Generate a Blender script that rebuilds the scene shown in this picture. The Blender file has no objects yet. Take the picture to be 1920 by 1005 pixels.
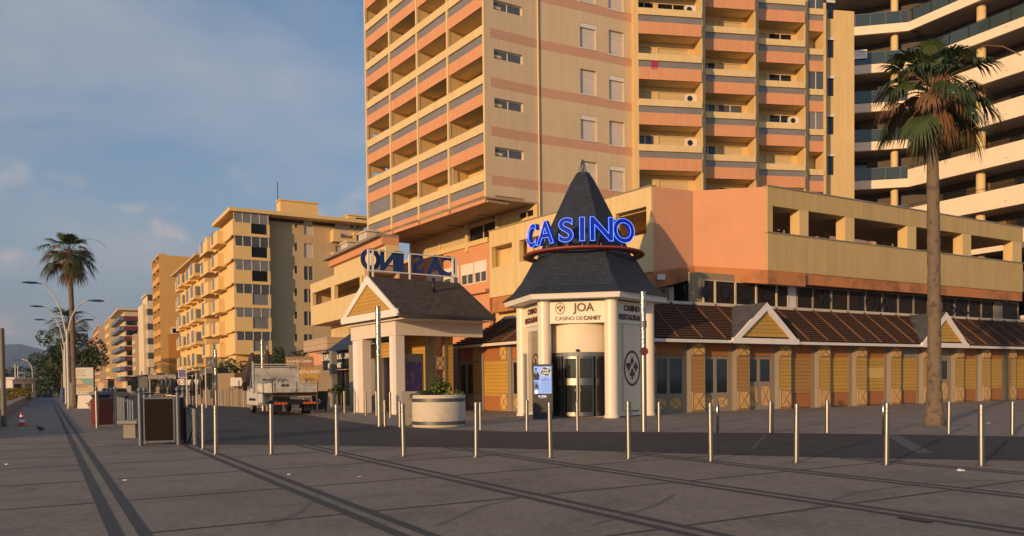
import bpy, bmesh, math, random
from mathutils import Vector as V, Matrix, noise
random.seed(7)
SC = bpy.context.scene
C = SC.collection
PI = math.pi

# ------------------------------------------------------------------ camera
F, PX, PY, ROLL, PITCH, HC = 1493., 960., 756., 0.0115, -0.026, 1.6
cp, sp = math.cos(PITCH), math.sin(PITCH)
fwd = V((0, cp, sp)); up0 = V((0, -sp, cp)); r0 = V((1, 0, 0))
R_ = r0*math.cos(ROLL) - up0*math.sin(ROLL)
U_ = r0*math.sin(ROLL) + up0*math.cos(ROLL)
CAMP = V((0, 0, HC))
cd = bpy.data.cameras.new('camera'); cam = bpy.data.objects.new('camera', cd); C.objects.link(cam)
m = Matrix.Identity(4)
for i in range(3):
    m[i][0] = R_[i]; m[i][1] = U_[i]; m[i][2] = -fwd[i]; m[i][3] = CAMP[i]
cam.matrix_world = m
cd.sensor_width = 36; cd.lens = 36*F/1920
cd.shift_x = 0; cd.shift_y = (PY-502.5)/1920
cd.clip_start = .1; cd.clip_end = 30000
SC.camera = cam

# ------------------------------------------------------------------ light
SUN_AZ = math.atan2(-.579, -.815)      # compass-like angle of the sun, from +Y towards +X
SUN_EL = math.radians(9)
sd = V((math.sin(SUN_AZ)*math.cos(SUN_EL), math.cos(SUN_AZ)*math.cos(SUN_EL), math.sin(SUN_EL)))
sl = bpy.data.lights.new('sun', 'SUN'); so = bpy.data.objects.new('sun', sl); C.objects.link(so)
so.rotation_euler = sd.to_track_quat('Z', 'Y').to_euler()
sl.energy = 3.9; sl.angle = math.radians(.6); sl.color = (1, .62, .29)
wd = bpy.data.worlds.new('World'); SC.world = wd; wd.use_nodes = True
nt = wd.node_tree; nt.nodes.clear()
N = nt.nodes.new; LK = nt.links.new
sky = N('ShaderNodeTexSky'); sky.sky_type = 'NISHITA'; sky.sun_disc = False
sky.sun_elevation = SUN_EL; sky.sun_rotation = SUN_AZ % (2*PI); sky.air_density = 1.0; sky.dust_density = 1.0; sky.ozone_density = 3.2
tc = N('ShaderNodeTexCoord'); sep = N('ShaderNodeSeparateXYZ'); LK(tc.outputs['Generated'], sep.inputs[0])
def wmath(op, a, b=None, c=None, clamp=False):
    n = N('ShaderNodeMath'); n.operation = op; n.use_clamp = clamp
    for i, x in enumerate((a, b, c)):
        if x is None: continue
        if isinstance(x, (int, float)): n.inputs[i].default_value = x
        else: LK(x, n.inputs[i])
    return n.outputs[0]
# clouds live on a flat layer above the town: direction / (z + k)
zz = wmath('MAXIMUM', sep.outputs[2], 0.0); zk = wmath('ADD', zz, .16)
cx = wmath('DIVIDE', sep.outputs[0], zk); cy = wmath('DIVIDE', sep.outputs[1], zk)
cmb = N('ShaderNodeCombineXYZ'); LK(cx, cmb.inputs[0]); LK(cy, cmb.inputs[1]); cmb.inputs[2].default_value = 9.2
n1 = N('ShaderNodeTexNoise'); n1.inputs['Scale'].default_value = 1.1; n1.inputs['Detail'].default_value = 9; n1.inputs['Roughness'].default_value = .55
n1.inputs['Distortion'].default_value = .35; LK(cmb.outputs[0], n1.inputs['Vector'])
soft = wmath('MULTIPLY', wmath('SUBTRACT', n1.outputs[0], .42), 3.6, clamp=True)
n2 = N('ShaderNodeTexNoise'); n2.inputs['Scale'].default_value = 7.5; n2.inputs['Detail'].default_value = 8; n2.inputs['Roughness'].default_value = .5
mp = N('ShaderNodeMapping'); mp.inputs['Scale'].default_value = (1.5, 1.5, 2.4); mp.inputs['Location'].default_value = (3.1, 2.2, 0.1); LK(tc.outputs['Generated'], mp.inputs[0]); LK(mp.outputs[0], n2.inputs['Vector'])
puff = wmath('MULTIPLY', wmath('SUBTRACT', n2.outputs[0], .52), 8.0, clamp=True)
low = wmath('MULTIPLY', wmath('SUBTRACT', .31, sep.outputs[2]), 7.0, clamp=True)
puff = wmath('MULTIPLY', puff, low)
mask = wmath('MAXIMUM', wmath('MULTIPLY', soft, .74), wmath('MULTIPLY', puff, .82))
tint = N('ShaderNodeMix'); tint.data_type = 'RGBA'; tint.blend_type = 'MULTIPLY'; tint.inputs[0].default_value = 1; LK(sky.outputs[0], tint.inputs[6]); tint.inputs[7].default_value = (1.0, 1.2, 1.24, 1)   # clear sea air
ccol = N('ShaderNodeMix'); ccol.data_type = 'RGBA'; LK(puff, ccol.inputs[0]); ccol.inputs[6].default_value = (3.5, 3.5, 3.7, 1); ccol.inputs[7].default_value = (5.2, 4.2, 3.9, 1)
mx = N('ShaderNodeMix'); mx.data_type = 'RGBA'; LK(mask, mx.inputs[0]); 
band = wmath('POWER', wmath('MULTIPLY', wmath('SUBTRACT', .62, sep.outputs[2]), 1.6, clamp=True), 2.0)      # pale mauve sea haze low in the sky
hzm = N('ShaderNodeMix'); hzm.data_type = 'RGBA'; LK(wmath('MULTIPLY', band, .80), hzm.inputs[0]); LK(tint.outputs[2], hzm.inputs[6]); hzm.inputs[7].default_value = (2.4, 2.7, 3.2, 1); LK(hzm.outputs[2], mx.inputs[6]); LK(ccol.outputs[2], mx.inputs[7])
bg = N('ShaderNodeBackground'); bg.inputs[1].default_value = .15; LK(mx.outputs[2], bg.inputs[0])
wo = N('ShaderNodeOutputWorld'); LK(bg.outputs[0], wo.inputs[0])
SC.view_settings.view_transform = 'Standard'; SC.view_settings.look = 'None'; SC.view_settings.exposure = 0.0; SC.view_settings.gamma = 1
SC.render.engine = 'CYCLES'; SC.cycles.max_bounces = 5; SC.cycles.diffuse_bounces = 3; SC.cycles.glossy_bounces = 3; SC.cycles.transparent_max_bounces = 8
SC.cycles.volume_bounces = 0; SC.cycles.use_denoising = True

# ------------------------------------------------------------------ projection helpers
def ray(x, y): return R_*((x-PX)/F) - U_*((y-PY)/F) + fwd
def gz(x, y, z=0.):
    d = ray(x, y); return CAMP + d*((z-HC)/d.z)
def atY(x, y, Y):
    d = ray(x, y); return CAMP + d*(Y/d.y)
_a = ray(86, 727); A = V((_a.x, _a.y, 0)).normalized(); B = V((A.y, -A.x, 0))
_a = ray(-116, 729.4); A2 = V((_a.x, _a.y, 0)).normalized(); B2 = V((A2.y, -A2.x, 0))
def UV(u, v, z=0.): return A*u + B*v + V((0, 0, z))
def uvof(p): return p.dot(A), p.dot(B)
def onp(x, y, P, n):
    d = ray(x, y); return CAMP + d*((P-CAMP).dot(n)/d.dot(n))

# ------------------------------------------------------------------ materials
MC = {}
def mat(name, col, rough=.8, metal=0., var=.10, scale=1.5, bump=.0, kind=None, col2=None, period=.2, emit=0, spec=.5, fine=0., alpha=1., trans=0., streak=.0):
    if name in MC: return MC[name]
    mt = bpy.data.materials.new(name); mt.use_nodes = True; t = mt.node_tree; b = t.nodes['Principled BSDF']
    def n(k): return t.nodes.new('ShaderNode'+k)
    def lk(a, c): t.links.new(a, c)
    def mth(op, a, c=None, d=None, clamp=False):
        q = n('Math'); q.operation = op; q.use_clamp = clamp
        for i, x in enumerate((a, c, d)):
            if x is None: continue
            if isinstance(x, (int, float)): q.inputs[i].default_value = x
            else: lk(x, q.inputs[i])
        return q.outputs[0]
    b.inputs['Roughness'].default_value = rough; b.inputs['Metallic'].default_value = metal; b.inputs['Specular IOR Level'].default_value = spec
    b.inputs['Base Color'].default_value = (*col, 1)
    b.inputs['Alpha'].default_value = alpha; b.inputs['Transmission Weight'].default_value = trans
    if emit:
        b.inputs['Emission Color'].default_value = (*col, 1); b.inputs['Emission Strength'].default_value = emit
    if var or kind or fine or streak:
        c = n('TexCoord'); o = c.outputs['Object']
        nz = n('TexNoise'); nz.inputs['Scale'].default_value = scale; nz.inputs['Detail'].default_value = 6; nz.inputs['Roughness'].default_value = .6; lk(o, nz.inputs['Vector'])
        f = mth('ADD', 1-var, mth('MULTIPLY', nz.outputs[0], 2*var))
        if fine:
            nf = n('TexNoise'); nf.inputs['Scale'].default_value = scale*22; nf.inputs['Detail'].default_value = 3; lk(o, nf.inputs['Vector'])
            f = mth('MULTIPLY', f, mth('ADD', 1-fine, mth('MULTIPLY', nf.outputs[0], 2*fine)))
        if streak:      # rain streaks: noise stretched along z
            mp = n('Mapping'); mp.inputs['Scale'].default_value = (2.2, 2.2, .16); lk(o, mp.inputs[0])
            ns = n('TexNoise'); ns.inputs['Scale'].default_value = 1.6; ns.inputs['Detail'].default_value = 5; lk(mp.outputs[0], ns.inputs['Vector'])
            f = mth('MULTIPLY', f, mth('ADD', 1-streak, mth('MULTIPLY', ns.outputs[0], 2*streak)))
        base = n('RGB'); base.outputs[0].default_value = (*col, 1); cc = base.outputs[0]; h = nz.outputs[0]
        def mixc(fac, a, colb):
            q = n('Mix'); q.data_type = 'RGBA'; lk(fac, q.inputs[0]); lk(a, q.inputs[6]); q.inputs[7].default_value = (*colb, 1); return q.outputs[2]
        if kind in ('planks', 'slats'):
            s = n('SeparateXYZ'); lk(o, s.inputs[0])
            fr = mth('FRACT', mth('DIVIDE', s.outputs[2], period))
            g = mth('LESS_THAN', fr, .09 if kind == 'planks' else .22)
            cc = mixc(g, cc, col2 or tuple(x*.45 for x in col)); h = mth('SUBTRACT', 1., g)
            # each board has its own tone
            wn = n('TexWhiteNoise'); wn.noise_dimensions = '1D'; lk(mth('FLOOR', mth('DIVIDE', s.outputs[2], period)), wn.inputs['W'])
            f = mth('MULTIPLY', f, mth('ADD', .95, mth('MULTIPLY', wn.outputs[0], .1)))
        if kind == 'vslats':
            s = n('SeparateXYZ'); lk(o, s.inputs[0])
            g = mth('LESS_THAN', mth('FRACT', mth('DIVIDE', mth('ADD', s.outputs[0], s.outputs[1]), period)), .15)
            cc = mixc(g, cc, col2 or tuple(x*.4 for x in col)); h = mth('SUBTRACT', 1., g)
        if kind in ('tiles', 'pavers'):
            bt = n('TexBrick'); bt.inputs['Scale'].default_value = 1; bt.inputs['Mortar Size'].default_value = .012 if kind == 'tiles' else .006
            bt.inputs['Brick Width'].default_value = period*1.6; bt.inputs['Row Height'].default_value = period
            bt.inputs['Color1'].default_value = (1, 1, 1, 1); bt.inputs['Color2'].default_value = (.62, .62, .62, 1); bt.inputs['Mortar'].default_value = (.35, .35, .35, 1)
            if kind == 'tiles':
                s = n('SeparateXYZ'); lk(o, s.inputs[0]); q = n('CombineXYZ'); lk(mth('ADD', s.outputs[0], s.outputs[1]), q.inputs[0]); lk(s.outputs[2], q.inputs[1]); lk(q.outputs[0], bt.inputs[0])
            else: lk(o, bt.inputs[0])
            q = n('Mix'); q.data_type = 'RGBA'; q.blend_type = 'MULTIPLY'; q.inputs[0].default_value = 1; lk(cc, q.inputs[6]); lk(bt.outputs[0], q.inputs[7]); cc = q.outputs[2]; h = bt.outputs[1]; h = mth('SUBTRACT', 1., h)
        if kind == 'plaza':
            vo = n('TexVoronoi'); vo.inputs['Scale'].default_value = 1.9; vo.inputs['Randomness'].default_value = 1; lk(o, vo.inputs['Vector'])
            wv = n('SeparateColor'); lk(vo.outputs['Color'], wv.inputs[0])
            g = mth('LESS_THAN', vo.outputs['Distance'], mth('MULTIPLY', wv.outputs[0], .085)); cc = mixc(mth('MULTIPLY', g, .75), cc, (.06, .055, .05))
            v2 = n('TexVoronoi'); v2.inputs['Scale'].default_value = .9; lk(o, v2.inputs['Vector']); w2 = n('SeparateColor'); lk(v2.outputs['Color'], w2.inputs[0])
            g2 = mth('LESS_THAN', v2.outputs['Distance'], mth('MULTIPLY', mth('MULTIPLY', w2.outputs[1], w2.outputs[0]), .10)); cc = mixc(mth('MULTIPLY', g2, .35), cc, (.33, .28, .24))
            ns = n('TexNoise'); ns.inputs['Scale'].default_value = .55; ns.inputs['Detail'].default_value = 9; ns.inputs['Roughness'].default_value = .68; ns.inputs['Distortion'].default_value = 1.2; lk(o, ns.inputs['Vector'])
            cc = mixc(mth('MULTIPLY', mth('SUBTRACT', ns.outputs[0], .47), 4., clamp=True), cc, col2)
            mp = n('Mapping'); mp.inputs['Rotation'].default_value = (0, 0, .53); mp.inputs['Scale'].default_value = (14, 1.1, 1); lk(o, mp.inputs[0]); nb = n('TexNoise'); nb.inputs['Scale'].default_value = 2.5; nb.inputs['Detail'].default_value = 4; lk(mp.outputs[0], nb.inputs['Vector'])
            f = mth('MULTIPLY', f, mth('ADD', .86, mth('MULTIPLY', nb.outputs[0], .28)))
        if kind == 'patch' and col2:
            nb = n('TexNoise'); nb.inputs['Scale'].default_value = period; nb.inputs['Detail'].default_value = 8; nb.inputs['Roughness'].default_value = .65; lk(o, nb.inputs['Vector'])
            cc = mixc(mth('MULTIPLY', mth('SUBTRACT', nb.outputs[0], .5), 6., clamp=True), cc, col2)
        q = n('VectorMath'); q.operation = 'SCALE'; lk(cc, q.inputs[0]); lk(f, q.inputs[3]); lk(q.outputs[0], b.inputs['Base Color'])
        if bump:
            bp = n('Bump'); bp.inputs['Strength'].default_value = bump; bp.inputs['Distance'].default_value = .03; lk(h, bp.inputs['Height']); lk(bp.outputs[0], b.inputs['Normal'])
    MC[name] = mt; return mt
m_yel = mat('yellow_stucco', (.68, .48, .22), .9, fine=.06, streak=.15, scale=.6)
m_yel2 = mat('pale_yellow_paint', (.70, .52, .26), .85, fine=.05, streak=.14, scale=.7)
m_beige = mat('beige_stucco', (.60, .46, .30), .92, fine=.09, streak=.14, scale=.5, bump=.15)
m_pinkband = mat('terracotta_band', (.54, .30, .20), .9, fine=.05, streak=.07)
m_oran = mat('orange_paint', (.64, .30, .155), .85, fine=.06, streak=.14, scale=.8)
m_salm = mat('salmon_stucco', (.66, .31, .165), .9, fine=.08, streak=.05, scale=.7, bump=.1)
m_ocre = mat('ochre_stucco', (.52, .37, .16), .9, fine=.06, streak=.2, scale=.6)
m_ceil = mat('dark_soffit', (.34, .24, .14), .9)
m_shut = mat('roller_shutter', (.62, .48, .27), .8, kind='slats', period=.09, col2=(.42, .31, .17), bump=.2)
m_shutw = mat('white_roller_shutter', (.62, .55, .48), .7, kind='slats', period=.09, col2=(.45, .38, .33), bump=.2)
m_dshut = mat('brown_roller_shutter', (.20, .12, .055), .8, kind='slats', period=.09)
m_glass = mat('dark_window_glass', (.012, .014, .018), .06, spec=.6, var=0)
m_glass2 = mat('curtained_glass', (.09, .10, .11), .12, kind='vslats', period=.17, col2=(.04, .045, .05))
m_smoke = mat('smoked_balcony_glass', (.21, .19, .18), .15, var=.25, scale=.6, spec=.5)
m_green = mat('green_balcony_glass', (.045, .065, .065), .08, var=.3, scale=.5, spec=.6)
m_white = mat('white_paint', (.80, .74, .68), .6, streak=.06)
m_whites = mat('white_render', (.72, .62, .52), .8, fine=.03, streak=.05, scale=.4)
m_wfr = mat('white_window_frame', (.7, .65, .6), .5, var=.05)
m_col = mat('cream_column_paint', (.82, .70, .56), .35, streak=.05, var=.05)
m_grey = mat('grey_wood_frame', (.26, .22, .17), .7, streak=.08)
m_wood = mat('ochre_siding', (.50, .29, .055), .7, kind='planks', period=.2, col2=(.22, .11, .015), bump=.4, streak=.08)
m_wood2 = mat('brown_ochre_siding', (.40, .20, .055), .7, kind='planks', period=.2, col2=(.18, .08, .015), bump=.4, streak=.08)
m_rust = mat('rust_orange_panel', (.38, .14, .045), .75, streak=.1, scale=1.2)
m_xpan = mat('light_ochre_panel', (.68, .37, .11), .7, streak=.06)
m_roofg = mat('brown_felt_shingle', (.085, .065, .052), .95, kind='tiles', period=.18, fine=.2, bump=.3)
m_slate = mat('slate_tile', (.026, .036, .055), .75, kind='tiles', period=.16, fine=.12, bump=.45)
m_slate2 = mat('grey_slate_dormer', (.10, .10, .11), .8, kind='tiles', period=.16, fine=.1)
m_slat = mat('rusty_brown_slat', (.10, .045, .025), .8, fine=.25, scale=.9)
m_under = mat('dark_roof_underlay', (.022, .014, .010), .9)
m_rib = mat('rusty_roof_rib', (.17, .075, .03), .8, fine=.2)
m_fasc = mat('weathered_orange_fascia', (.50, .20, .07), .9, kind='patch', col2=(.24, .10, .05), period=.5)
m_steel = mat('brushed_steel', (.37, .335, .29), .40, metal=1., var=.12, scale=5, streak=.1)
m_dsteel = mat('dark_steel', (.20, .19, .18), .35, metal=1., var=.1)
m_galv = mat('galvanised_steel', (.17, .18, .20), .55, metal=.6)
m_black = mat('black_plastic', (.012, .012, .013), .45, var=.05)
m_conc = mat('grey_concrete', (.26, .23, .20), .9, fine=.15, scale=2)
m_plant = mat('cream_concrete', (.60, .52, .40), .8, fine=.08, scale=1.2, kind='patch', col2=(.46, .40, .31), period=.7)
m_trunk = mat('palm_trunk_bark', (.175, .125, .085), .95, kind='patch', period=4., col2=(.075, .055, .04), fine=.3, scale=3, bump=.8)
m_frond = mat('palm_frond_green', (.045, .07, .018), .55, var=.45, scale=1.2)
m_dead = mat('dry_frond_brown', (.20, .10, .045), .8, var=.4, scale=1.5)
m_leaf = mat('dark_foliage', (.04, .062, .018), .6, var=.45, scale=1.4)
m_blue = mat('blue_sign_paint', (.012, .035, .14), .4, var=.08)
m_neonb = mat('blue_letter_face', (.006, .022, .24), .6, var=0, emit=.55, spec=.1)
m_neon = mat('neon_tube_glow', (.12, .26, 1.0), .4, var=0, emit=1.6)
m_red = mat('dark_red_paint', (.16, .025, .015), .4, var=.1)
m_burg = mat('burgundy_letter', (.10, .02, .025), .5, var=0)
m_purp = mat('purple_poster', (.13, .07, .20), .4, kind='patch', col2=(.26, .18, .30), period=2.2)

# ------------------------------------------------------------------ mesh builder
class MB:
    def __init__(s): s.v = []; s.f = []; s.sm = []
    def add(s, vs, fs, smooth=False):
        o = len(s.v); s.v += [tuple(p) for p in vs]; s.f += [tuple(i+o for i in f) for f in fs]; s.sm += [smooth]*len(fs); return s
    def box(s, x0, x1, y0, y1, z0, z1):
        if x0 > x1: x0, x1 = x1, x0
        if y0 > y1: y0, y1 = y1, y0
        if z0 > z1: z0, z1 = z1, z0
        return s.add([(x0,y0,z0),(x1,y0,z0),(x1,y1,z0),(x0,y1,z0),(x0,y0,z1),(x1,y0,z1),(x1,y1,z1),(x0,y1,z1)],
                     [(0,3,2,1),(4,5,6,7),(0,1,5,4),(1,2,6,5),(2,3,7,6),(3,0,4,7)])
    def prism(s, pts, y0, y1):       # polygon in x,z extruded in y
        n = len(pts); a = [(p[0], y0, p[1]) for p in pts]+[(p[0], y1, p[1]) for p in pts]
        return s.add(a, [tuple(range(n)), tuple(range(2*n-1, n-1, -1))]+[(i, i+n, (i+1) % n+n, (i+1) % n) for i in range(n)])
    def slab(s, pts, z0, z1):        # polygon in x,y extruded in z
        n = len(pts); a = [(p[0], p[1], z0) for p in pts]+[(p[0], p[1], z1) for p in pts]
        return s.add(a, [tuple(range(n-1, -1, -1)), tuple(range(n, 2*n))]+[(i, (i+1) % n, (i+1) % n+n, i+n) for i in range(n)])
    def hull(s, lo, hi):             # two matching 3D loops joined
        n = len(lo); return s.add(list(lo)+list(hi), [tuple(range(n-1, -1, -1)), tuple(range(n, 2*n))]+[(i, (i+1) % n, (i+1) % n+n, i+n) for i in range(n)])
    def tube(s, pts, r, n=8, cap=True):
        pts = [V(p) for p in pts]; k = len(pts); rs = r if isinstance(r, (list, tuple)) else [r]*k; vs = []
        for i, p in enumerate(pts):
            d = (pts[min(i+1, k-1)]-pts[max(i-1, 0)]).normalized()
            e = V((1, 0, 0)) if abs(d.x) < .8 else V((0, 1, 0)); a = d.cross(e).normalized(); b = d.cross(a)
            for j in range(n):
                t = 2*PI*j/n; vs.append(p + a*(math.cos(t)*rs[i]) + b*(math.sin(t)*rs[i]))
        fs = [(i*n+j, i*n+(j+1) % n, (i+1)*n+(j+1) % n, (i+1)*n+j) for i in range(k-1) for j in range(n)]
        s.add(vs, fs, True)
        if cap: s.f += [tuple(range(len(s.v)-len(vs)+n-1, len(s.v)-len(vs)-1, -1)), tuple(range(len(s.v)-n, len(s.v)))]; s.sm += [False, False]
        return s
    def bar(s, p, q, r, n=6): return s.tube([p, q], r, n)
    def lathe(s, prof, c=(0, 0), n=20, smooth=True):
        k = len(prof); vs = [(c[0]+r*math.cos(2*PI*j/n), c[1]+r*math.sin(2*PI*j/n), z) for r, z in prof for j in range(n)]
        o0 = len(s.v)
        for i in range(k-1):       # each ring has its own vertices: round across, crisp along the profile
            s.add(vs[i*n:(i+2)*n], [(j, (j+1) % n, n+(j+1) % n, n+j) for j in range(n)], smooth)
        s.v += vs; o = len(s.v)-len(vs); s.f += [tuple(range(o+n-1, o-1, -1)), tuple(range(len(s.v)-n, len(s.v)))]; s.sm += [False, False]
        return s
    def holes(s, x0, x1, z0, z1, y0, y1, hs):
        """wall x0..x1, z0..z1 with real openings"""
        hs = [h for h in hs if h[1] > x0 and h[0] < x1 and h[3] > z0 and h[2] < z1]
        zs = sorted({z0, z1, *[min(max(h[2], z0), z1) for h in hs], *[min(max(h[3], z0), z1) for h in hs]})
        for a, b in zip(zs, zs[1:]):
            if b-a < 1e-5: continue
            mid = (a+b)/2; row = sorted([(h[0], h[1]) for h in hs if h[2] < mid < h[3]]); x = x0
            for h0, h1 in row:
                if h0 > x: s.box(x, h0, y0, y1, a, b)
                x = max(x, h1)
            if x < x1: s.box(x, x1, y0, y1, a, b)
        return s
    def build(s, name, mt, parent=None, bevel=0):
        me = bpy.data.meshes.new(name); me.from_pydata(s.v, [], s.f); me.update()
        me.polygons.foreach_set('use_smooth', s.sm)
        bm = bmesh.new(); bm.from_mesh(me); bmesh.ops.recalc_face_normals(bm, faces=bm.faces); bm.to_mesh(me); bm.free()
        me.materials.append(mt) if mt else None; o = bpy.data.objects.new(name, me); C.objects.link(o)
        if parent is not None: o.parent = parent.e if isinstance(parent, Fr) else parent
        if bevel:
            bv = o.modifiers.new('bevel', 'BEVEL'); bv.width = bevel; bv.segments = 2; bv.limit_method = 'ANGLE'
        return o
def tag(o, label=None, cat=None, group=None, kind=None):
    if isinstance(o, Fr): o = o.e
    if label: o['label'] = label
    if cat: o['category'] = cat
    if group: o['group'] = group
    if kind: o['kind'] = kind
    return o
class Fr:
    """a thing: an Empty with local x along its front, local y into its depth"""
    def __init__(s, name, label, cat, O, dx=(1, 0, 0), group=None):
        s.O = V((O[0], O[1], O[2] if len(O) > 2 else 0)); s.ax = V(dx).normalized(); s.ay = V((-s.ax.y, s.ax.x, 0))
        s.e = bpy.data.objects.new(name, None); C.objects.link(s.e); s.e.location = s.O
        s.e.rotation_euler = (0, 0, math.atan2(s.ax.y, s.ax.x)); s.e.empty_display_size = .3
        tag(s.e, label, cat, group)
    def L(s, x, y, ly=0.):           # pixel -> local (x, z) on the plane local y = ly
        p = onp(x, y, s.O+s.ay*ly, s.ay)-s.O; return p.dot(s.ax), p.z
    def X(s, x, ly=0., y=700): return s.L(x, y, ly)[0]
    def S(s, x, y, lx=0.):           # pixel -> local (y, z) on the plane local x = lx
        p = onp(x, y, s.O+s.ax*lx, s.ax)-s.O; return p.dot(s.ay), p.z
    def w2l(s, p): d = V(p)-s.O; return d.dot(s.ax), d.dot(s.ay), d.z
def copy_tree(o, parent=None):
    c = o.copy(); C.objects.link(c)
    if parent is not None: c.parent = parent
    for ch in list(o.children): copy_tree(ch, c)
    return c
def text(body, size, parent, loc, rot=(PI/2, 0, 0), mt=None, name='lettering', ext=.01, off=0., align='CENTER', outline=0, sx=1., shear=0, space=1.):
    cu = bpy.data.curves.new(name, 'FONT'); cu.body = body; cu.size = size; cu.align_x = align; cu.align_y = 'CENTER'; cu.offset = off; cu.space_character = space
    if outline: cu.fill_mode = 'NONE'; cu.bevel_depth = outline; cu.bevel_resolution = 1
    else: cu.extrude = ext
    cu.shear = shear
    t_ = bpy.data.objects.new(name, cu); C.objects.link(t_)
    bpy.context.view_layer.update(); dg = bpy.context.evaluated_depsgraph_get()
    me = bpy.data.meshes.new_from_object(t_.evaluated_get(dg)); bpy.data.objects.remove(t_); bpy.data.curves.remove(cu)
    me.materials.clear(); me.materials.append(mt or m_black); me.name = name
    o = bpy.data.objects.new(name, me); C.objects.link(o)
    o.location = loc; o.rotation_euler = rot; o.scale = (sx, 1, 1)
    if parent is not None: o.parent = parent.e if isinstance(parent, Fr) else parent
    return o
#@@BODY
# ================================================================== ground, road, plaza
m_plaza = mat('plaza_concrete', (.245, .195, .145), .85, var=.28, scale=.45, fine=.42, bump=.15, kind='plaza', col2=(.150, .122, .092))
m_band = mat('dark_paving_band', (.058, .056, .054), .85, fine=.3, scale=1)
m_road = mat('dark_road_pavers', (.036, .036, .039), .8, var=.2, scale=.35, fine=.15, kind='pavers', period=.2)
m_side = mat('pale_sidewalk_pavers', (.30, .245, .20), .75, var=.15, scale=.4, fine=.15, kind='pavers', period=.3)
m_prom = mat('promenade_asphalt', (.13, .135, .15), .9, var=.12, scale=.2, fine=.15)
m_sand = mat('beach_sand', (.32, .26, .19), .95, var=.15, scale=.05, fine=.1)
def sheet(name, pts, z, mt, kind='structure', parent=None):
    mb = MB(); mb.add([(p[0], p[1], z) for p in pts], [tuple(range(len(pts)))]); o = mb.build(name, mt, parent); tag(o, kind=kind); return o
sheet('ground', [(-7000, -200), (7000, -200), (7000, 9000), (-7000, 9000)], -.03, m_sand)
P_ = lambda u, v: tuple(UV(u, v))[:2]
sheet('plaza', [P_(-14, -1.9), P_(-14, 60), P_(79, 60), P_(79, -1.9)], 0, m_plaza)
sheet('promenade', [P_(79, -1.9), P_(79, 4.4), P_(2600, 4.4), P_(2600, -1.9)], 0, m_prom)
front = [gz(x, y) for x, y in [(345, 835), (430, 834), (560, 834), (700, 837), (850, 839), (1000, 842), (1100, 845), (1200, 848), (1400, 854), (1600, 859), (1920, 864)]]
back = [gz(x, y) for x, y in [(1920, 819), (1700, 815), (1440, 812), (1200, 810.5), (960, 809.5), (890, 808), (820, 805), (760, 801), (700, 796), (640, 788), (600, 781), (540, 772)]]
e1 = front[-1]+(front[-1]-front[-2])*4; e2 = back[0]+(back[0]-back[1])*4
rp = [UV(700, 3.6)]+[UV(60, 3.6)]+front+[e1, e2]+back+[UV(75, 13.2), UV(140, 14), UV(700, 14)]
bm = bmesh.new(); vs = [bm.verts.new((p.x, p.y, .004)) for p in rp]; bm.faces.new(vs); bmesh.ops.triangulate(bm, faces=bm.faces)
me = bpy.data.meshes.new('road'); bm.to_mesh(me); bm.free(); me.materials.append(m_road); o = bpy.data.objects.new('road', me); C.objects.link(o); tag(o, kind='structure')
# pale sidewalk in front of the casino
rp = [UV(79, 60), UV(-14, 60), e2]+back+[UV(75, 13.2), UV(79, 13.2)]
bm = bmesh.new(); vs = [bm.verts.new((p.x, p.y, .008)) for p in rp]; bm.faces.new(vs); bmesh.ops.triangulate(bm, faces=bm.faces)
me = bpy.data.meshes.new('sidewalk'); bm.to_mesh(me); bm.free(); me.materials.append(m_side); o = bpy.data.objects.new('sidewalk', me); C.objects.link(o); tag(o, kind='structure')
sheet('town_ground', [P_(79, 13.6), P_(79, 400), P_(1500, 400), P_(1500, 13.6)], .006, m_side)
# kerb line between road and sidewalk: a flush granite edge
mb = MB()
for a, b in zip(back, back[1:]):
    d = (b-a).normalized(); n = V((-d.y, d.x, 0))*.11
    mb.add([(a-n*0).to_tuple()[:2]+(.012,), b.to_tuple()[:2]+(.012,), (b+n).to_tuple()[:2]+(.012,), (a+n).to_tuple()[:2]+(.012,)], [(0, 1, 2, 3)])
tag(mb.build('kerb_line', m_conc), kind='structure')
# plaza banding, clipped at the front edge of the road
def road_front_u(v):
    best = None
    uvs = [uvof(p) for p in front]
    for (u0, v0), (u1, v1) in zip(uvs, uvs[1:]):
        if min(v0, v1) <= v <= max(v0, v1): best = u0+(u1-u0)*(v-v0)/(v1-v0)
    return best if best is not None else (78.6 if v < 3.2 else -14)
mb = MB()
strips = [.75, 3.33, 5.86, 8.66, 11.25, 13.9]
for v in strips:
    for a, b in ((-.2, -.065), (.075, .20)):
        ue = min(road_front_u(v+a), road_front_u(v+b))-.05
        if v == .75: ue = 78.5
        k = 24; us = [-14+(ue+14)*i/k for i in range(k+1)]
        for i in range(k):
            mb.add([(*P_(us[i], v+a), .004), (*P_(us[i], v+b), .004), (*P_(us[i+1], v+b), .004), (*P_(us[i+1], v+a), .004)], [(0, 1, 2, 3)])
for u in [3.6, 6.58, 9.5, 12.4, 15.4, 18.6, 21.3]+[24.2+2.9*i for i in range(19)]:
    vv = [-1.9]+sum([[v-.2, v+.2] for v in strips], [])+[18]
    for a, b in zip(vv[::2], vv[1::2]):
        if u > 22 and b > 3.2: continue
        n = 12
        for i in range(n):
            a1 = a+(b-a)*i/n; b1 = a+(b-a)*(i+1)/n
            if road_front_u(b1) > u+.05 or b1 < 3.2:
                mb.add([(*P_(u-.03, a1), .004), (*P_(u-.03, b1), .004), (*P_(u+.03, b1), .004), (*P_(u+.03, a1), .004)], [(0, 1, 2, 3)])
tag(mb.build('paving_bands', m_band), kind='structure')
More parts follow.
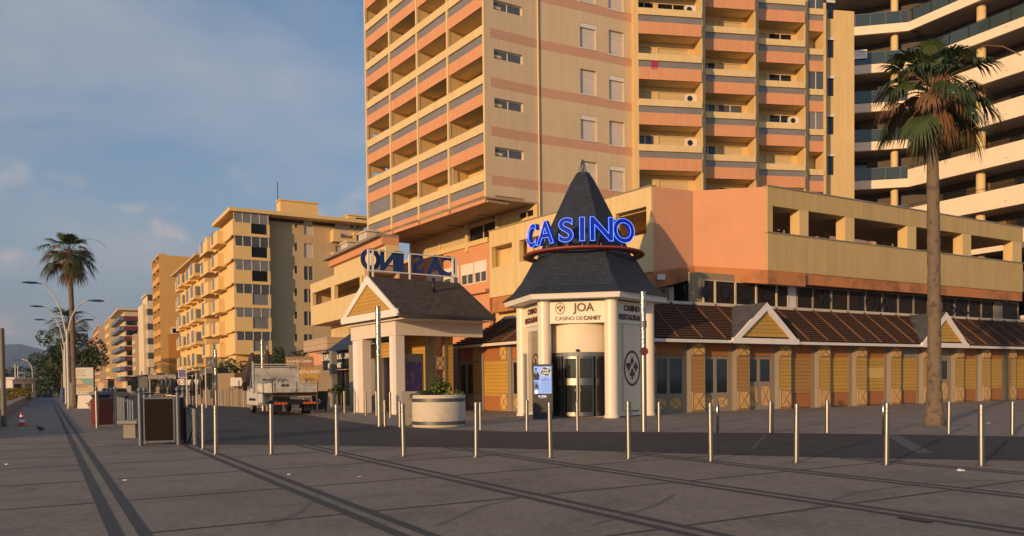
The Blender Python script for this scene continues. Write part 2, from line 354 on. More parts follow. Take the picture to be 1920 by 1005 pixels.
# lighter paving joints crossing the road
mb = MB()
for x0, y0, x1, y1, w in [(1670, 815, 1735, 851, .35), (1435, 815, 1410, 843, .06), (1172, 816, 1112, 839, .05), (880, 812, 700, 826, .05), (440, 785, 540, 812, .05), (420, 812, 640, 800, .05), (1480, 835, 1560, 825, .03)]:
    a, b = gz(x0, y0), gz(x1, y1); d = (b-a).normalized(); n = V((-d.y, d.x, 0))*w/2
    mb.add([(p.x, p.y, .008) for p in (a-n, b-n, b+n, a+n)], [(0, 1, 2, 3)])
tag(mb.build('road_joints', mat('road_joint_stone', (.10, .095, .09), .85, fine=.2)), kind='structure')
# faint curved tyre marks swept across the plaza
mb = MB()
for pts in ([(1110, 985), (1190, 960), (1235, 945), (1268, 925)], [(500, 985), (560, 962), (590, 935), (600, 915)], [(1500, 960), (1600, 925), (1740, 905), (1880, 900)], [(820, 985), (900, 950), (1010, 925), (1130, 915)]):
    ps = [gz(x, y) for x, y in pts]; q = []
    for i in range(len(ps)-1):
        for k in range(8): q.append(ps[i].lerp(ps[i+1], k/8))
    for a, b in zip(q, q[1:]):
        d = (b-a); n = V((-d.y, d.x, 0)).normalized()*.035; mb.add([(p.x, p.y, .0025) for p in (a-n, b-n, b+n, a+n)], [(0, 1, 2, 3)])
tag(mb.build('tyre_marks', mat('tyre_mark_rubber', (.155, .128, .098), .85, fine=.4, scale=2)), kind='structure')
# litter
m_paper = mat('white_paper', (.7, .68, .65), .8)
for i, (x, y, s, l) in enumerate([(1801, 884, .11, 'crumpled white paper lying at the right of the plaza'), (542, 891, .05, 'tiny white scrap on the plaza near the centre strip'), (235, 902, .06, 'pale flat scrap on the plaza beside the left double band'), (675, 895, .045, 'small pale scrap between the middle bands in front of a bollard'), (13, 872, .06, 'small scrap at the left edge of the plaza'), (1853, 794, .07, 'white crumb of paper on the sidewalk right of the palm')]):
    p = gz(x, y); mb = MB(); n = 7
    mb.hull([(math.cos(j*.9)*s*random.uniform(.6, 1), math.sin(j*.9)*s*random.uniform(.5, .9), 0) for j in range(n)], [(math.cos(j*.9)*s*random.uniform(.4, .8), math.sin(j*.9)*s*random.uniform(.3, .6), s*random.uniform(.08, .35)) for j in range(n)])
    o = mb.build('litter', m_paper); o.location = (p.x, p.y, .012); tag(o, l, 'litter', 'scraps of litter')
# drain grate in the plaza
p = gz(1715, 976); mb = MB(); mb.box(-.18, .18, -.05, .05, 0, .012)
o = mb.build('drain_cover', m_black); o.location = (p.x, p.y, .004); o.rotation_euler = (0, 0, math.atan2(A.y, A.x)); tag(o, 'narrow black drain cover in the plaza paving', 'drain')
# mountains
def ridge(name, D, pts, mt):
    mb = MB(); n = len(pts); rows = []
    for k, (fd, fz) in enumerate([(0, 0), (.12, .35), (.3, .7), (.5, 1)]):
        row = []
        for i, (x, y) in enumerate(pts):
            top = atY(x, y, D*1.5); q = atY(x, 715, D*(1+fd)); z = top.z*fz*(1+.16*noise.noise(V((i*.7, k*1.3, 2)))*(1 if k < 3 else 0))
            row.append((q.x, q.y, z if k else -5))
        rows.append(row)
    vs = sum(rows, []); mb.add(vs, [(k*n+i, k*n+i+1, (k+1)*n+i+1, (k+1)*n+i) for k in range(3) for i in range(n-1)], True)
    o = mb.build(name, mt); tag(o, kind='structure'); return o
m_mount = mat('mountain_scrub', (.055, .060, .050), .95, var=.35, scale=.002)
pts = [(-500, 640), (-300, 655), (-150, 640), (-60, 648), (0, 646), (40, 645), (60, 650), (80, 655), (100, 662), (120, 663), (140, 655), (158, 640), (175, 632), (200, 620), (260, 612), (330, 625), (420, 640), (520, 650)]
ridge('mountains', 3800, pts, m_mount)

# ================================================================== low casino arcade, right wing
ARC = Fr('casino_arcade', 'long low ochre casino arcade with slatted brown lean-to roof right of the entrance', 'casino wing', UV(30, 28.28), B)
H0 = 3.5
pr = [ARC.L(x, 760)[0] for x in (1312.5, 1396, 1473.5, 1546.6, 1615, 1679, 1738.5, 1797, 1846.7, 1895)]
pr = [pr[0]-3.15]+pr+[pr[-1]+3.1*i for i in (1, 2, 3)]
x_end = pr[-1]+.1
wood = MB(); rust = MB(); grey = MB(); xp = MB(); gl = []
wall = MB().box(-4.5, x_end, .06, .3, 0, 3.62); wall.build('wall', m_wood2, ARC)
def xpanel(parent, x0, x1, z0, z1, y, name='cross_panel'):
    mb = MB(); mb.box(x0, x1, y-.03, y+.02, z0, z1); o = mb.build(name, m_xpan, parent)
    t = .022; yy = y-.042; c = MB()
    for (a, b) in (((x0+.03, z0+.03), (x1-.03, z1-.03)), ((x0+.03, z1-.03), (x1-.03, z0+.03))): c.tube([(a[0], yy, a[1]), (b[0], yy, b[1])], t, 4)
    for z in (z0+.02, z1-.02): c.box(x0, x1, y-.055, y-.031, z-.02, z+.02)
    for x in (x0+.02, x1-.02): c.box(x-.02, x+.02, y-.0545, y-.031, z0+.041, z1-.041)
    c.build('cross_brace', m_grey, o); return o
for i, xr in enumerate(pr):
    xl = xr-.86; y0 = -.34
    MB().box(xl, xr, y0+.01, .06, 0.02, 3.5).build('pilaster', m_wood2 if i < 3 else m_wood, ARC)
    g = MB(); g.box(xl-.05, xl-.003, y0, .06, 0, 3.5); g.box(xr+.003, xr+.035, y0, .06, 0, 3.5)
    g.box(xl-.3, xl-.05, -.04, .06, 0, 3.5); g.build('pilaster_trim', m_grey, ARC)
    xpanel(ARC, xl+.01, xr-.01, 2.86, 3.46, y0); xpanel(ARC, xl+.01, xr-.01, .1, 1.02, y0)
def glazed_door(parent, x0, x1, z0, z1, y, zc, glass=m_glass, name='door', trans=None):
    """double leaf door: grey frame, two panes, crossed ochre panels below"""
    w = (x1-x0)/2; f = MB(); hs = []
    for k in (0, 1):
        a = x0+w*k+.10; b = x0+w*(k+1)-.10; hs += [(a, b, zc+.1, z1-.14), (a, b, z0+.18, zc-.1)]
    f.holes(x0, x1, z0, z1, y-.05, y+.03, hs); o = f.build(name, m_grey, parent)
    for k in (0, 1):
        a = x0+w*k+.10; b = x0+w*(k+1)-.10
        MB().box(a, b, y-.01, y+.01, zc+.1, z1-.14).build('pane', glass, o)
        xpanel(o, a, b, z0+.18, zc-.1, y)
    return o
for i in range(len(pr)-1):
    a, b = pr[i]+.04, pr[i+1]-.86-.3; last = b-a < .5
    if i in (0, 1):
        MB().box(a, b, -.03, .06, 2.84, 3.5).build('top_panel', m_rust, ARC)
        glazed_door(ARC, a, b, 0, 2.82, 0, .86)
    elif i in (2, 7):
        MB().box(a, b, -.03, .06, 2.84, 3.5).build('top_panel', m_rust if i == 2 else m_grey, ARC)
        glazed_door(ARC, a, b, 0, 2.82, 0, 1.4)
    else:
        MB().box(a, b, -.03, .06, 2.86, 3.5).build('top_panel', m_rust if i != 6 else m_grey, ARC)
        MB().box(a, b, -.035, .06, .8, 2.855).build('siding', m_wood2 if i in (3,) else m_wood, ARC)
        MB().box(a, b, -.03, .06, .06, .795).build('base_panel', m_rust, ARC)
        if i == 5:
            MB().box(a+.05, b-.02, -.042, -.036, 1.62, 2.22).build('repainted_patch', mat('faded_patch', (.62, .40, .13), .8), ARC)
# lean-to roof with slats
ey, ez, ty, tz = -.92, 3.5, 1.35, 5.42
def leanto(fr, x0, x1, ey, ez, ty, tz, nsl=15, ribs=1.55, hip0=0, hip1=0):
    r = MB()
    def q(x, t, up=0.): return (x, ey+(ty-ey)*t-up*.55, ez+.07+(tz-ez)*t+up*.8)
    X0 = lambda t: x0+hip0*t; X1 = lambda t: x1-hip1*t
    r.hull([q(X0(0), 0), q(X1(0), 0), q(X1(1), 1), q(X0(1), 1)], [q(X0(0), 0, .05), q(X1(0), 0, .05), q(X1(1), 1, .05), q(X0(1), 1, .05)])
    ro = r.build('roof', m_under, fr)
    s = MB()
    for k in range(nsl):
        t = (k+.5)/nsl; dt = .30/nsl
        s.hull([q(X0(t), t-dt, .10), q(X1(t), t-dt, .10), q(X1(t), t+dt, .085), q(X0(t), t+dt, .085)], [q(X0(t), t-dt, .15), q(X1(t), t-dt, .15), q(X1(t), t+dt, .12), q(X0(t), t+dt, .12)])
    s.build('slats', m_slat, ro)
    n = max(1, int((x1-x0)/ribs)); rb = MB()
    for k in range(n+1):
        x = x0+.1+(x1-x0-.2)*k/n
        if x < x0+hip0*.6 or x > x1-hip1*.6: continue
        rb.tube([q(x, 0, .14), q(x, 1.03, .14)], .05, 5)
    rb.build('rib', m_rib, ro)
    g = MB(); g.box(x0-.05, x1+.05, ey-.12, ey+.02, ez-.05, ez+.10); g.build('gutter', m_wfr, fr)
    tp = MB(); tp.box(X0(1), X1(1), ty-.05, ty+.14, tz+.05, tz+.30); tp.build('top_ledge', m_plant, fr)
    sf = MB(); sf.box(x0, x1, ey+.02, .06, ez-.02, ez+.04); sf.build('eave_soffit', m_wood2, fr)
    return ro
leanto(ARC, -5.2, x_end, ey, ez, ty, tz)
# gable dormers: yellow boarded triangle, white verge, grey slate
def dormer(fr, xl, xr, xa, ez, za, yf, depth):
    d = MB(); th = .09
    d.prism([(xl+.42, ez+.3), (xr-.42, ez+.3), (xa, za-.36)], yf+.06, yf+.14); o = d.build('gable', m_wood, fr)
    r = MB(); s = .16
    r.hull([(xl-.05, yf-.05, ez), (xa, yf-.05, za), (xa, yf+depth, za), (xl-.05+.9, yf+depth*.62, ez+(za-ez)*.36)], [(xl-.02, yf-.05, ez-.08), (xa, yf-.05, za-.1), (xa, yf+depth, za-.1), (xl+.93, yf+depth*.62, ez+(za-ez)*.36-.1)])
    r.hull([(xr+.05, yf-.05, ez), (xa, yf-.05, za), (xa, yf+depth, za), (xr+.05-.9, yf+depth*.62, ez+(za-ez)*.36)], [(xr+.02, yf-.05, ez-.08), (xa, yf-.05, za-.1), (xa, yf+depth, za-.1), (xr-.93, yf+depth*.62, ez+(za-ez)*.36-.1)])
    r.build('gable_roof', m_slate2, fr)
    t = MB(); w = .30
    t.prism([(xl-.1, ez-.02), (xl+.28, ez-.02), (xa, za-.42), (xa, za-.015)], yf-.08, yf+.05); t.prism([(xr+.1, ez-.02), (xa, za-.015), (xa, za-.42), (xr-.28, ez-.02)], yf-.08, yf+.05)
    t.box(xl+.05, xr-.05, yf-.085, yf+.055, ez-.06, ez+.22); t.build('verge_board', m_white, fr); return o
for (x0, x1, xa, ya) in ((1372, 1497.5, 1438.5, 567), (1727.5, 1816, 1773, 585)):
    yy = ey-.16
    a, b, c = ARC.X(x0, yy, 642), ARC.X(x1, yy, 643), ARC.L(xa, ya, yy)
    dormer(ARC, a, b, (a+b)/2, 3.5, c[1], yy, 2.75)

# ================================================================== upper mall: window strip, fascia, parking deck
k0 = .925
ztop = 13.05*k0+HC*(1-k0); up_ = 33.3*k0
p2 = onp(1435, 350, A*up_, A); ztop = p2.z
MALL = Fr('shopping_mall', 'yellow two storey mall with open upper deck behind the casino arcade', 'mall building', (p2.x, p2.y, 0), B)
xe = MALL.X(1914, 0, 480)
z_pb = MALL.L(1435, 507)[1]; z_sill = MALL.L(1443, 438)[1]; z_lin = MALL.L(1445, 387)[1]
p1 = gz(1299.4, 358, ztop); p0 = gz(1225, 349.5, ztop); pL = gz(920, 435, ztop)
mb = MB()
jx = [0]+[MALL.X(x, 0, 450) for x in (1509.5, 1595, 1712, 1815, 1914)]
for a, b in zip(jx, jx[1:]):
    MB().box(a+.012, b-.012, -.15, .15, z_pb, z_sill).build('parapet_panel', m_ocre, MALL)
    MB().box(a+.012, b-.012, -.15, .15, z_lin, ztop).build('fascia_beam', m_ocre, MALL)
c = MB(); c.box(-.02, xe+.05, -.2, .22, z_sill+.003, z_sill+.07); c.box(-.02, xe+.05, -.2, .22, ztop+.003, ztop+.07); c.build('coping', m_conc, MALL)
for (a, b) in ((1495, 1512), (1581, 1598), (1697, 1714), (1801, 1817), (1895, 1912)):
    a, b = MALL.X(a, 0, 420), MALL.X(b, 0, 420)
    MB().box(a, b, -.14, .5, z_sill+.07, z_lin).build('pillar', m_yel, MALL)
MB().box(0, MALL.X(1445, 0, 410), -.148, .15, z_sill+.07, z_lin).build('pillar', m_ocre, MALL)
mb = MB()
for x in [1540, 1640, 1750, 1850]:
    a = MALL.X(x, 0, 420); MB().box(a, a+.5, 3.6, 4.1, z_pb+.5, z_lin).build('inner_pillar', m_ceil, MALL)
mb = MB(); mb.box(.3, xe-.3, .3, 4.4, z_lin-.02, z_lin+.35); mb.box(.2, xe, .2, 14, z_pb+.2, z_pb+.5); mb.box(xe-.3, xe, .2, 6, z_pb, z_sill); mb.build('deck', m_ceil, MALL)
# fascia under the panels
f = MB(); xm = MALL.X(1509, -.3, 540); f.box(.0, xe, -.1, .2, z_pb-.62, z_pb-.01); f.build('fascia', m_fasc, MALL)
f = MB(); f.box(-.2, xm, -.35, -.11, z_pb-.78, z_pb-.02); f.build('fascia', m_fasc, MALL)
# window strip
yw = .75; zs = 5.60; zw = z_pb-.62; x0w = MALL.X(1301, yw, 580)
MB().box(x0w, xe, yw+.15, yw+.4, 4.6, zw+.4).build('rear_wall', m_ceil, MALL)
MB().box(x0w, xe, yw-.1, yw+.2, 4.6, zs).build('window_sill', m_conc, MALL)
mull = [1301, 1318, 1340, 1378, 1417, 1455, 1477, 1493, 1523, 1557.7, 1589.7, 1622, 1653.3, 1683, 1711.9, 1738.8, 1764, 1788.9, 1814.8, 1839, 1863, 1877, 1908]
mx_ = [MALL.X(x, yw, 580) for x in mull]
paleset = {6, 20}
for i, (a, b) in enumerate(zip(mx_, mx_[1:])):
    if i == 1: continue
    if i == 0: b = mx_[2]; a = mx_[1]
    if i in paleset:
        MB().box(a+.05, b-.05, yw-.02, yw+.1, zs, zw).build('wall_panel', m_wfr if i == 6 else m_conc, MALL); continue
    w = MB(); w.holes(a, b, zs, zw, yw-.07, yw+.05, [(a+.05, b-.05, zs+.08, zw-.05)]); o = w.build('window', m_plant if i < 7 else m_grey, MALL)
    MB().box(a+.05, b-.05, yw, yw+.02, zs+.08, zw-.05).build('pane', mat('brown_window_film', (.028, .018, .012), .5, var=.2, spec=.15), o)
m_print = mat('dark_window_print', (.006, .005, .005), .5, var=0)
zc = (zs+zw)/2
def suit(kind, s):
    if kind == 'diamond': return [[(0, -s), (s*.72, 0), (0, s), (-s*.72, 0)]]
    def circ(cx, cz, r, n=14): return [(cx+r*math.cos(2*PI*j/n), cz+r*math.sin(2*PI*j/n)) for j in range(n)]
    if kind == 'heart': return [circ(-s*.4, s*.3, s*.45), circ(s*.4, s*.3, s*.45), [(-s*.8, s*.15), (0, -s), (s*.8, s*.15)]]
    if kind == 'club': return [circ(0, s*.5, s*.4), circ(-s*.42, -s*.1, s*.4), circ(s*.42, -s*.1, s*.4), [(-s*.3, -s), (s*.3, -s), (0, 0)]]
    if kind == 'spade': return [circ(-s*.4, -s*.1, s*.42), circ(s*.4, -s*.1, s*.42), [(-s*.8, 0), (s*.8, 0), (0, s)], [(-s*.3, -s), (s*.3, -s), (0, 0)]]
def suit_part(parent, kind, s, x, y, z, mt, th=.008):
    mb = MB()
    for i, poly in enumerate(suit(kind, s)): mb.prism([(x+p[0], z+p[1]) for p in poly], y-th-.0015*i, y)
    return mb.build(kind+'_print', mt, parent)
for (x, k) in ((1320, 'diamond'), (1359, 'heart'), (1397, 'club'), (1436, 'spade')):
    suit_part(MALL, k, .42, MALL.X(x if k != 'diamond' else 1320, yw, 580), yw-.075, zc, m_print)
text('JOA', 1.75, MALL, (MALL.X(1640, yw, 590), yw-.08, zc), mt=m_print, ext=.004, off=.02)
text('CASINO', 1.1, MALL, (MALL.X(1790, yw, 590), yw-.08, zc), mt=m_print, ext=.004, off=.02)
xq = MALL.X(1545, yw, 590)
for k, dx, dz, s in (('diamond', 0, .35, .2), ('club', 0, -.28, .26), ('heart', -.36, .05, .26), ('spade', .36, .05, .26)): suit_part(MALL, k, s, xq+dx, yw-.075, zc+dz, m_print)
# pink folded walls at the corner and the yellow left front; given as world quads turned into thin slabs
def skewwall(name, mt, parent, a, b, za0, zb0, za1, zb1, t=.3, off=0.):
    d = (b-a); d.z = 0; d.normalize(); n = V((-d.y, d.x, 0)); la = [parent.w2l(p) for p in
        (V((a.x, a.y, za0))+n*off, V((b.x, b.y, zb0))+n*off, V((b.x, b.y, zb1))+n*off, V((a.x, a.y, za1))+n*off, V((a.x, a.y, za0))+n*(off+t), V((b.x, b.y, zb0))+n*(off+t), V((b.x, b.y, zb1))+n*(off+t), V((a.x, a.y, za1))+n*(off+t))]
    return MB().hull(la[:4], la[4:]).build(name, mt, parent)
zp1 = atY(1299.4, 499.5, p1.y).z; zp0 = atY(1225, 510, p0.y).z
skewwall('salmon_wall', mat('salmon_stucco_left', (.66, .31, .165), .9, fine=.08, streak=.05, scale=.7, bump=.1), MALL, p0, p1, zp0, zp1, ztop, ztop)  # left fold of the salmon wall, same colour as the right fold
skewwall('salmon_wall', m_salm, MALL, p1, p2, zp1, z_pb, ztop, ztop)
# fascia below them
def off(p, v): return V((p.x, p.y, 0))+v
q0, q1, q2 = off(p0, V((0, -.3, 0))), off(p1, V((0, -.3, 0))), off(p2, V((0, -.3, 0)))
skewwall('fascia', m_fasc, MALL, q0, q1, zp0-.95, zp1-.72, zp0-.02, zp1-.02, t=.2)
skewwall('fascia', m_fasc, MALL, q1, q2, zp1-.72, z_pb-.78, zp1-.02, z_pb-.02, t=.2)
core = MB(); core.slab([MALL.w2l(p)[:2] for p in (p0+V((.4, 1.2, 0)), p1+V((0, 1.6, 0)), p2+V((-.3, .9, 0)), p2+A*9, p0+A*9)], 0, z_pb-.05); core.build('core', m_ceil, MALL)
mb = MB(); a, b = MALL.w2l(p0+V((.6, .6, 0))), MALL.w2l(p1+V((.2, 1.0, 0)))
skewwall('window_band', m_glass, MALL, off(p0, V((1.2, .9, 0))), off(p1, V((.15, .9, 0))), 5.6, 5.6, zp0-.7, zp1-.5, t=.1)
skewwall('wall_panel', m_wfr, MALL, off(p0, V((.35, .75, 0))), off(p0, V((1.25, .85, 0))), 5.4, 5.4, zp0-.8, zp0-.7, t=.15)
skewwall('wall_panel', m_wfr, MALL, off(p1, V((-.1, .62, 0))), off(p1, V((.75, .45, 0))), 5.4, 5.4, zp1-.7, zp1-.7, t=.15)
# left front of the deck
MF = Fr('mall_side_front', 'bright yellow side front of the open upper deck left of the entrance cone', 'mall building', (pL.x, pL.y, 0), V((p0.x-pL.x, p0.y-pL.y, 0)))
Lx = (V((p0.x, p0.y, 0))-MF.O).length
zb = MF.L(924, 558.5)[1]; 
op = []
for (xa, xb, ya, yb, xc) in ((925, 963, 463, 496, 944), (973, 1010, 450, 485, 985), (1156, 1218, 400, 448, 1218)):
    x0, x1 = MF.X(xa, 0, 470), MF.X(xb, 0, 460); op.append((x0, x1))
z1o, z2o = MF.L(944, 455+4.5)[1], MF.L(944, 499)[1]
z1b, z2b = MF.L(1217, 387)[1], MF.L(1217, 430+8)[1]
xs = [MF.X(x, 0, 450) for x in (925, 963, 977, 1015, 1029, 1070, 1084, 1140, 1158, 1216)]
hs = [(xs[i], xs[i+1], z2o, z1o) for i in (0, 2, 4, 6)]+[(xs[8], xs[9], z2b, z1b)]
jn = [0, (xs[1]+xs[2])/2, (xs[3]+xs[4])/2, (xs[5]+xs[6])/2, (xs[7]+xs[8])/2, Lx]
for a, b in zip(jn, jn[1:]): MB().holes(a+.01, b-.01, zb, ztop, -.15, .2, hs).build('front_panel', m_yel2, MF)
MB().box(-.05, Lx, -.2, .25, ztop+.003, ztop+.07).build('coping', m_conc, MF)
mb = MB(); mb.box(.3, Lx-.3, .3, 5, z1o, z1o+.3); mb.box(.3, Lx-.3, 4.6, 4.8, z2o-1, z1o); mb.box(.1, Lx-.1, .25, 6, zb, zb+.4); mb.build('deck', m_yel, MF)
MB().box(-.02, .25, .2, 6, zb, ztop).build('end_wall', m_yel2, MF)
MB().box(.2, Lx, -.05, .35, zb-1.05, zb-.01).build('fascia', m_fasc, MF)
mb = MB(); mb.box(.6, Lx, .9, 1.2, 3.2, zb-.9); mb.build('rear_wall', m_ceil, MF)
for k in range(6):
    a = .9+k*1.3; w = MB(); w.holes(a, a+1.1, 5.3, 6.9, .78, .9, [(a+.08, a+1.02, 5.4, 6.8)]); o = w.build('window', m_grey, MF); MB().box(a+.08, a+1.02, .84, .86, 5.4, 6.8).build('pane', m_glass2, o)
# low pink pyramid awnings and a closed parasol seen through the deck openings
m_awn = mat('faded_pink_awning', (.45, .27, .22), .9, var=.15)
for i, (x, y, w, lab) in enumerate([(1475, 424, 4.2, 'leftmost faded pink pyramid awning seen through the first deck opening'), (1560, 445, 4.5, 'faded pink pyramid awning behind the second deck opening'), (1680, 450, 5.5, 'wide faded pink pyramid awning behind the third deck opening'), (1765, 462, 5.5, 'rightmost faded pink pyramid awning seen through the deck behind the palm')]):
    p = MALL.O+MALL.ax*MALL.X(x, 8, y)+MALL.ay*8; zt = MALL.L(x, y-12, 8)[1]
    fr = Fr('awning', lab, 'awning', (p.x, p.y, 0), B, 'pink awnings on the upper deck')
    MB().add([(-w/2, -1.6, zt-.9), (w/2, -1.6, zt-.9), (w/2, 1.6, zt-.9), (-w/2, 1.6, zt-.9), (0, 0, zt), (-w/2, -1.6, zt-1.1), (w/2, -1.6, zt-1.1), (w/2, 1.6, zt-1.1), (-w/2, 1.6, zt-1.1)],
        [(0, 1, 4), (1, 2, 4), (2, 3, 4), (3, 0, 4), (5, 6, 1, 0), (6, 7, 2, 1), (7, 8, 3, 2), (8, 5, 0, 3)]).build('canopy', m_awn, fr)
    pb = MB()
    for sx_ in (-1, 1):
        for sy_ in (-1, 1): pb.bar((sx_*(w/2-.1), sy_*1.5, z_pb+.4), (sx_*(w/2-.1), sy_*1.5, zt-1), .05)
    pb.build('post', m_ceil, fr)
def closed_parasol(name, label, p, z0, zt, r, mt, group=None):
    fr = Fr(name, label, 'parasol', (p.x, p.y, 0), (1, 0, 0), group); n = 16; prof = []
    cn = MB(); k = 9
    vs = []
    for i in range(k):
        t = i/(k-1); z = zt-(zt-z0)*(.05+.6*t); rr = r*(.12+.88*t**.8)*(1 if t < .85 else .8)
        for j in range(n):
            a = 2*PI*j/n; q = rr*(1+.28*(1 if j % 2 else -1)*t); vs.append((q*math.cos(a), q*math.sin(a)*.8, z+.06*math.sin(j*2.1)*t))
    cn.add(vs, [(i*n+j, i*n+(j+1) % n, (i+1)*n+(j+1) % n, (i+1)*n+j) for i in range(k-1) for j in range(n)]+[tuple(range(n))]); cn.build('folded_canopy', mt, fr)
    MB().tube([(0, 0, z0), (0, 0, zt+.1)], .03, 8).build('pole', m_wfr, fr); return fr
pp = MALL.O+MALL.ax*MALL.X(1884, 3, 480)+MALL.ay*3
closed_parasol('parasol', 'closed dark blue parasol standing on the upper deck at far right', pp, z_pb+.4, MALL.L(1884, 459, 3)[1], .32, m_blue)
# security lamp on the fascia
p = MALL.w2l(off(p0, V((.55, -.35, 0)))); o = MB().box(-.2, .2, -.12, .12, -.14, .14).build('floodlight', m_wfr); o.location = (p0.x+.3, p0.y-.5, zp0-.35); tag(o, 'small pale floodlight box on the orange fascia by the cone roof', 'floodlight')

# ================================================================== entrance rotunda
cR = V((3.43, 37.5, 0)); dxR = V((.979, -.204, 0))
ROT = Fr('entrance_rotunda', 'cream hexagonal casino entrance with round columns under a tall dark slate cone roof', 'entrance', cR, dxR)
RC = 2.94
def hexp(r, k): a = math.radians(-120+60*k); return (r*math.cos(a), r*math.sin(a))     # 0,1 front edge; 2 right; 5 left
m_cream = mat('cream_render', (.80, .66, .47), .6, fine=.03, streak=.05)
for k in range(6):
    x, y = hexp(RC, k); c = MB(); c.lathe([(.34, 0), (.34, .12), (.30, .15), (.30, 2.88), (.305, 2.885), (.305, 2.91), (.30, 2.915), (.30, 5.2)], (x, y), 24)
    o = c.build('column', m_col, ROT)
# eave and soffit
def hexring(mb, r0, z0, r1, z1):
    lo = [(*hexp(r0, k), z0) for k in range(6)]; hi = [(*hexp(r1, k), z1) for k in range(6)]; mb.hull(lo, hi)
e = MB(); hexring(e, 3.78, 5.20, 3.86, 5.44); e.build('eave_board', m_white, ROT)
pro = [(3.95, 5.43), (3.42, 5.80), (3.0, 6.30), (2.66, 6.85), (2.40, 7.30), (2.36, 7.38)]
def hexroof(name, pro, mt):
    mb = MB(); n = 6; sub = 1; vs = []
    for r, z in pro: vs += [(*hexp(r, k), z) for k in range(6)]
    mb.add(vs, [(i*6+k, i*6+(k+1) % 6, (i+1)*6+(k+1) % 6, (i+1)*6+k) for i in range(len(pro)-1) for k in range(6)]+[tuple(range(5, -1, -1)), tuple(range(len(vs)-6, len(vs)))])
    return mb.build(name, mt, ROT)
hexroof('lower_roof', pro, m_slate)
hexroof('cone_roof', [(2.24, 7.38), (1.98, 7.95), (1.56, 8.9), (1.32, 9.4), (.58, 10.9), (.30, 11.35)], m_slate)
f = MB(); f.tube([(0, 0, 11.3), (0, 0, 12.0)], [.05, .02], 6)
for k in range(4):
    a = k*PI/2+.5; f.tube([(.3*math.cos(a), .3*math.sin(a), 11.0), (.03*math.cos(a), .03*math.sin(a), 11.95)], .022, 4)
f.build('finial', m_galv, ROT)
# boards
yF = hexp(RC, 0)[1]
def edge_frame(k):
    a, b = hexp(RC, k), hexp(RC, (k+1) % 6); mid = ((a[0]+b[0])/2, (a[1]+b[1])/2); ang = math.atan2(b[1]-a[1], b[0]-a[0])
    return a, b, mid, ang, math.hypot(b[0]-a[0], b[1]-a[1])
def on_edge(k, name, mt, x0, x1, d0, d1, z0, z1):
    """box on hexagon side k: x along the side from its middle, d depth inwards"""
    a, b, mid, ang, L = edge_frame(k); ca, sa = math.cos(ang), math.sin(ang)
    T = lambda x, d, z: (mid[0]+x*ca-d*sa, mid[1]+x*sa+d*ca, z)
    mb = MB(); mb.hull([T(x0, d0, z0), T(x1, d0, z0), T(x1, d1, z0), T(x0, d1, z0)], [T(x0, d0, z1), T(x1, d0, z1), T(x1, d1, z1), T(x0, d1, z1)])
    return mb.build(name, mt, ROT)
def text_on_edge(k, body, size, x, z, mt, d=-.13, **kw):
    a, b, mid, ang, L = edge_frame(k); ca, sa = math.cos(ang), math.sin(ang)
    return text(body, size, kw.pop('parent', ROT), (mid[0]+x*ca-d*sa, mid[1]+x*sa+d*ca, z), rot=(PI/2, 0, ang), mt=mt, **kw)
m_board = mat('cream_sign_board', (.84, .74, .58), .5, var=.04)
m_brown = mat('brown_sign_lettering', (.13, .055, .03), .5, var=0)
bd = {}
for k in (0, 1, 5, 2, 4): bd[k] = on_edge(k, 'sign_board', m_board, -1.22, 1.22, -.12 if k == 0 else -.02, .1, 4.17, 5.14)
text_on_edge(0, 'JOA', .50, .30, 4.83, m_brown, parent=bd[0], off=.012, ext=.012)
text_on_edge(0, 'CASINO DE', .23, -.36, 4.37, m_brown, parent=bd[0], off=.002, space=1.02)
text_on_edge(0, 'CANET', .23, .66, 4.37, m_brown, parent=bd[0], off=.012)
text_on_edge(1, 'CASINO', .33, .12, 4.84, m_burg, d=-.035, parent=bd[1], off=.014, sx=1.05)
text_on_edge(1, 'RESTAURANT', .33, .12, 4.44, m_burg, d=-.035, parent=bd[1], off=.014, sx=1.0)
text_on_edge(5, 'CASINO', .33, 0, 4.84, m_burg, d=-.035, parent=bd[5], off=.014)
text_on_edge(5, 'RESTAURANT', .33, 0, 4.44, m_burg, d=-.035, parent=bd[5], off=.014)
def emblem(k, x, z, R, mt, d, parent, back=None):
    a, b, mid, ang, L = edge_frame(k); ca, sa = math.cos(ang), math.sin(ang)
    T = lambda px, dd, pz: (mid[0]+(x+px)*ca-dd*sa, mid[1]+(x+px)*sa+dd*ca, z+pz)
    mb = MB(); n = 36
    for i in range(n):
        t0, t1 = 2*PI*i/n, 2*PI*(i+1)/n; q = []
        for dd in (d-.012, d): q.append([T(R*c*math.cos(t)*.82, dd, R*c*math.sin(t)) for c, t in ((1, t0), (1, t1), (.87, t1), (.87, t0))])
        mb.hull(q[0], q[1])
    for kind, ox, oz, s in (('diamond', 0, .42, .24), ('club', 0, -.30, .31), ('heart', -.36, .10, .28), ('spade', .36, .10, .28)):
        for i, poly in enumerate(suit(kind, s*R)): mb.hull([T(p[0]+ox*R, d-.013-.0012*i, p[1]+oz*R) for p in poly], [T(p[0]+ox*R, d, p[1]+oz*R) for p in poly])
    return mb.build('club_emblem', mt, parent)
emblem(0, -.74, 4.83, .26, m_brown, -.121, bd[0])
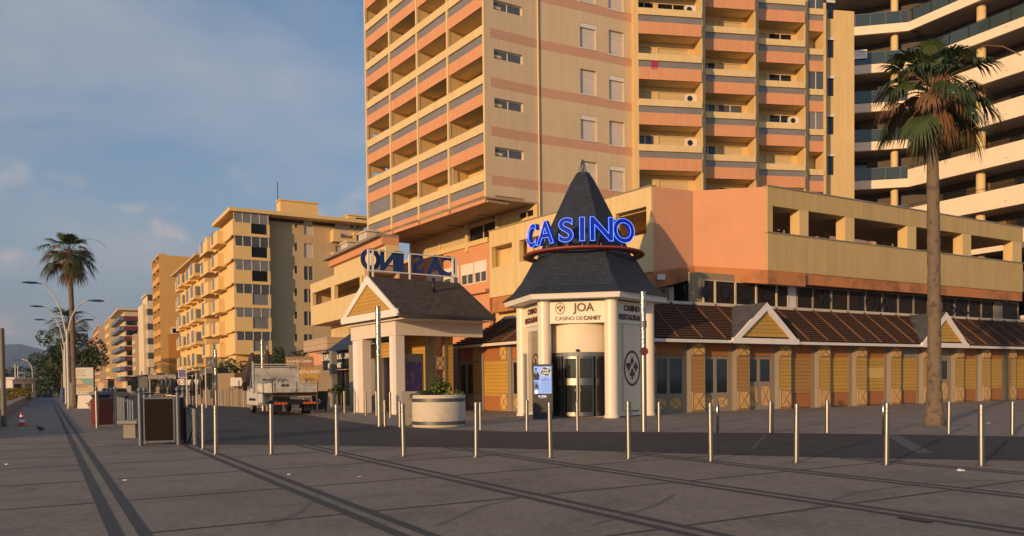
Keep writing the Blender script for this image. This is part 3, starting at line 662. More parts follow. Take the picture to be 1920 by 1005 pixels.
# front opening: glazed drum with curved steel framed doors
rD = 1.62; yD = -.85
def arc_panel(mb, r, a0, a1, z0, z1, th=.03, n=10, cy=yD):
    for i in range(n):
        t0 = a0+(a1-a0)*i/n; t1 = a0+(a1-a0)*(i+1)/n
        c = [(r*math.cos(t), cy+r*math.sin(t)) for t in (t0, t1)]+[((r-th)*math.cos(t), cy+(r-th)*math.sin(t)) for t in (t1, t0)]
        mb.slab(c, z0, z1)
d2r = math.radians
up = MB(); arc_panel(up, rD+.04, d2r(180), d2r(360), 2.9, 5.1, .12, 24); up.build('entrance_drum', m_cream, ROT)
hd = MB(); arc_panel(hd, rD+.07, d2r(195), d2r(345), 2.72, 2.895, .14, 20); drum = hd.build('door_header', m_galv, ROT)
MB().lathe([(.10, 2.93), (.10, 2.96), (.07, 3.02), (.02, 3.04)], (0, yD-rD-.06), 12).build('door_sensor', m_black, ROT)
m_dglass = mat('door_glass', (.02, .022, .02), .05, spec=.6, var=0)
dg_ = [(198, 218), (222, 243), (246, 269), (271, 294), (297, 318), (322, 342)]
for i, (a0, a1) in enumerate(dg_):
    fr_ = MB()
    arc_panel(fr_, rD+.03, d2r(a0), d2r(a0+1.8), .08, 2.72, .05, 2); arc_panel(fr_, rD+.03, d2r(a1-1.8), d2r(a1), .08, 2.72, .05, 2)
    arc_panel(fr_, rD+.028, d2r(a0+1.8), d2r(a1-1.8), .081, .25, .046, 6); arc_panel(fr_, rD+.028, d2r(a0+1.8), d2r(a1-1.8), 1.45, 1.75, .046, 6)
    arc_panel(fr_, rD+.028, d2r(a0+1.8), d2r(a1-1.8), 2.62, 2.719, .046, 6)
    o = fr_.build('glass_door', m_dsteel, ROT)
    g = MB(); arc_panel(g, rD+.01, d2r(a0+1.8), d2r(a1-1.8), .25, 1.45, .012, 6); arc_panel(g, rD+.01, d2r(a0+1.8), d2r(a1-1.8), 1.75, 2.62, .012, 6); g.build('pane', m_dglass, o)
    if i in (2, 3):
        h = MB(); a = d2r(a1-3 if i == 2 else a0+3); x, y = (rD+.08)*math.cos(a), yD+(rD+.08)*math.sin(a); h.tube([(x, y, 1.0), (x, y, 1.4)], .018, 6); h.build('handle', m_steel, o)
MB().slab([hexp(RC-.4, k) for k in range(6)], .012, .07).build('threshold', m_conc, ROT)
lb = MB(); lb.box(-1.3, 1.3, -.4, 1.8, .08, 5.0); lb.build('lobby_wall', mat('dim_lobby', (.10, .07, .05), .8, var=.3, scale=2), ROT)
# side infills: cream wall with glass strip
for k in (1, 5):
    on_edge(k, 'side_wall', m_cream, -1.2, -.05, .05, .16, .05, 4.17) if k == 1 else on_edge(k, 'side_wall', m_cream, -1.22, -.9, .05, .16, .05, 4.17)
    on_edge(k, 'side_wall', m_cream, .75, 1.22, .05, .16, .05, 4.17)
    on_edge(k, 'window_frame', m_wfr, -.9 if k == 5 else -.05, .75, .03, .14, .05, .2); on_edge(k, 'window_frame', m_wfr, -.9 if k == 5 else -.05, .75, .03, .14, 3.95, 4.17)
    on_edge(k, 'side_glass', mat('pale_side_glass', (.34, .30, .21), .08, spec=.6, var=.2, scale=.8), -.9 if k == 5 else -.05, .75, .06, .09, .2, 3.95)
on_edge(2, 'side_wall', m_cream, -1.25, 1.25, .05, .2, .05, 4.17); on_edge(4, 'side_wall', m_cream, -1.25, 1.25, .05, .2, .05, 4.17)
a = on_edge(1, 'emblem_panel', m_cream, -.55, .95, -.02, .03, .3, 4.10)
emblem(1, .12, 2.18, .80, m_burg, -.021, a)
emblem(5, .12, 2.30, .62, m_burg, .058, a)

# ================================================================== neon sign on the cone
NS = Fr('neon_sign', 'glowing blue neon casino letters standing on a red ring round the slate cone', 'sign', cR, (math.cos(d2r(5.2))*1, -math.sin(d2r(5.2))*1, 0))
rg = MB(); n = 48
prf = [(2.35, 7.40), (2.82, 7.42), (2.85, 7.47), (2.82, 7.52), (2.35, 7.50)]
rg.add([(r*math.cos(2*PI*j/n), r*math.sin(2*PI*j/n), z) for r, z in prf for j in range(n)], [(i*n+j, i*n+(j+1) % n, ((i+1) % 5)*n+(j+1) % n, ((i+1) % 5)*n+j) for i in range(5) for j in range(n)], True)
rg.build('ring', mat('red_ring_paint', (.30, .05, .03), .5), NS)
for k in range(12):
    a = 2*PI*k/12; MB().bar((2.0*math.cos(a), 2.0*math.sin(a), 7.3), (2.5*math.cos(a), 2.5*math.sin(a), 7.42), .03, 4).build('bracket', m_galv, NS)
for ch, ang, sxx in (('C', -59, .85), ('A', -38, .88), ('S', -16, .98), ('I', -1.0, 1), ('N', 17, 1.0), ('O', 40.5, 1.05)):
    t = d2r(ang); x, y = 2.62*math.sin(t), -2.62*math.cos(t)
    lt = text(ch, 1.42, NS, (x, y, 8.17), rot=(PI/2, 0, t), mt=m_neonb, name='letter', ext=.07, off=.04, sx=sxx*1.1)
    nb = text(ch, 1.42, None, (0, 0, .135), rot=(0, 0, 0), mt=m_neon, name='neon_tube', off=.028, outline=.011); nb.parent = lt; nb.location = (0, 0, .135)
    MB().bar((x, y, 7.50), (x, y, 7.66), .03, 5).build('letter_stand', m_galv, NS)

# ================================================================== left wing
wO = gz(961, 771.5)
WG = Fr('casino_wing', 'small ochre boarded casino wing with brown slatted roof between porch and entrance', 'casino wing', wO, -A2)
wx = lambda x: WG.X(x, 0, 700)
HE = WG.L(961, 645.5)[1]
MB().box(wx(835), wx(995)+1.5, .06, .3, 0, HE).build('wall', m_wood, WG)
for (a, b) in ((889.8, 903.5), (941, 955.6)):
    a, b = wx(a), wx(b)
    MB().box(a, b, -.12, .05, .02, HE).build('pilaster', m_wood, WG)
    g = MB(); g.box(b+.003, b+.32, -.12, .05, 0, HE); g.build('pilaster_trim', m_grey, WG)
    xpanel(WG, a+.02, b-.02, 2.86, HE-.05, -.13); xpanel(WG, a+.02, b-.02, .1, 1.0, -.13)
a, b = wx(853), wx(862.5); MB().box(a, b, -.1, .05, 0, HE).build('pilaster_trim', m_grey, WG)
a, b = wx(847), wx(853); MB().box(a, b, -.13, .05, 0, HE).build('pilaster', m_wood, WG)
a, b = wx(863), wx(889.5); MB().box(a, b, -.03, .05, 2.86, HE).build('top_panel', m_rust, WG); glazed_door(WG, a, b, 0, 2.84, 0, .88)
a, b = wx(907), wx(940.5); MB().box(a, b, -.03, .05, 2.86, HE).build('top_panel', m_rust, WG); MB().box(a, b, -.035, .05, .80, 2.855).build('siding', m_wood, WG); MB().box(a, b, -.03, .05, .05, .795).build('base_panel', m_rust, WG)
a, b = wx(962), wx(993); MB().box(a, b, -.03, .05, 2.86, HE).build('top_panel', m_rust, WG); glazed_door(WG, a, b, 0, 2.84, 0, .88)
leanto(WG, WG.X(846, -.6, 650), wx(1000), -.6, HE, 2.0, 5.25, nsl=13, ribs=1.5, hip0=1.9)

# ================================================================== gabled porch
PO = Fr('entrance_porch', 'white pillared porch with a brown hipped gable roof and yellow boarded gable', 'porch', atY(744, 778, 41.), -A2)
PO.O.z = 0; PO.e.location = PO.O
zb1 = PO.L(744, 627.5)[1]; zt1 = PO.L(744, 586)[1]; zb0 = PO.L(657.6, 637.8)[1]; xLp = PO.X(657.6, 0, 620)
zc1 = (zb1+zb0)/2; zt = zt1
dep = PO.S(905, 610, 0)[0]
mb = MB(); mb.holes(xLp, 0, zb1-.02, zt, 0, .35, []); mb.box(-.35, 0, .351, dep, zb1, zt); mb.box(xLp, xLp+.35, .351, dep, zb1, zt)
mb.box(xLp, PO.X(673, 0, 636), .002, .348, zb0-.05, zb1); mb.build('entablature', m_whites, PO)
for (a, b, c) in ((662, 684, 0), (733, 757, 0)):
    x0, x1 = PO.X(a, .1, 760), PO.X(b, .1, 770); x1 = min(x1, -.04); x0 = max(x0, xLp+.1)
    MB().box(x0, (x0+x1)/2-.03, .06, .5, 0, zb1-.02).build('pillar', m_white, PO); MB().box((x0+x1)/2+.03, x1, .02, .52, 0, zb1-.02).build('pillar', m_whites, PO)
MB().box(xLp+.12, xLp+.5, 1.4, 1.8, 0, zb1-.02).build('pillar', m_white, PO)
# roof
yg = -.45; xa, za = PO.L(687.5, 518, yg); xel = PO.X(640, yg, 601); zer = PO.L(748, 585.5, yg)[1]; xer = PO.X(748, yg, 585); zel = zer
xa = (xel+xer)/2; za = PO.L(687.5, 518, yg)[1]
yr = PO.S(861, 526, xa)[0]; ye = PO.S(928, 590, xer)[0]
rf = MB(); t = .12
def quadslab(mb, pts, dz=-.12): mb.hull([tuple(p) for p in pts], [(p[0], p[1], p[2]+dz) for p in pts])
quadslab(rf, [(xer, yg, zer), (xa, yg, za), (xa, yr, za), (xer, ye, zer)]); quadslab(rf, [(xa, yg, za), (xel, yg, zel), (xel, ye, zel), (xa, yr, za)])
rf.hull([(xer, ye, zer), (xel, ye, zel), (xa, yr, za)], [(xer, ye, zer-.12), (xel, ye, zel-.12), (xa, yr, za-.12)])
ro = rf.build('roof', m_roofg, PO)
vp = PO.S(813, 548, xa+(xer-xa)*.35); q = MB().tube([(xa+(xer-xa)*.35, vp[0], za-(za-zer)*.35-.1), (xa+(xer-xa)*.35, vp[0], za-(za-zer)*.35+.75)], .09, 10); q.build('vent_pipe', m_black, PO)
vb = MB(); s = .42
vb.prism([(xel-.05, zel-.02), (xel+.42, zel-.02), (xa, za-.45), (xa, za+.03)], yg-.06, yg+.02); vb.prism([(xer+.05, zer-.02), (xa, za+.03), (xa, za-.45), (xer-.42, zer-.02)], yg-.06, yg+.02)
vb.box(xel+.1, xer-.1, yg-.065, yg+.025, zel-.16, zel+.2); vb.build('verge_board', m_white, PO)
MB().prism([(xel+.5, zel+.1), (xer-.5, zel+.1), (xa, za-.42)], yg+.03, yg+.2).build('gable', m_wood, PO)
MB().box(xer-.02, xer+.1, yg, ye, zer-.22, zer-.08).build('gutter', m_dsteel, PO)
MB().box(xel+.2, xer-.1, yg+.25, ye-.3, zer-.3, zer-.24).build('soffit', m_whites, PO)
# inner shop front under the porch
yi = 2.6
MB().box(xLp-.2, -.9, yi+.1, yi+.35, 0, zb1+.4).build('inner_wall', m_wood, PO)
MB().box(xLp-.1, PO.X(662, yi, 660), yi-.3, yi+.1, 0, zb1).build('pilaster', m_grey, PO)
a, b = PO.X(680, 1.2, 660), PO.X(735, 1.2, 660); MB().box(a, b, 1.2, 1.4, PO.L(700, 672, 1.2)[1], PO.L(700, 645, 1.2)[1]).build('fascia_board', m_wood, PO)
vs_ = MB(); z0v = PO.L(700, 645, 1.3)[1]
for k in range(5): vs_.box(a, b, 1.25, 1.5, z0v+.1+k*.16, z0v+.15+k*.16)
vs_.build('grille', m_black, PO)
def shopwin(x0, x1, z0, z1, y, poster=True, nm='shop_window'):
    w = MB(); w.holes(x0, x1, z0, z1, y-.06, y+.06, [(x0+.08, x1-.08, z0+.1, z1-.1)]); o = w.build(nm, m_grey, PO); MB().box(x0+.08, x1-.08, y, y+.02, z0+.1, z1-.1).build('poster', m_purp if poster else m_glass, o); return o
za_, zb_ = 1.05, 2.75
d0, d1 = PO.X(690, yi, 700), PO.X(732, yi, 700)
shopwin(d0, (d0+d1)/2, 1.0, 2.9, yi); shopwin((d0+d1)/2, d1, 1.0, 2.9, yi); xpanel(PO, d0+.05, (d0+d1)/2-.05, .1, .95, yi); xpanel(PO, (d0+d1)/2+.05, d1-.05, .1, .95, yi)
shopwin(d0, d1, 2.95, 3.5, yi)
# side wall that continues to the wing, yellow boards seen right of the pillars
xs0 = -.3
sw = MB(); sw.box(-1.0, -.8, yi+.2, dep+4, 0, zb1+.3); 
side = Fr('casino_shop_front', 'recessed ochre boarded shop front with purple poster window right of the porch pillars', 'shop front', PO.O+PO.ay*3.4+PO.ax*(-.9), B2)
# this front faces the right end of the porch opening, parallel to the ridge
Ls = side.X(850, 0, 700)
MB().box(0, Ls, 0, .25, 0, zb1+.2).build('wall', m_wood, side)
x0, x1 = side.X(757, 0, 720), side.X(793, 0, 720)
w = MB(); w.holes(x0, x1, .9, 3.2, -.08, -.002, [(x0+.1, x1-.12, 1.0, 2.75)]); o = w.build('shop_window', m_grey, side); MB().box(x0+.1, x1-.12, -.03, -.01, 1.0, 2.75).build('poster', m_purp, o)
for xx in (811, 834, 800): 
    q = side.X(xx, 0, 700); MB().box(q-.06, q+.06, -.06, -.002, 0, zb1).build('post', m_grey, side)
xpanel(side, side.X(815, 0, 700), side.X(832, 0, 700), 2.35, 3.05, -.01)
# casino roof sign on the ridge, seen from behind
RS = Fr('roof_sign', 'white framed blue casino sign on the porch roof ridge seen from behind', 'sign', PO.O+PO.ax*xa, B2)
# local x runs along the ridge away from us
def rx(x, y): return RS.L(x, y)
xA, xB = rx(683, 500)[0], rx(853, 500)[0]; zT = rx(770, 475)[1]; zB_ = rx(770, 514)[1]
fr_ = MB(); fr_.box(xA+.3, xB, -.05, .05, zT-.06, zT); fr_.box(xA+.3, xB, -.05, .05, zB_, zB_+.06)
for x in (691, 699, 768, 849, 855): q = rx(x, 500)[0]; fr_.box(q-.05, q+.05, -.051, .051, zB_-.003, zT+.003)
for x in (699, 768, 849): q = rx(x, 500)[0]; fr_.box(q-.04, q+.04, -.04, .04, za-.05, zB_)
fr_.build('frame', m_white, RS)
hh = zT-zB_+.10
for ch, x in zip('ONISAC', (697, 731, 753, 786, 818, 845)):
    text(ch, hh*1.22, RS, (rx(x, 495)[0], .12, (zT+zB_)/2), rot=(PI/2, 0, PI), mt=m_blue, name='letter', ext=.04, off=.05, sx=1.5 if ch == 'I' else .95)

# ================================================================== apartment tower
KT = 1.14
tc_ = atY(911, 200, 44.05*KT); FL = 2.675*KT
TW = Fr('apartment_tower', 'tall yellow and beige apartment tower with orange fronted balconies above the casino', 'apartment tower', (tc_.x, tc_.y, 0), -A2)
zr0 = TW.L(911, 323)[1]                      # lowest handrail top at the near corner
zB = TW.L(911, 369)[1]
colpx = [(692, 447), (736, 430), (787, 411), (844, 390), (911, 366)]
cx_ = [TW.L(x, y)[0] for x, y in colpx]; cx_[0] = TW.X(691, 0, 400); cx_[-1] = 0
NF = 9; DB = 1.5; rng = random.Random(3)
ac_spots = []
def ac_unit(parent, x, y, z, rot=0, name='air_conditioner'):
    o = MB().box(-.42, .42, -.16, .16, -.3, .3).build(name, m_wfr, parent, bevel=.02); o.location = (x, y, z); o.rotation_euler = (0, 0, rot)
    f = MB(); f.lathe([(.20, -.012), (.20, .0)], (0, 0), 18); g = f.build('fan_grille', m_black, o); g.rotation_euler = (PI/2, 0, 0); g.location = (-.12, -.165, 0)
    b = MB().box(-.4, .4, -.12, .2, -.36, -.33).build('bracket', m_galv, o); return o
for k in range(4):
    MB().box(cx_[k]-.10, cx_[k]+.10, -.09, .10, zB, zr0+FL*NF).build('column', m_yel2, TW)
MB().box(-.18, .0, -.09, .10, zB, zr0+FL*NF).build('column', m_yel2, TW)
for fl in range(NF):
    zr = zr0+FL*fl; zf = zr-1.62*KT; zo = zr-.50*KT
    for k in range(4):
        a, b = cx_[k]+.10, cx_[k+1]-(.10 if k < 3 else .18)
        o = MB().box(a, b, -.02, .10, zf, zf+.66*KT).build('balcony_front', m_oran, TW)
        MB().box(a, b, -.08, .08, zr-.47*KT, zr).build('handrail_panel', m_yel2, o)
        MB().box(a, b, .02, .04, zf+.665*KT, zr-.475*KT).build('glass_panel', m_smoke, o)
    sl_ = MB(); sl_.box(cx_[0], -.05, .101, DB+.2, zf, zf+.16); sl_.build('balcony_floor', m_yel2 if fl else m_ceil, TW)
    # partitions
    for k in range(1, 4): MB().box(cx_[k]-.07, cx_[k]+.07, .12, DB, zf+.161, zf+FL-.01).build('partition', m_yel, TW)
    p = MB(); x = cx_[0]
    e_ = MB(); e_.box(x-.1, x+.06, .12, .5, zf+.161, zf+FL-.01); e_.box(x-.1, x+.06, .5, DB, zf+.161, zr+.1); e_.box(x-.1, x+.06, .5, DB, zr+.75, zf+FL-.01); e_.build('end_wall', m_yel, TW)
    # back wall with openings
    hs = []
    for k in range(4):
        a, b = cx_[k]+.25, cx_[k+1]-.25; w = b-a
        hs.append((a+w*.12, a+w*.9, zf+.3, zf+FL-.5) if k else (a, a+w*.25, zf+.3, zf+FL-.5))
    MB().holes(cx_[0]+.5, -.1, zf+.16, zf+FL, DB, DB+.2, hs).build('rear_wall', m_yel, TW)
    for k, h in enumerate(hs):
        r = rng.random()
        o = MB().box(h[0], h[1], DB+.05, DB+.09, h[2], h[3]).build('shutter' if r < .7 else 'window', m_shut if r < .7 else m_glass, TW)
        MB().box((h[0]+h[1])/2-.03, (h[0]+h[1])/2+.03, DB+.0, DB+.049, h[2], h[3]).build('frame', m_yel2, o)
for (x, y, kf) in ((752, 205, 0), (806, 343, 0)):
    q = TW.L(x, y, DB-.3); ac_unit(TW, q[0], DB-.3, q[1], 0)
# awning rolled under a ceiling, and an enclosed corner pane
q = TW.L(884, 126, .5); MB().tube([(q[0]-1.4, .6, q[1]), (q[0]+1.2, .6, q[1])], .09, 8).build('rolled_awning', m_white, TW)
q = cx_[0]+.1; MB().box(q, cx_[1]-.1, .045, .07, zr0+.02, zr0+.9*KT+.2).build('glazed_infill', m_smoke, TW)
MB().box(cx_[3]+.25, cx_[3]+.29, .06, .12, zr0, zr0+FL-1.65*KT).build('infill_post', m_wfr, TW)
# overhang underside and body
gx = TW.w2l(onp(1008, 200, TW.O, A)); 
TWG = TW.O.copy()
def tl(p): q = TW.w2l(p); return (q[0], q[1])
g0 = onp(1008, 250, TW.O, A); g0.z = 0
# second gable section, turned a few degrees
_d = ray(4000, 700); dB3 = V((_d.x, _d.y, 0)).normalized(); nB3 = V((-dB3.y, dB3.x, 0))
g1 = onp(1187, 250, g0, nB3); g1.z = 0
top = zr0+FL*NF-.3
# gable 1: overhanging
def wallseg(parent, name, mt, a, b, z0, z1, holes_px, off=0., t=.3):
    fr = object.__new__(Fr); fr.O = V((a.x, a.y, 0)); fr.ax = (b-a).normalized(); fr.ax.z = 0; fr.ay = V((-fr.ax.y, fr.ax.x, 0))
    L = (V((b.x, b.y, 0))-fr.O).length
    e = bpy.data.objects.new(name+'_frame', None)
    hs = []
    for (xa, xb, ya, yb) in holes_px:
        x0 = fr.L(xa, ya, 0)[0]; x1 = fr.L(xb, ya, 0)[0]; zt_ = fr.L(xa, ya, 0)[1]; zb_ = fr.L(xa, yb, 0)[1]; hs.append((x0, x1, zb_, zt_))
    bpy.data.objects.remove(e)
    mb = MB().holes(0, L, z0, z1, off, off+t, hs)
    ang = math.atan2(fr.ax.y, fr.ax.x)-math.atan2(parent.ax.y, parent.ax.x); ol = parent.w2l(V((a.x, a.y, 0)))
    def place(o): o.location = (ol[0], ol[1], 0); o.rotation_euler = (0, 0, ang); return o
    place(mb.build(name, mt, parent)); return fr, hs, L, place
y1s = [20.5-93.2*i for i in range(-3, 1)]
holes1 = []
TG1 = wallseg(TW, 'gable_wall', m_beige, TW.O, g0, zB, top, [])[0]
zW = [TG1.L(926, y)[1] for y in (1.5, 15.5)]
zw_t, zw_b = TG1.L(926, 91)[1], TG1.L(926, 109)[1]
bpy.data.objects.remove([o for o in bpy.data.objects if o.name == 'gable_wall'][0])
hs1 = []; xw0, xw1 = TG1.L(926, 100)[0], TG1.L(980, 115)[0]
for i in range(-3, 5): hs1.append((xw0, xw1, zw_b+FL*i, zw_t+FL*i))
LG = (g0-V((TW.O.x, TW.O.y, 0))).length
ang = math.atan2(TG1.ax.y, TG1.ax.x)-math.atan2(TW.ax.y, TW.ax.x)
def put(o, fr_O, a): l = TW.w2l(fr_O); o.location = (l[0], l[1], 0); o.rotation_euler = (0, 0, a); return o
put(MB().holes(0, LG, zB, top, 0, .3, hs1).build('gable_wall', m_beige, TW), TW.O, ang)
for h in hs1:
    if h[3] > top or h[2] < zB: continue
    w = MB(); m_ = (h[0]+h[1])/2
    w.holes(h[0], h[1], h[2], h[3], .14, .2, [(h[0]+.06, m_-.03, h[2]+.06, h[3]-.06), (m_+.03, h[1]-.06, h[2]+.06, h[3]-.06)])
    o = put(w.build('window', m_wfr, TW), TW.O, ang)
    MB().box(h[0]+.06, h[1]-.06, .17, .185, h[2]+.06, h[3]-.06).build('pane', m_glass2, o)
zb_t, zb_b = TG1.L(918, 50.7+93.2)[1], TG1.L(918, 68+93.2)[1]
for i in range(-3, 6):
    z0, z1 = zb_b+FL*i+.0, zb_t+FL*i+.0
    if z0 < zB or z1 > top: continue
    put(MB().box(.35, LG, -.012, .05, z0, z1).build('terracotta_band', m_pinkband, TW), TW.O, ang)
# gable 2 with two window columns
T2 = object.__new__(Fr); T2.O = g0.copy(); T2.ax = dB3; T2.ay = nB3
ang2 = math.atan2(dB3.y, dB3.x)-math.atan2(TW.ax.y, TW.ax.x)
L2 = (g1-g0).length
hs2 = []
for (xa, xb, yt, yb) in ((1088, 1118, 128, 175), (1142, 1170, 140.5, 186.5)):
    x0, x1 = T2.L(xa, yt)[0], T2.L(xb, yt)[0]; zt_, zb_ = T2.L(xa, yt)[1], T2.L(xa, yb)[1]
    for i in range(-4, 5): hs2.append((x0, x1, zb_+FL*i, zt_+FL*i))
put(MB().holes(0, L2, 0, top, 0, .3, hs2).build('gable_wall', m_beige, TW), g0, ang2)
for j, h in enumerate(hs2):
    if h[3] > top: continue
    o = put(MB().box(h[0], h[1], .15, .18, h[2], h[3]).build('shutter', m_shutw, TW), g0, ang2)
    MB().box(h[0]-.03, h[1]+.03, .03, .149, h[3]-.28*(j % 2), h[3]+.02).build('shutter_box', m_wfr, o) if j % 2 else None
    MB().box(h[0]-.05, h[1]+.05, -.05, .145, h[2]-.06, h[2]).build('sill', m_wfr, o)
zz0 = T2.L(1013, 73.7+93)[1]; zz1 = T2.L(1013, 86+93)[1]
for i in range(-3, 6):
    z0, z1 = zb_b+FL*i, zb_t+FL*i
    if z1 > top: continue
    put(MB().box(0.02, L2, -.012, .05, z0, z1).build('terracotta_band', m_pinkband, TW), g0, ang2)
put(MB().tube([(.05, -.08, 0), (.05, -.08, top)], .06, 8).build('drainpipe', m_yel2, TW), g0, ang2)
# soffit of the overhang and recessed lower storey
s0 = TW.w2l(g0); rec = s0[1]-.2
sf = MB()
sf.slab([(cx_[0]-.1, -.02), (-.02, -.02), (s0[0], s0[1]), (cx_[0]-.1, s0[1])], zB-.1, zB+.1); sf.build('overhang_soffit', m_ceil, TW)
bmz = MB()
for k in range(1, 4): bmz.box(cx_[k]-.12, cx_[k]+.12, .1, rec, zB-.22, zB-.101)
bmz.build('soffit_beam', m_ceil, TW)
MB().box(cx_[0]+.2, s0[0]-.4, DB+2.2, DB+2.4, zB, top).build('core_wall', m_yel, TW)
MB().slab([(cx_[0]+2.2, rec+.5), (s0[0]-.1, rec+.5), (s0[0]+2, s0[1]+8), (cx_[0]+2.2, s0[1]+8)], 0, zB-.05).build('lower_core', m_yel, TW)
x770 = TW.X(771, rec, 430)
zl0 = TW.L(880, 462, rec)[1]; zl1 = zB-.1
wl = [TW.X(x, rec, 430) for x in (774, 822, 825, 875, 880, 932, 974, 1000)]
hsL = [(wl[0]+.3, wl[1], zl0+.1, zl1-.35), (wl[2], wl[3], zl0+.1, zl1-.35), (wl[4], wl[5], zl0+.05, zl1-.3), (wl[6], wl[7], zl0+.9, zl1-.3)]
MB().holes(x770, s0[0]+.1, zl0-.25, zl1, rec, rec+.25, hsL).build('lower_wall', m_yel, TW)
for i, h in enumerate(hsL):
    o = MB().box(h[0], h[1], rec+.1, rec+.13, h[2], h[3]).build('shutter' if i < 2 else 'window', m_shut if i < 2 else m_glass, TW)
    MB().box((h[0]+h[1])/2-.04, (h[0]+h[1])/2+.04, rec+.04, rec+.099, h[2], h[3]).build('frame', m_yel2, o)
for k in (0, 3, 5): MB().box(wl[k]-.25 if k == 0 else wl[k]+.05, wl[k]+.05 if k == 0 else wl[k]+.4, rec-.2, rec, zl0-.4, zl1).build('pillar', m_yel2, TW)

# balcony bays on the right front
_d = ray(10000, 690); dF = V((_d.x, _d.y, 0)).normalized(); nF = V((-dF.y, dF.x, 0))
angF = math.atan2(dF.y, dF.x)-math.atan2(TW.ax.y, TW.ax.x)
bays = [(1190, 1316, 48.1, [99.5, 185.5, 270], 0), (1316, 1416, 50.3, [128.5, 207.5, 289], 1), (1416, 1509.5, 52.6, [71.5, 148.7, 227, 306], 2), (1509.5, 1549, 54.0, [91, 166.5, 241.5, 317], 3)]
prev = None
rb = random.Random(11)
for bi, (xa, xb, Yb, rails, _) in enumerate(bays):
    Yb *= KT; o0 = atY(xa, 200, Yb); o0.z = 0
    f = object.__new__(Fr); f.O = o0; f.ax = dF; f.ay = nF
    Wd = f.L(xb, 200)[0]; D = 1.35
    zr_ = f.L(xa+4, rails[-1])[1]; fh = (f.L(xa+4, rails[0])[1]-zr_)/(len(rails)-1)
    P = lambda o: put(o, o0, angF)
    pw = .28 if bi else .30
    ztp = zr_+fh*4+.5; zbm = zr_-fh*1.9
    P(MB().box(0, pw, 0, D+2.5, zbm, ztp).build('pier', m_yel, TW))
    if bi == 3: P(MB().box(Wd-.2, Wd, 0, D+2, zbm, ztp).build('pier', m_yel, TW))
    xR = Wd+(.0 if bi < 3 else -.2)
    # right hand cheek wall of the bay (sunlit from the left)
    P(MB().box(xR-.0, xR+.12, .12, D+2, zbm, ztp).build('cheek_wall', m_yel, TW)) if bi < 3 else None
    for fl in range(-1, 5):
        zr = zr_+fh*fl; zf = zr-1.62*fh/2.9; s = fh/2.9
        if zr-1.8 > ztp: continue
        o = P(MB().box(pw, xR, .0, .12, zf, zf+.78*s).build('balcony_front', m_oran if bi != 1 else m_oran, TW))
        MB().box(pw, xR, -.06, .06, zr-.42*s, zr).build('handrail_panel', m_yel2, o)
        MB().box(pw, xR, .04, .055, zf+.785*s, zr-.425*s).build('glass_panel', m_smoke, o)
        P(MB().box(pw, xR, .121, D+.1, zf, zf+.15).build('balcony_floor', m_yel2, TW))
        w = xR-pw
        if bi == 3:
            if fl in (-1, 1, 2, 4) :
                g = MB().box(pw, xR, .07, .10, zr+.01, zf+fh-.01); o = P(g.build('glazed_infill', m_glass2 if fl != 1 else m_smoke, TW)); MB().box((pw+xR)/2-.03, (pw+xR)/2+.03, .05, .0695, zr+.01, zf+fh-.01).build('frame', m_wfr, o)
            P(MB().box(pw, xR, D, D+.2, zf+.15, zf+fh).build('rear_wall', m_yel, TW)); continue
        a1, b1, a2, b2 = pw+w*.05, pw+w*.34, pw+w*.42, pw+w*.9
        h_ = [(a1, b1, zf+.2, zf+fh-.35), (a2, b2, zf+.2, zf+fh-.35)]
        P(MB().holes(pw, xR, zf+.151, zf+fh-.01, D, D+.2, h_).build('rear_wall', m_yel, TW))
        for h in h_:
            r = rb.random(); mt_ = m_shut if r < .62 else (m_glass if r < .85 else m_glass2)
            o = P(MB().box(h[0], h[1], D+.06, D+.1, h[2], h[3]).build('shutter' if r < .62 else 'window', mt_, TW))
            if r >= .62: MB().box((h[0]+h[1])/2-.03, (h[0]+h[1])/2+.03, D+.02, D+.0595, h[2], h[3]).build('frame', m_wfr, o)
        if (bi, fl) in ((0, 1), (0, 0), (2, 1), (0, 3)):
            o = ac_unit(TW, 0, 0, 0); l = TW.w2l(o0+dF*(xR-.45)+nF*.9); o.location = (l[0], l[1], zr+.45); o.rotation_euler = (0, 0, angF)
        # a few things stored on the balconies, seen through the smoked glass
# last narrow wall with a window column
oW = atY(1549.5, 200, 55.2*KT); oW.z = 0
f = object.__new__(Fr); f.O = oW; f.ax = dF; f.ay = nF; hW = []
for y0, y1 in ((5, 35), (75, 108), (147, 180), (219, 252), (293, 328), (-70, -38)):
    hW.append((f.L(1551.5, y0)[0], f.L(1564, y0)[0], f.L(1556, y1)[1], f.L(1556, y0)[1]))
WdW = f.L(1596.5, 200)[0]
put(MB().holes(0, WdW, 5, zr_+fh*4+.5, 0, .3, hW).build('end_bay_wall', m_yel, TW), oW, angF)
for h in hW: o = put(MB().box(h[0], h[1], .12, .14, h[2], h[3]).build('window', m_glass, TW), oW, angF); MB().box(h[0]-.05, h[1]+.06, -.05, .1, h[3], h[3]+.18).build('shutter_box', m_wfr, o)
put(MB().box(WdW-.02, WdW+.25, .02, 9, 5, zr_+fh*4+.5).build('side_wall', m_yel, TW), oW, angF)
MB().slab([tl(g0+dB3*.3+nB3*.4), tl(g1+nB3*.4), tl(g1+nB3*9), tl(g0+nB3*9)], 6, top-.1).build('core', m_ceil, TW)

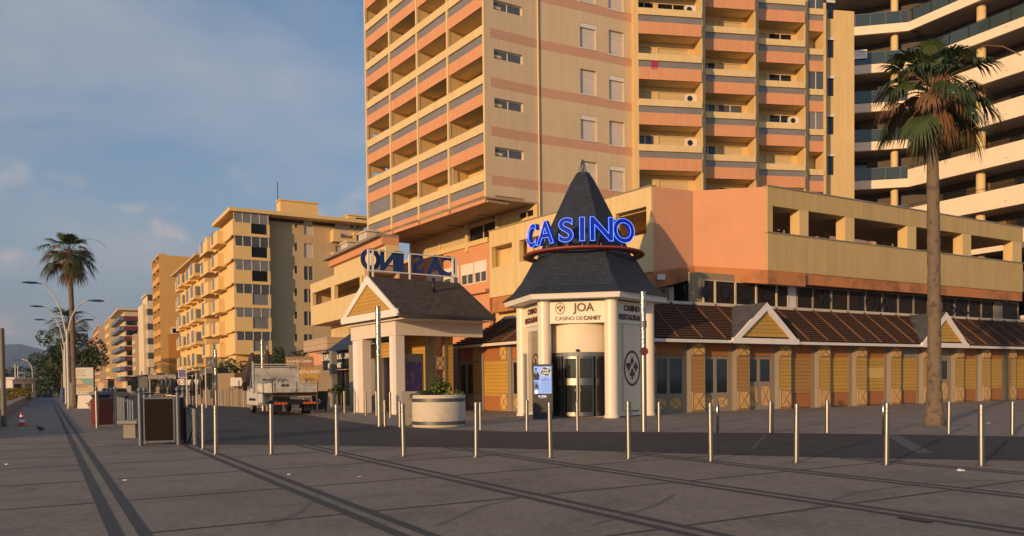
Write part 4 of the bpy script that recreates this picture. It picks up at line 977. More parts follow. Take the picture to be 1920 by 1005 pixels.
# ================================================================== white curved building on the right
m_wb = mat('cream_white_balcony', (.82, .68, .52), .8, fine=.03, streak=.07, scale=.4)
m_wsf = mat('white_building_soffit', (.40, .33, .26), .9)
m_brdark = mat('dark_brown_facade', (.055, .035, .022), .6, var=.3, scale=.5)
m_brpan = mat('bronze_shutter_panel', (.26, .15, .045), .6, kind='slats', period=.1)
Yw = 68.; wk = atY(1703, 300, Yw); wk.z = 0; wl0 = atY(1590, 300, Yw+.9); wl0.z = 0; wr = atY(1960, 300, 58.5); wr.z = 0
WB = Fr('curved_apartment_building', 'white apartment building with long sweeping balconies and round columns at far right', 'apartment building', wk, (wr-wk))
fp = (atY(1650, 278, Yw).z-atY(1650, 350.9, Yw).z)
zE = atY(1650, 350.9, Yw).z     # underside of the lowest fully seen slab
WBL = object.__new__(Fr); WBL.O = wl0; WBL.ax = (wk-wl0).normalized(); WBL.ay = V((-WBL.ax.y, WBL.ax.x, 0)); LL = (wk-wl0).length; LR = (wr-wk).length
aL = math.atan2(WBL.ax.y, WBL.ax.x)-math.atan2(WB.ax.y, WB.ax.x)
def putw(o): l = WB.w2l(wl0); o.location = (l[0], l[1], 0); o.rotation_euler = (0, 0, aL); return o
slabh = .72
rw = random.Random(5)
for fl in range(-4, 7):
    z0 = zE+fp*fl
    solid = fl <= 2
    # left wing: thin slab edge with green glass
    putw(MB().box(-3, LL+.02, 0, .25, z0, z0+slabh).build('balcony_edge', m_wb, WB))
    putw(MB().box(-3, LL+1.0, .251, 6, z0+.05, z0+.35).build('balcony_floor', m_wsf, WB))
    if fl > -2:
        o = putw(MB().box(-3, LL-.05, .10, .12, z0+slabh+.08, z0+slabh+1.0).build('glass_balustrade', m_green, WB))
        rl = MB(); rl.box(-3, LL-.05, .07, .13, z0+slabh+1.0, z0+slabh+1.05)
        for k in range(int(LL/1.15)+3): rl.box(-3+k*1.2, -2.96+k*1.2, .06, .098, z0+slabh, z0+slabh+1.0)
        rl.build('rail', m_galv, o)
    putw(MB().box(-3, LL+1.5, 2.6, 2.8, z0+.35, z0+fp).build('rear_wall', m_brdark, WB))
    for k in range(3):
        a = -2.2+k*2.4+rw.random()*.6; putw(MB().box(a, a+rw.choice((.8, 1.6)), 2.5, 2.58, z0+.75, z0+fp-.35).build('window' if k % 2 else 'shutter', m_glass if k % 2 else m_brpan, WB))
    putw(MB().lathe([(.30, z0+.36), (.30, z0+fp-.01)], (LL-.9, .75), 16).build('round_column', m_yel2, WB))
    # right wing
    hh_ = (1.47 if solid else slabh)
    MB().box(-.05, LR, 0, .25, z0, z0+hh_).build('balcony_edge', m_wb, WB)
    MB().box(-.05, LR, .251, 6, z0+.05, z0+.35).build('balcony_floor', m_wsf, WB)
    rl = MB(); zt_ = z0+slabh+1.05 if not solid else z0+hh_+.28
    rl.box(0, LR, .06, .10, zt_-.04, zt_)
    for k in range(int(LR/1.6)+1): rl.box(k*1.6+.3, k*1.6+.34, .06, .10, z0+hh_, zt_-.04)
    rr = rl.build('rail', m_black, WB)
    if not solid: MB().box(.05, LR, .12, .14, z0+slabh+.08, z0+slabh+1.0).build('glass_balustrade', m_green, rr)
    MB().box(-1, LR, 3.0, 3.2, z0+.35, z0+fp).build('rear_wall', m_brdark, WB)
    for k in range(5):
        a = .4+k*3.1+rw.random()*1.0; MB().box(a, a+rw.choice((1.0, 2.0)), 2.9, 2.98, z0+.6, z0+fp-.4).build('shutter' if k % 2 else 'window', m_brpan if k % 2 else m_glass, WB)
    xc = WB.X(1839, 1.0, 300); MB().lathe([(.34, z0+.36), (.34, z0+fp-.01)], (xc, 1.0), 16).build('round_column', m_yel2, WB)
    sp_ = MB().lathe([(.04, -.02), (.04, .0)], (0, 0), 8).build('drain_spout', m_black, WB); sp_.rotation_euler = (PI/2, 0, 0); sp_.location = (WB.X(1886, 0, 300), -.01, z0+.45)
MB().slab([WB.w2l(wk-WBL.ax*6+WBL.ay*3.4)[:2], (1.5, 3.5), (LR, 3.5), (LR, 12), WB.w2l(wk-WBL.ax*6+WBL.ay*12)[:2]], 0, zE+fp*7).build('core', m_brdark, WB)
# rental banner on the glass
q = onp(1613, 102, wl0+WBL.ay*-.05, WBL.ay); bn = MB().box(-.55, .55, -.015, .0, -.37, .37).build('banner', m_white); bn.location = q; bn.rotation_euler = (0, 0, math.atan2(WBL.ax.y, WBL.ax.x)); tag(bn, 'small white notice banner hung on the green glass balcony of the white building', 'banner')
text('A LOUER', .22, bn, (0, -.016, .2), mt=m_burg, ext=.002); 
text('~~~~', .3, bn, (0, -.016, -.02), mt=m_burg, ext=.002)

# ================================================================== mall, middle and left part
mO = onp(918, 560, MF.O+B2*.05, B2); mO.z = 0
MM = Fr('mall_orange_front', 'salmon orange wall with white framed windows below the tower overhang', 'mall building', mO, -A2)
zo1 = zl0-.1; xl_ = MM.X(690, 0, 500)
zt_o = MM.L(912, 455)[1]
hz = [(MM.X(865, 0, 515), MM.X(888, 0, 515), MM.L(889, 532)[1], MM.L(889, 492)[1]), (MM.X(890, 0, 515), MM.X(913, 0, 515), MM.L(889, 532)[1], MM.L(889, 492)[1])]
hz2 = [(MM.X(x, 0, 520), MM.X(x+28, 0, 520), MM.L(889, 532)[1], MM.L(889, 492)[1]) for x in (800, 832)]
MB().holes(xl_-6, 0, 0, zt_o, 0, .3, hz+hz2).build('wall', m_salm, MM)
for h in hz+hz2:
    w = MB(); zm = h[2]+(h[3]-h[2])*.48; xm_ = (h[0]+h[1])/2
    w.holes(h[0], h[1], h[2], h[3], -.03, .1, [(h[0]+.07, xm_-.04, h[2]+.07, zm), (xm_+.04, h[1]-.07, h[2]+.07, zm)]); o = w.build('window', m_white, MM)
    MB().box(h[0]+.07, h[1]-.07, .04, .06, h[2]+.07, zm).build('pane', m_glass2, o)
MB().box(xl_-6, 0, -.12, .4, zt_o+.003, zt_o+.35).build('ledge', m_yel2, MM)
MB().box(xl_-6, 0, -.35, -.001, MM.L(880, 548)[1]-.25, MM.L(880, 548)[1]).build('string_course', m_salm, MM)
# left wing of the mall: two open bays and solid parapet
lO = onp(680, 600, UV(0, 19.5), B); lO.z = 0
lE = onp(583, 600, UV(0, 19.5), B); lE.z = 0
ML = Fr('mall_left_terrace', 'cream yellow terrace block with two dark open bays left of the porch gable', 'mall building', lE, lO-lE)
LLm = (lO-lE).length+.6
zA, zBb, zC, zD = ML.L(583, 611)[1], ML.L(583, 575)[1], ML.L(583, 551)[1], ML.L(583, 533)[1]
hs = [(ML.X(586, 0, 565), ML.X(621, 0, 565), zBb, zC), (ML.X(627, 0, 560), ML.X(675, 0, 560), zBb, zC), (ML.X(679, 0, 560), LLm-.3, zBb, zC)]
MB().holes(0, LLm, zA, zD, 0, .3, hs).build('terrace_front', m_yel2, ML)
MB().box(0, .3, .3, 2.6, zA, zD).build('end_wall', m_yel2, ML)
mb = MB(); mb.box(.3, LLm, 2.4, 2.6, zA, zD); mb.build('rear_wall', m_yel, ML); MB().box(.05, LLm, .31, 2.39, zC+.2, zD-.1).build('roof_deck', m_ceil, ML); MB().box(.05, LLm, .31, 2.39, zA, zA+.3).build('floor_deck', m_ceil, ML)
zr1, zr2 = ML.L(592, 518, 2)[1], ML.L(592, 511, 2)[1]
MB().box(1.5, LLm, 1.6, 2.6, zD, zr1).build('setback_wall', m_yel2, ML); MB().box(1.0, LLm, 1.3, 2.6, zr1, zr1+.55).build('roof_fascia', m_oran, ML); MB().box(.5, LLm, .9, 2.6, zr1+.551, zr1+.75).build('roof_edge', m_conc, ML)
ch = MB(); ch.box(LLm*.3, LLm*.3+1.6, 1.4, 2.4, zr1+.75, zr1+1.4); ch.box(LLm*.3-.15, LLm*.3+1.75, 1.3, 2.5, zr1+1.4, zr1+1.52); ch.build('chimney', m_plant, ML)
ch = MB(); ch.box(LLm*.62, LLm*.62+1.7, 1.4, 2.4, zr1+.75, zr1+1.5); ch.box(LLm*.62-.15, LLm*.62+1.85, 1.3, 2.5, zr1+1.5, zr1+1.62); ch.build('chimney', m_plant, ML)
# lower parts: cream balcony, lower wall
zq1, zq0 = ML.L(578, 640)[1], ML.L(578, 668)[1]
MB().box(-.6, LLm*.45, -.5, 1.5, zq0+.3, zq1).build('lower_balcony', mat('tan_boarded_balcony', (.50, .36, .24), .85, kind='planks', period=.4), ML)
MB().box(.4, LLm, 1.6, 1.9, 0, zA).build('lower_wall', m_yel, ML)
MB().box(2.0, 5.4, 1.45, 1.59, zq1+.1, zA-.4).build('shutter', m_shut, ML)
MB().box(.3, 3.8, -.3, -.1, ML.L(590, 686)[1], zq0+.2).build('orange_panel', m_salm, ML)

# restaurant front: dark awning, glazed doors, lettering
m_navy = mat('navy_tile_roof', (.020, .045, .10), .7, kind='tiles', period=.2, bump=.3)
rO = onp(606, 760, UV(0, 18.6), B); rO.z = 0
RT = Fr('restaurant', 'dark beach restaurant front with black awning and white lettering left of the porch', 'restaurant', rO, -A)
rX = lambda x, y=700: RT.X(x, 0, y)
xR0, xR1 = rX(606), rX(672)
zt1_, zt0_ = RT.L(610, 662)[1], RT.L(610, 694)[1]
MB().box(xR0, xR1, .0, .3, zt0_, zt1_).build('awning_fascia', mat('black_awning', (.012, .014, .018), .7), RT)
MB().box(xR0-.5, xR1, -.4, .6, zt1_+.001, zt1_+.12).build('roof_edge', m_conc, RT)
MB().box(xR0, xR1, 1.2, 1.4, 0, zt0_).build('glass_front', m_glass, RT)
for x in (610, 617, 626, 636, 645, 655):
    q = rX(x); MB().box(q, q+.35, .9, 1.1, 0, zt0_).build('post', m_black, RT)
for x in (612, 628, 641): q = rX(x); MB().box(q+.1, q+1.0, 1.12, 1.16, .6, zt0_-.1).build('curtain', m_shutw, RT)
text('LE KAFLIP PLAGE BOUDIN', .62, RT, ((xR0+xR1)/2-1.1, -.03, (zt0_+zt1_)/2+.28), mt=m_white, off=.02, sx=.9)
text('RESTAURANT', .5, RT, ((xR0+xR1)/2-1.1, -.03, (zt0_+zt1_)/2-.38), mt=m_white, off=.02)
nv = MB(); a, b = rX(634), rX(690); zn0, zn1 = RT.L(640, 656, -1)[1], RT.L(640, 612, -1)[1]
nv.hull([(a, -1, zn0), (b, -1, zn0), (b, -.85, zn0), (a, -.85, zn0)], [(a+1.6, .9, zn1), (b, .9, zn1), (b, 1.05, zn1), (a+1.6, 1.05, zn1)]); nv.build('navy_roof', m_navy, RT)
q = rX(648, 700); MB().box(q-.25, q+.25, -1.1, -.7, 0, zn0).build('pillar', m_conc, RT)

# things kept on the balconies of the tower
m_towel = [mat('towel_%d' % i, c, .9) for i, c in enumerate([(.35, .03, .10), (.10, .18, .30), (.55, .50, .42), (.30, .20, .05)])]
def baypt(bi, fl, fx, d):
    xa, xb, Yb, rails, _ = bays[bi]; o0 = atY(xa, 200, Yb*KT); o0.z = 0
    f = object.__new__(Fr); f.O = o0; f.ax = dF; f.ay = nF; Wd = f.L(xb, 200)[0]; z3 = f.L(xa+4, rails[-1])[1]; fh = (f.L(xa+4, rails[0])[1]-z3)/(len(rails)-1)
    p = o0+dF*(Wd*fx)+nF*d; return V((p.x, p.y, z3+fh*fl)), fh
nm_b = ['left', 'second', 'third', 'narrow right']; nm_f = {0: 'lowest visible', 1: 'second visible', 2: 'third visible', 3: 'fourth visible'}
for bi, fl, fx, k, col in ((0, 2, .30, 't', 0),):
    p, fh = baypt(bi, fl, fx, .02); p.z -= .42*fh/2.9-.02; mb = MB(); n = 8
    top_ = [(.5*j/n-.25, -.01*math.sin(j*2), -.02) for j in range(n+1)]; bot = [(.5*j/n-.25, -.02-.03*math.sin(j*2.3), -.62-.02*math.sin(j)) for j in range(n+1)]
    mb.add(top_+bot+[(a, b_+.02, c) for a, b_, c in top_+bot], [(j, j+1, n+2+j, n+1+j) for j in range(n)]+[(2*n+2+j, 3*n+3+j, 3*n+4+j, 2*n+3+j) for j in range(n)]+[(j, 2*n+2+j, 2*n+3+j, j+1) for j in range(n)])
    o = mb.build('towel', m_towel[col]); o.location = p; o.rotation_euler = (0, 0, math.atan2(dF.y, dF.x)); tag(o, '%s towel on the rail, %s balcony, %s bay of the tower front' % (['crimson', 'blue', 'pale', 'ochre'][col], nm_f[fl], nm_b[bi]), 'towel', 'towels on tower balconies')
ch0 = None
for bi, fl, fx in ((0, 3, .8), (0, 0, .78), (0, 1, .3), (1, 2, .25), (2, 2, .35), (2, 3, .7), (1, 1, .7), (2, 0, .5), (3, 1, .5)):
    p, fh = baypt(bi, fl, fx, .75); p.z -= 1.62*fh/2.9-.16
    lab = 'garden chair on the %s balcony, %s tower bay, %s end' % (nm_f[fl], nm_b[bi], 'left' if fx < .5 else 'right')
    if ch0 is None:
        f = Fr('garden_chair', lab, 'chair', p, dF, 'chairs on tower balconies'); f.e.location = p; ch0 = f.e
        MB().box(-.26, .26, -.24, .24, .42, .46).build('seat', m_wfr, f); MB().hull([(-.25, .22, .46), (.25, .22, .46), (.25, .26, .46), (-.25, .26, .46)], [(-.22, .34, 1.05), (.22, .34, 1.05), (.22, .37, 1.05), (-.22, .37, 1.05)]).build('backrest', m_wfr, f)
        for x in (-.22, .22):
            for y in (-.2, .2): MB().tube([(x, y, 0), (x*.95, y*.95, .42)], .02, 5).build('leg', m_wfr, f)
    else: c = copy_tree(ch0); c.location = p; c['label'] = lab; c.rotation_euler = (0, 0, math.atan2(dF.y, dF.x)+fx)

# ================================================================== buildings along the sea front
VF = 20.2
def far_block(name, label, xc, xl, xr, ytop, wallm, n_f, cat='apartment building', group='apartment blocks along the promenade', zbase=0):
    c = onp(xc, 700, UV(0, VF), B); c.z = 0
    f = Fr(name, label, cat, c, B, group)
    f.H = f.L(xc, ytop)[1]; f.W = f.L(xr, 650)[0]; f.D = f.S(xl, 650)[0]; f.n = n_f; f.fh = (f.H-3.2)/n_f
    return f
# --- the large corner building
m_fy = mat('yellow_render_far', (.78, .53, .22), .9, streak=.06, scale=.3)  # one even yellow for all faces of these blocks
m_fb = mat('rough_beige_wall', (.56, .40, .22), .95, fine=.14, streak=.08, scale=.25)
m_fgl = mat('grey_blind_glass', (.20, .20, .20), .25, var=.3, scale=.5)
cF = atY(440, 600, 98.6); cF.z = 0
F1 = Fr('corner_apartment_building', 'yellow eight storey corner block with wrapped balconies and rough beige side wall', 'apartment building', cF, B, 'apartment blocks along the promenade')
zt_ = [F1.L(440, y)[1] for y in (415.8, 459.8, 505, 549, 594, 637.5)]; zb_ = [F1.L(440, y)[1] for y in (441, 485.5, 531, 576, 621, 664)]
Hr = F1.L(440, 389)[1]; xs1 = F1.L(507, 500)[0]; xs2 = F1.X(686, 1.6, 420)
yS1 = F1.S(383, 560)[0]
wn = []
for i, (y0, y1) in enumerate(((413, 427), (455.5, 470.5), (498.5, 513), (541, 555), (584, 598), (626.5, 640.5))):
    a, b = F1.X(552.5, 1.6, y0), F1.X(557.5, 1.6, y0); wn.append((a, b, F1.L(556, y1, 1.6)[1], F1.L(556, y0, 1.6)[1]))
for i, (y0, y1) in enumerate(((414, 440.5), (456.5, 483.5), (499.5, 525), (542, 567), (584, 610), (627, 651))):
    a, b = F1.X(570, 1.6, y0), F1.X(586.5, 1.6, y0); wn.append((a, b, F1.L(578, y1, 1.6)[1], F1.L(578, y0, 1.6)[1]))
for (y0, y1) in ((420, 443), (462, 480)): wn.append((F1.X(629, 1.6, y0), F1.X(658, 1.6, y0), F1.L(640, y1, 1.6)[1], F1.L(640, y0, 1.6)[1])); wn.append((F1.X(663, 1.6, y0), F1.X(668, 1.6, y0), F1.L(640, y1, 1.6)[1], F1.L(640, y0, 1.6)[1]))
MB().holes(xs1-.3, xs2, 0, Hr-.9, 1.6, 1.9, wn).build('side_wall', m_fb, F1)
for i, h in enumerate(wn):
    sh = i in (6, 7) or i >= 12
    o = MB().box(h[0], h[1], 1.75, 1.78, h[2], h[3]).build('shutter' if sh else 'window', m_shutw if sh else m_glass2, F1)
    if not sh and h[1]-h[0] > .6: MB().box((h[0]+h[1])/2-.04, (h[0]+h[1])/2+.04, 1.70, 1.749, h[2], h[3]).build('frame', m_wfr, o)
MB().box(.4, xs2-.4, 1.95, 12, 0, Hr-1).build('body', m_fy, F1)
MB().box(-.4, xs2+.3, -.2, yS1*.55, Hr-.45, Hr).build('roof_slab', m_fy, F1)
for x, w, h, mt_ in ((F1.X(522, 5, 380), 5.0, 2.4, m_fy), (F1.X(480, 5, 388), 1.5, .7, m_black), (F1.X(648, 5, 405), 2.6, 1.3, m_fy), (F1.X(664, 5, 405), 1.5, .9, m_black)):
    o = MB(); o.box(x, x+w, 4, 6, Hr, Hr+h); 
    o.box(x-.15, x+w+.15, 3.85, 6.15, Hr+h+.001, Hr+h+.15); o.build('rooftop_box', mt_, F1)
MB().tube([(F1.X(521, 5, 380), 5, Hr+2.4), (F1.X(521, 5, 380), 5, Hr+5.0)], .05, 4).build('antenna_mast', m_black, F1)
for i in range(6):
    zt, zb2 = zt_[i], zb_[i]
    nx0, nx1 = F1.X(471, 0, 430), F1.X(505, 0, 430)
    b = MB(); b.holes(0, xs1, zb2, zt, -.0, .25, [(nx0, nx1-.3, zb2+(zt-zb2)*.22, zt+.01)]); b.box(-.0, .25, .251, yS1*.28, zb2, zt); b.box(.0, xs1, .252, 1.59, zb2, zb2+.15); b.box(xs1-.2, xs1, .252, 1.6, zb2+.15, zt)
    o = b.build('balcony', m_fy, F1)
    MB().box(nx0, nx1-.3, .10, .13, zb2+(zt-zb2)*.22, zt-.05).build('dark_glass', m_glass if i < 3 else m_fgl, o)
    znext = (zb_[i-1] if i else Hr-.5)
    g = MB().box(F1.X(442, 0, 450), xs1-.1, .12, .15, zt+.01, znext).build('glazing', m_glass2 if i % 2 else m_fgl, F1)
    mm = MB(); 
    for k in range(5): q = .1+(xs1-.3)*k/4; mm.box(q, q+.09, .08, .119, zt, znext)
    mm.build('mullion', m_wfr, g)
    # sea front balconies of the corner part, stepping outwards
    y0 = yS1*.28
    for j, (a, bb, out, dz) in enumerate(((.28, .52, -.75, -.15), (.52, .70, .35, 0), (.70, 1.0, -.5, .2))):
        p = MB(); ya, yb = yS1*a+.02, yS1*bb-.02; p.box(out, out+.25, ya, yb, zb2+dz, zt+dz); p.box(out+.251, 2.2, ya, ya+.22, zb2+dz, zt+dz+(.0 if j != 1 else 1.2)); p.box(out+.251, 2.2, ya+.221, yb, zb2+dz, zb2+dz+.18)
        o = p.build('balcony', m_fy, F1); MB().box(out-.03, out-.001, yb-(yb-ya)*.42, yb-(yb-ya)*.15, zb2+dz+.35, zt+dz+.3).build('glass_notch', m_fgl, o)
MB().box(2.25, 2.5, .3, yS1, 0, Hr-.5).build('rear_wall', m_fb, F1)
for (x, z0, z1) in ((626, 442, 431), (626, 484, 473)):
    a, b2_ = F1.X(625, .4, 440), F1.X(668.5, .4, 440); zz0 = F1.L(640, z0+13-2, .4)[1]; zz1 = F1.L(640, z1, .4)[1]
    p = MB(); p.holes(a, b2_, zz0, zz1, .4, .6, [(a+1.0, b2_-.4, zz0+.5, zz1+.1)]); p.box(a, a+.2, .601, 1.6, zz0, zz1); p.box(b2_-.2, b2_, .601, 1.6, zz0, zz1); p.box(a+.2, b2_-.2, .601, 1.6, zz0, zz0+.15); p.build('balcony', m_fy, F1)
# --- stepped middle block with box balconies
c2 = onp(384, 600, UV(0, VF+.4), B); c2.z = 0
F2 = Fr('stepped_apartment_block', 'yellow block of rows of small boxed bay windows next to the corner building', 'apartment building', c2, B, 'apartment blocks along the promenade')
D2 = F2.S(336, 600)[0]; H2 = F2.S(384, 478)[1]
MB().box(.1, 9, 0, D2, 0, H2).build('wall', m_fy, F2)
MB().box(-1.2, 9, -.5, D2+.3, H2+.001, H2+.3).build('roof_slab', m_fb, F2)
cy0 = D2*.35; MB().box(2, 4, cy0, cy0+1.6, H2+.3, H2+4.5).build('chimney', m_fy, F2); MB().box(1, 6, D2*.05, D2*.25, H2+.3, H2+2.5).build('rooftop_box', m_white, F2)
fh2 = F2.S(384, 520)[1]-F2.S(384, 563.5)[1]; ztop2 = H2-1.0
for i in range(6):
    z1 = ztop2-fh2*i; z0 = z1-1.9
    if z0 < 2.5: break
    for j in range(4):
        ya = D2*(j+.08)/4; yb = D2*(j+.80)/4; out = (-1.3, -1.0, -1.3, -.7)[j]
        p = MB(); p.box(out, .099, ya, yb, z0, z1); o = p.build('bay_box', m_fy, F2)
        MB().box(out-.03, out-.001, ya+(yb-ya)*.25, ya+(yb-ya)*.75, z0+.35, z1+.2).build('window', m_fgl, o)
        s_ = MB().box(out+.2, out+1.0, ya-.03, ya-.001, z0+.5, z1-.1).build('window', m_fgl, o)
# --- the row further away
BL = []
def sidewins(f, mt_, rows, x0, x1, y=-.02, z_off=1.0, h=1.4, name='window'):
    pass
m_fo = mat('ochre_orange_render', (.66, .37, .11), .9, streak=.06, scale=.3); m_fo2 = mat('deep_orange_render', (.55, .22, .035), .9, streak=.06, scale=.3)
m_fc = mat('cream_render_far', (.72, .58, .40), .9, streak=.05, scale=.3); m_fr = mat('dark_red_balcony', (.16, .025, .02), .7); m_fp = mat('pale_far_render', (.66, .50, .32), .9, streak=.06, scale=.3); m_fbl = mat('grey_blue_balcony', (.16, .19, .26), .7)
m_fq = mat('peach_render_far', (.66, .42, .25), .9, streak=.06, scale=.3)
G1 = far_block('orange_apartment_block', 'tall narrow ochre block with plain orange side wall and balcony front', 317, 302, 348, 479, m_fo, 9)
zm = G1.L(318, 626)[1]
MB().box(0, G1.W+4, 0, G1.D, zm, G1.H).build('wall', m_fo, G1); MB().box(0, G1.W+4, 0, G1.D, 0, zm-.01).build('lower_wall', m_fo2, G1)
o = MB().box(G1.X(321, 0, 620), G1.X(336, 0, 620), -.25, -.001, G1.L(328, 626)[1], G1.L(328, 614)[1]).build('window', m_white, G1); MB().box(G1.X(323, 0, 620), G1.X(334.5, 0, 620), -.28, -.251, G1.L(328, 624.5)[1], G1.L(328, 616)[1]).build('pane', m_glass, o)
def seafront(f, n, zb0, wallm, backm, out=-1.3, railm=None, cols=3):
    fh = (f.H-zb0)/n
    for i in range(n):
        z0 = zb0+fh*i
        o = MB().box(out, out+.18, .1, f.D-.1, z0, z0+fh*.42).build('balcony', railm or wallm, f)
        MB().box(out+.18, -.001, .1, f.D-.1, z0, z0+.2).build('floor', wallm, o)
        MB().box(-.03, -.001, .4, f.D-.4, z0+.2, z0+fh-.1).build('window', backm, f)
    for k in range(cols+1):
        y = f.D*k/cols; MB().box(out-.05, -.001, max(y-.12, 0), y+.12, zb0-.5, f.H).build('fin', wallm, f)
    MB().box(out, 0, 0, f.D, f.H+.001, f.H+.25).build('roof_edge', wallm, f)
seafront(G1, 9, 4, m_fo, m_glass2, cols=2)
G2 = far_block('cream_apartment_block', 'cream block with wide glazed balcony bands and rooftop box', 279, 268, 304, 553, m_fc, 6)
fh = (G2.H-G2.L(280, 689)[1])/5; zz = G2.H
MB().box(.15, G2.W+6, .15, G2.D, 0, G2.H).build('wall', m_fc, G2)
for i in range(6):
    z1 = G2.H-fh*i-fh*.42; z0 = z1-fh*.56
    if z0 < 3: break
    p = MB(); p.box(-.1, G2.W+2, -.9, -.7, z0, z1); p.box(-.1, .1, -.699, G2.D, z0, z1); p.box(.1, G2.W+2, -.699, .14, z0, z0+.2); p.build('balcony', m_fc, G2)
    g = MB().box(.0, G2.W+1, -.8, -.76, z1, z1+fh*.43).build('glazing', m_glass2, G2)
MB().box(-.3, G2.W+4, -1, G2.D, G2.H+.001, G2.H+.3).build('roof_slab', m_fc, G2); MB().box(2, 7, 1, 5, G2.H+.3, G2.H+2.4).build('rooftop_box', m_fc, G2)
MB().box(-.9, -.02, 0, G2.D, 3, G2.H-2).build('front_bay', m_fc, G2)
G3 = far_block('low_cream_block', 'lower cream block half hidden behind the wide glazed cream block', 266, 259, 279, 628, m_fp, 5)
MB().box(0, 14, 0, G3.D, 0, G3.H).build('wall', m_fp, G3); seafront(G3, 5, 3.5, m_fp, m_glass2, cols=2)
for i in range(4): MB().box(.8, 10, -.6, -.001, 4+i*3.1, 5.1+i*3.1).build('balcony', m_fp, G3)
G4 = far_block('red_balcony_block', 'pale block with dark red balcony bands and grey blue corners', 236, 218, 268, 582, m_fp, 7)
MB().box(0, G4.W+3, 0, G4.D, 0, G4.H).build('wall', m_fp, G4); MB().box(-1.8, G4.W+2, -1, G4.D, G4.H+.001, G4.H+.5).build('roof_slab', m_fp, G4)
fh = (G4.L(236, 593)[1]-G4.L(236, 687)[1])/5.
for i in range(7):
    z1 = G4.L(236, 593)[1]-fh*i; z0 = z1-fh*.40
    if z0 < 3: break
    o = MB().box(-.3, G4.W*.9, -1.0, -.001, z0, z1).build('balcony', m_fr, G4); o2 = MB().box(-1.5, -.31, -1.0, G4.D, z0, z1).build('corner_balcony', m_fbl, G4)
    MB().box(.4, 3.2, -.05, -.001, z0-fh*.5, z0-.2).build('window', m_glass, G4)
G5 = far_block('yellow_narrow_block', 'narrow yellow block with many balconies left of the red balcony block', 214, 205, 220, 597, m_fy, 7)
MB().box(0, 12, 0, G5.D, 0, G5.H).build('wall', m_fy, G5); seafront(G5, 7, 4, m_fy, m_glass2, cols=3)
G6 = far_block('plain_beige_block', 'tall plain peach block far down the promenade', 193.5, 181, 214, 611, m_fq, 8)
MB().box(0, G6.W+5, 0, G6.D, 0, G6.H).build('wall', m_fq, G6); seafront(G6, 8, 4, m_fq, m_glass2, cols=3); MB().box(4, 9, 4, 8, G6.H, G6.H+2).build('rooftop_box', m_fq, G6)
G7 = far_block('distant_salmon_block', 'most distant salmon block at the end of the row', 180, 171, 186, 633, m_salm, 7)
MB().box(0, 16, 0, G7.D, 0, G7.H).build('wall', m_fq, G7); seafront(G7, 7, 4, m_salm, m_glass2, cols=3)
# low shops at street level in front of them
rs = random.Random(21)
for i, (u, w, h, lab, mt_) in enumerate([(112, 9, 3.4, 'low cream shop pavilion under the stepped block', m_fp), (128, 11, 3.8, 'low beach shop with dark awning under the stepped block', m_conc), (150, 12, 3.5, 'low pale kiosk row under the orange block', m_fc), (178, 14, 4.2, 'pale pink roofed shop below the cream block', m_fq), (215, 18, 4.2, 'low shop row below the red balcony block', m_conc), (300, 30, 4.5, 'distant low shop row at the foot of the far blocks', m_fq)]):
    f = Fr('shop', lab, 'shop', UV(u, 17.2), -A, 'low shops under the apartment blocks')
    MB().box(0, w, .8, 3, 0, h).build('wall', mt_, f); MB().box(-.2, w+.2, -1.2, .8, h-.5, h-.35).build('awning', mat('shop_awning_%d' % (i % 3), [(.16, .06, .03), (.05, .05, .055), (.30, .24, .18)][i % 3], .9), f)
    for k in range(int(w/2)):
        o = MB().box(.3+k*2, 1.9+k*2, .74, .799, .5, h-.8).build('shop_window', m_glass, f); 
        if rs.random() < .5: MB().box(.4+k*2, 1.8+k*2, .68, .739, h-.75, h-.55).build('shop_board', [m_red, m_purp, m_white][k % 3], f)
# beach side: low wall, beach bar, hedge
bw = MB(); k = 40
bw.slab([UV(30, -2.55)[:2], UV(30, -2.0)[:2], UV(620, -2.75)[:2], UV(620, -3.3)[:2]], 0, .55); o = bw.build('beach_wall', m_conc); tag(o, 'low concrete wall running along the seaward edge of the promenade', 'wall')
pb = atY(24, 735, 125); pb2 = atY(66, 735, 135)
BBr = Fr('beach_bar', 'low white beach bar with dark openings left of the promenade', 'beach bar', pb, (pb2-pb)); BBr.O.z = 0; BBr.e.location = BBr.O
w = (pb2-pb).length
MB().holes(0, w, 0, 3.0, 0, .2, [(.6, w*.42, .9, 2.3), (w*.52, w-.4, .9, 2.3)]).build('front_wall', m_white, BBr); MB().box(0, w, 2, 2.2, 0, 3).build('rear_wall', m_ceil, BBr); MB().box(-.3, w+.3, -.4, 4, 3.0, 3.3).build('roof', m_white, BBr)
MB().box(0, .2, .2, 4, 0, 3).build('side_wall', m_white, BBr)
def leaves(name, mt, parent, c, r, n, seed, size=.16, squash=1., keep=None):
    rg_ = random.Random(seed); mb = MB()
    # clustered clumps so the outline is uneven
    cl = [(V((rg_.gauss(0, .5), rg_.gauss(0, .5), rg_.gauss(0, .42))), rg_.uniform(.28, .5)) for _ in range(14)]
    for _ in range(n):
        cc, cr = rg_.choice(cl); d = V((rg_.gauss(0, 1), rg_.gauss(0, 1), rg_.gauss(0, 1))).normalized()*cr*rg_.uniform(.6, 1)
        p = cc+d; q = V((c[0]+p.x*r, c[1]+p.y*r, c[2]+p.z*r*squash))
        if q.z < .05: continue
        a = V((rg_.gauss(0, 1), rg_.gauss(0, 1), rg_.gauss(0, .6))).normalized(); b = a.cross(V((rg_.gauss(0, 1), rg_.gauss(0, 1), rg_.gauss(0, 1)))).normalized(); s = size*rg_.uniform(.6, 1.3)
        mb.add([q-a*s, q+b*s*.45, q+a*s, q-b*s*.45], [(0, 1, 2, 3)])
    return mb.build(name, mt, parent)
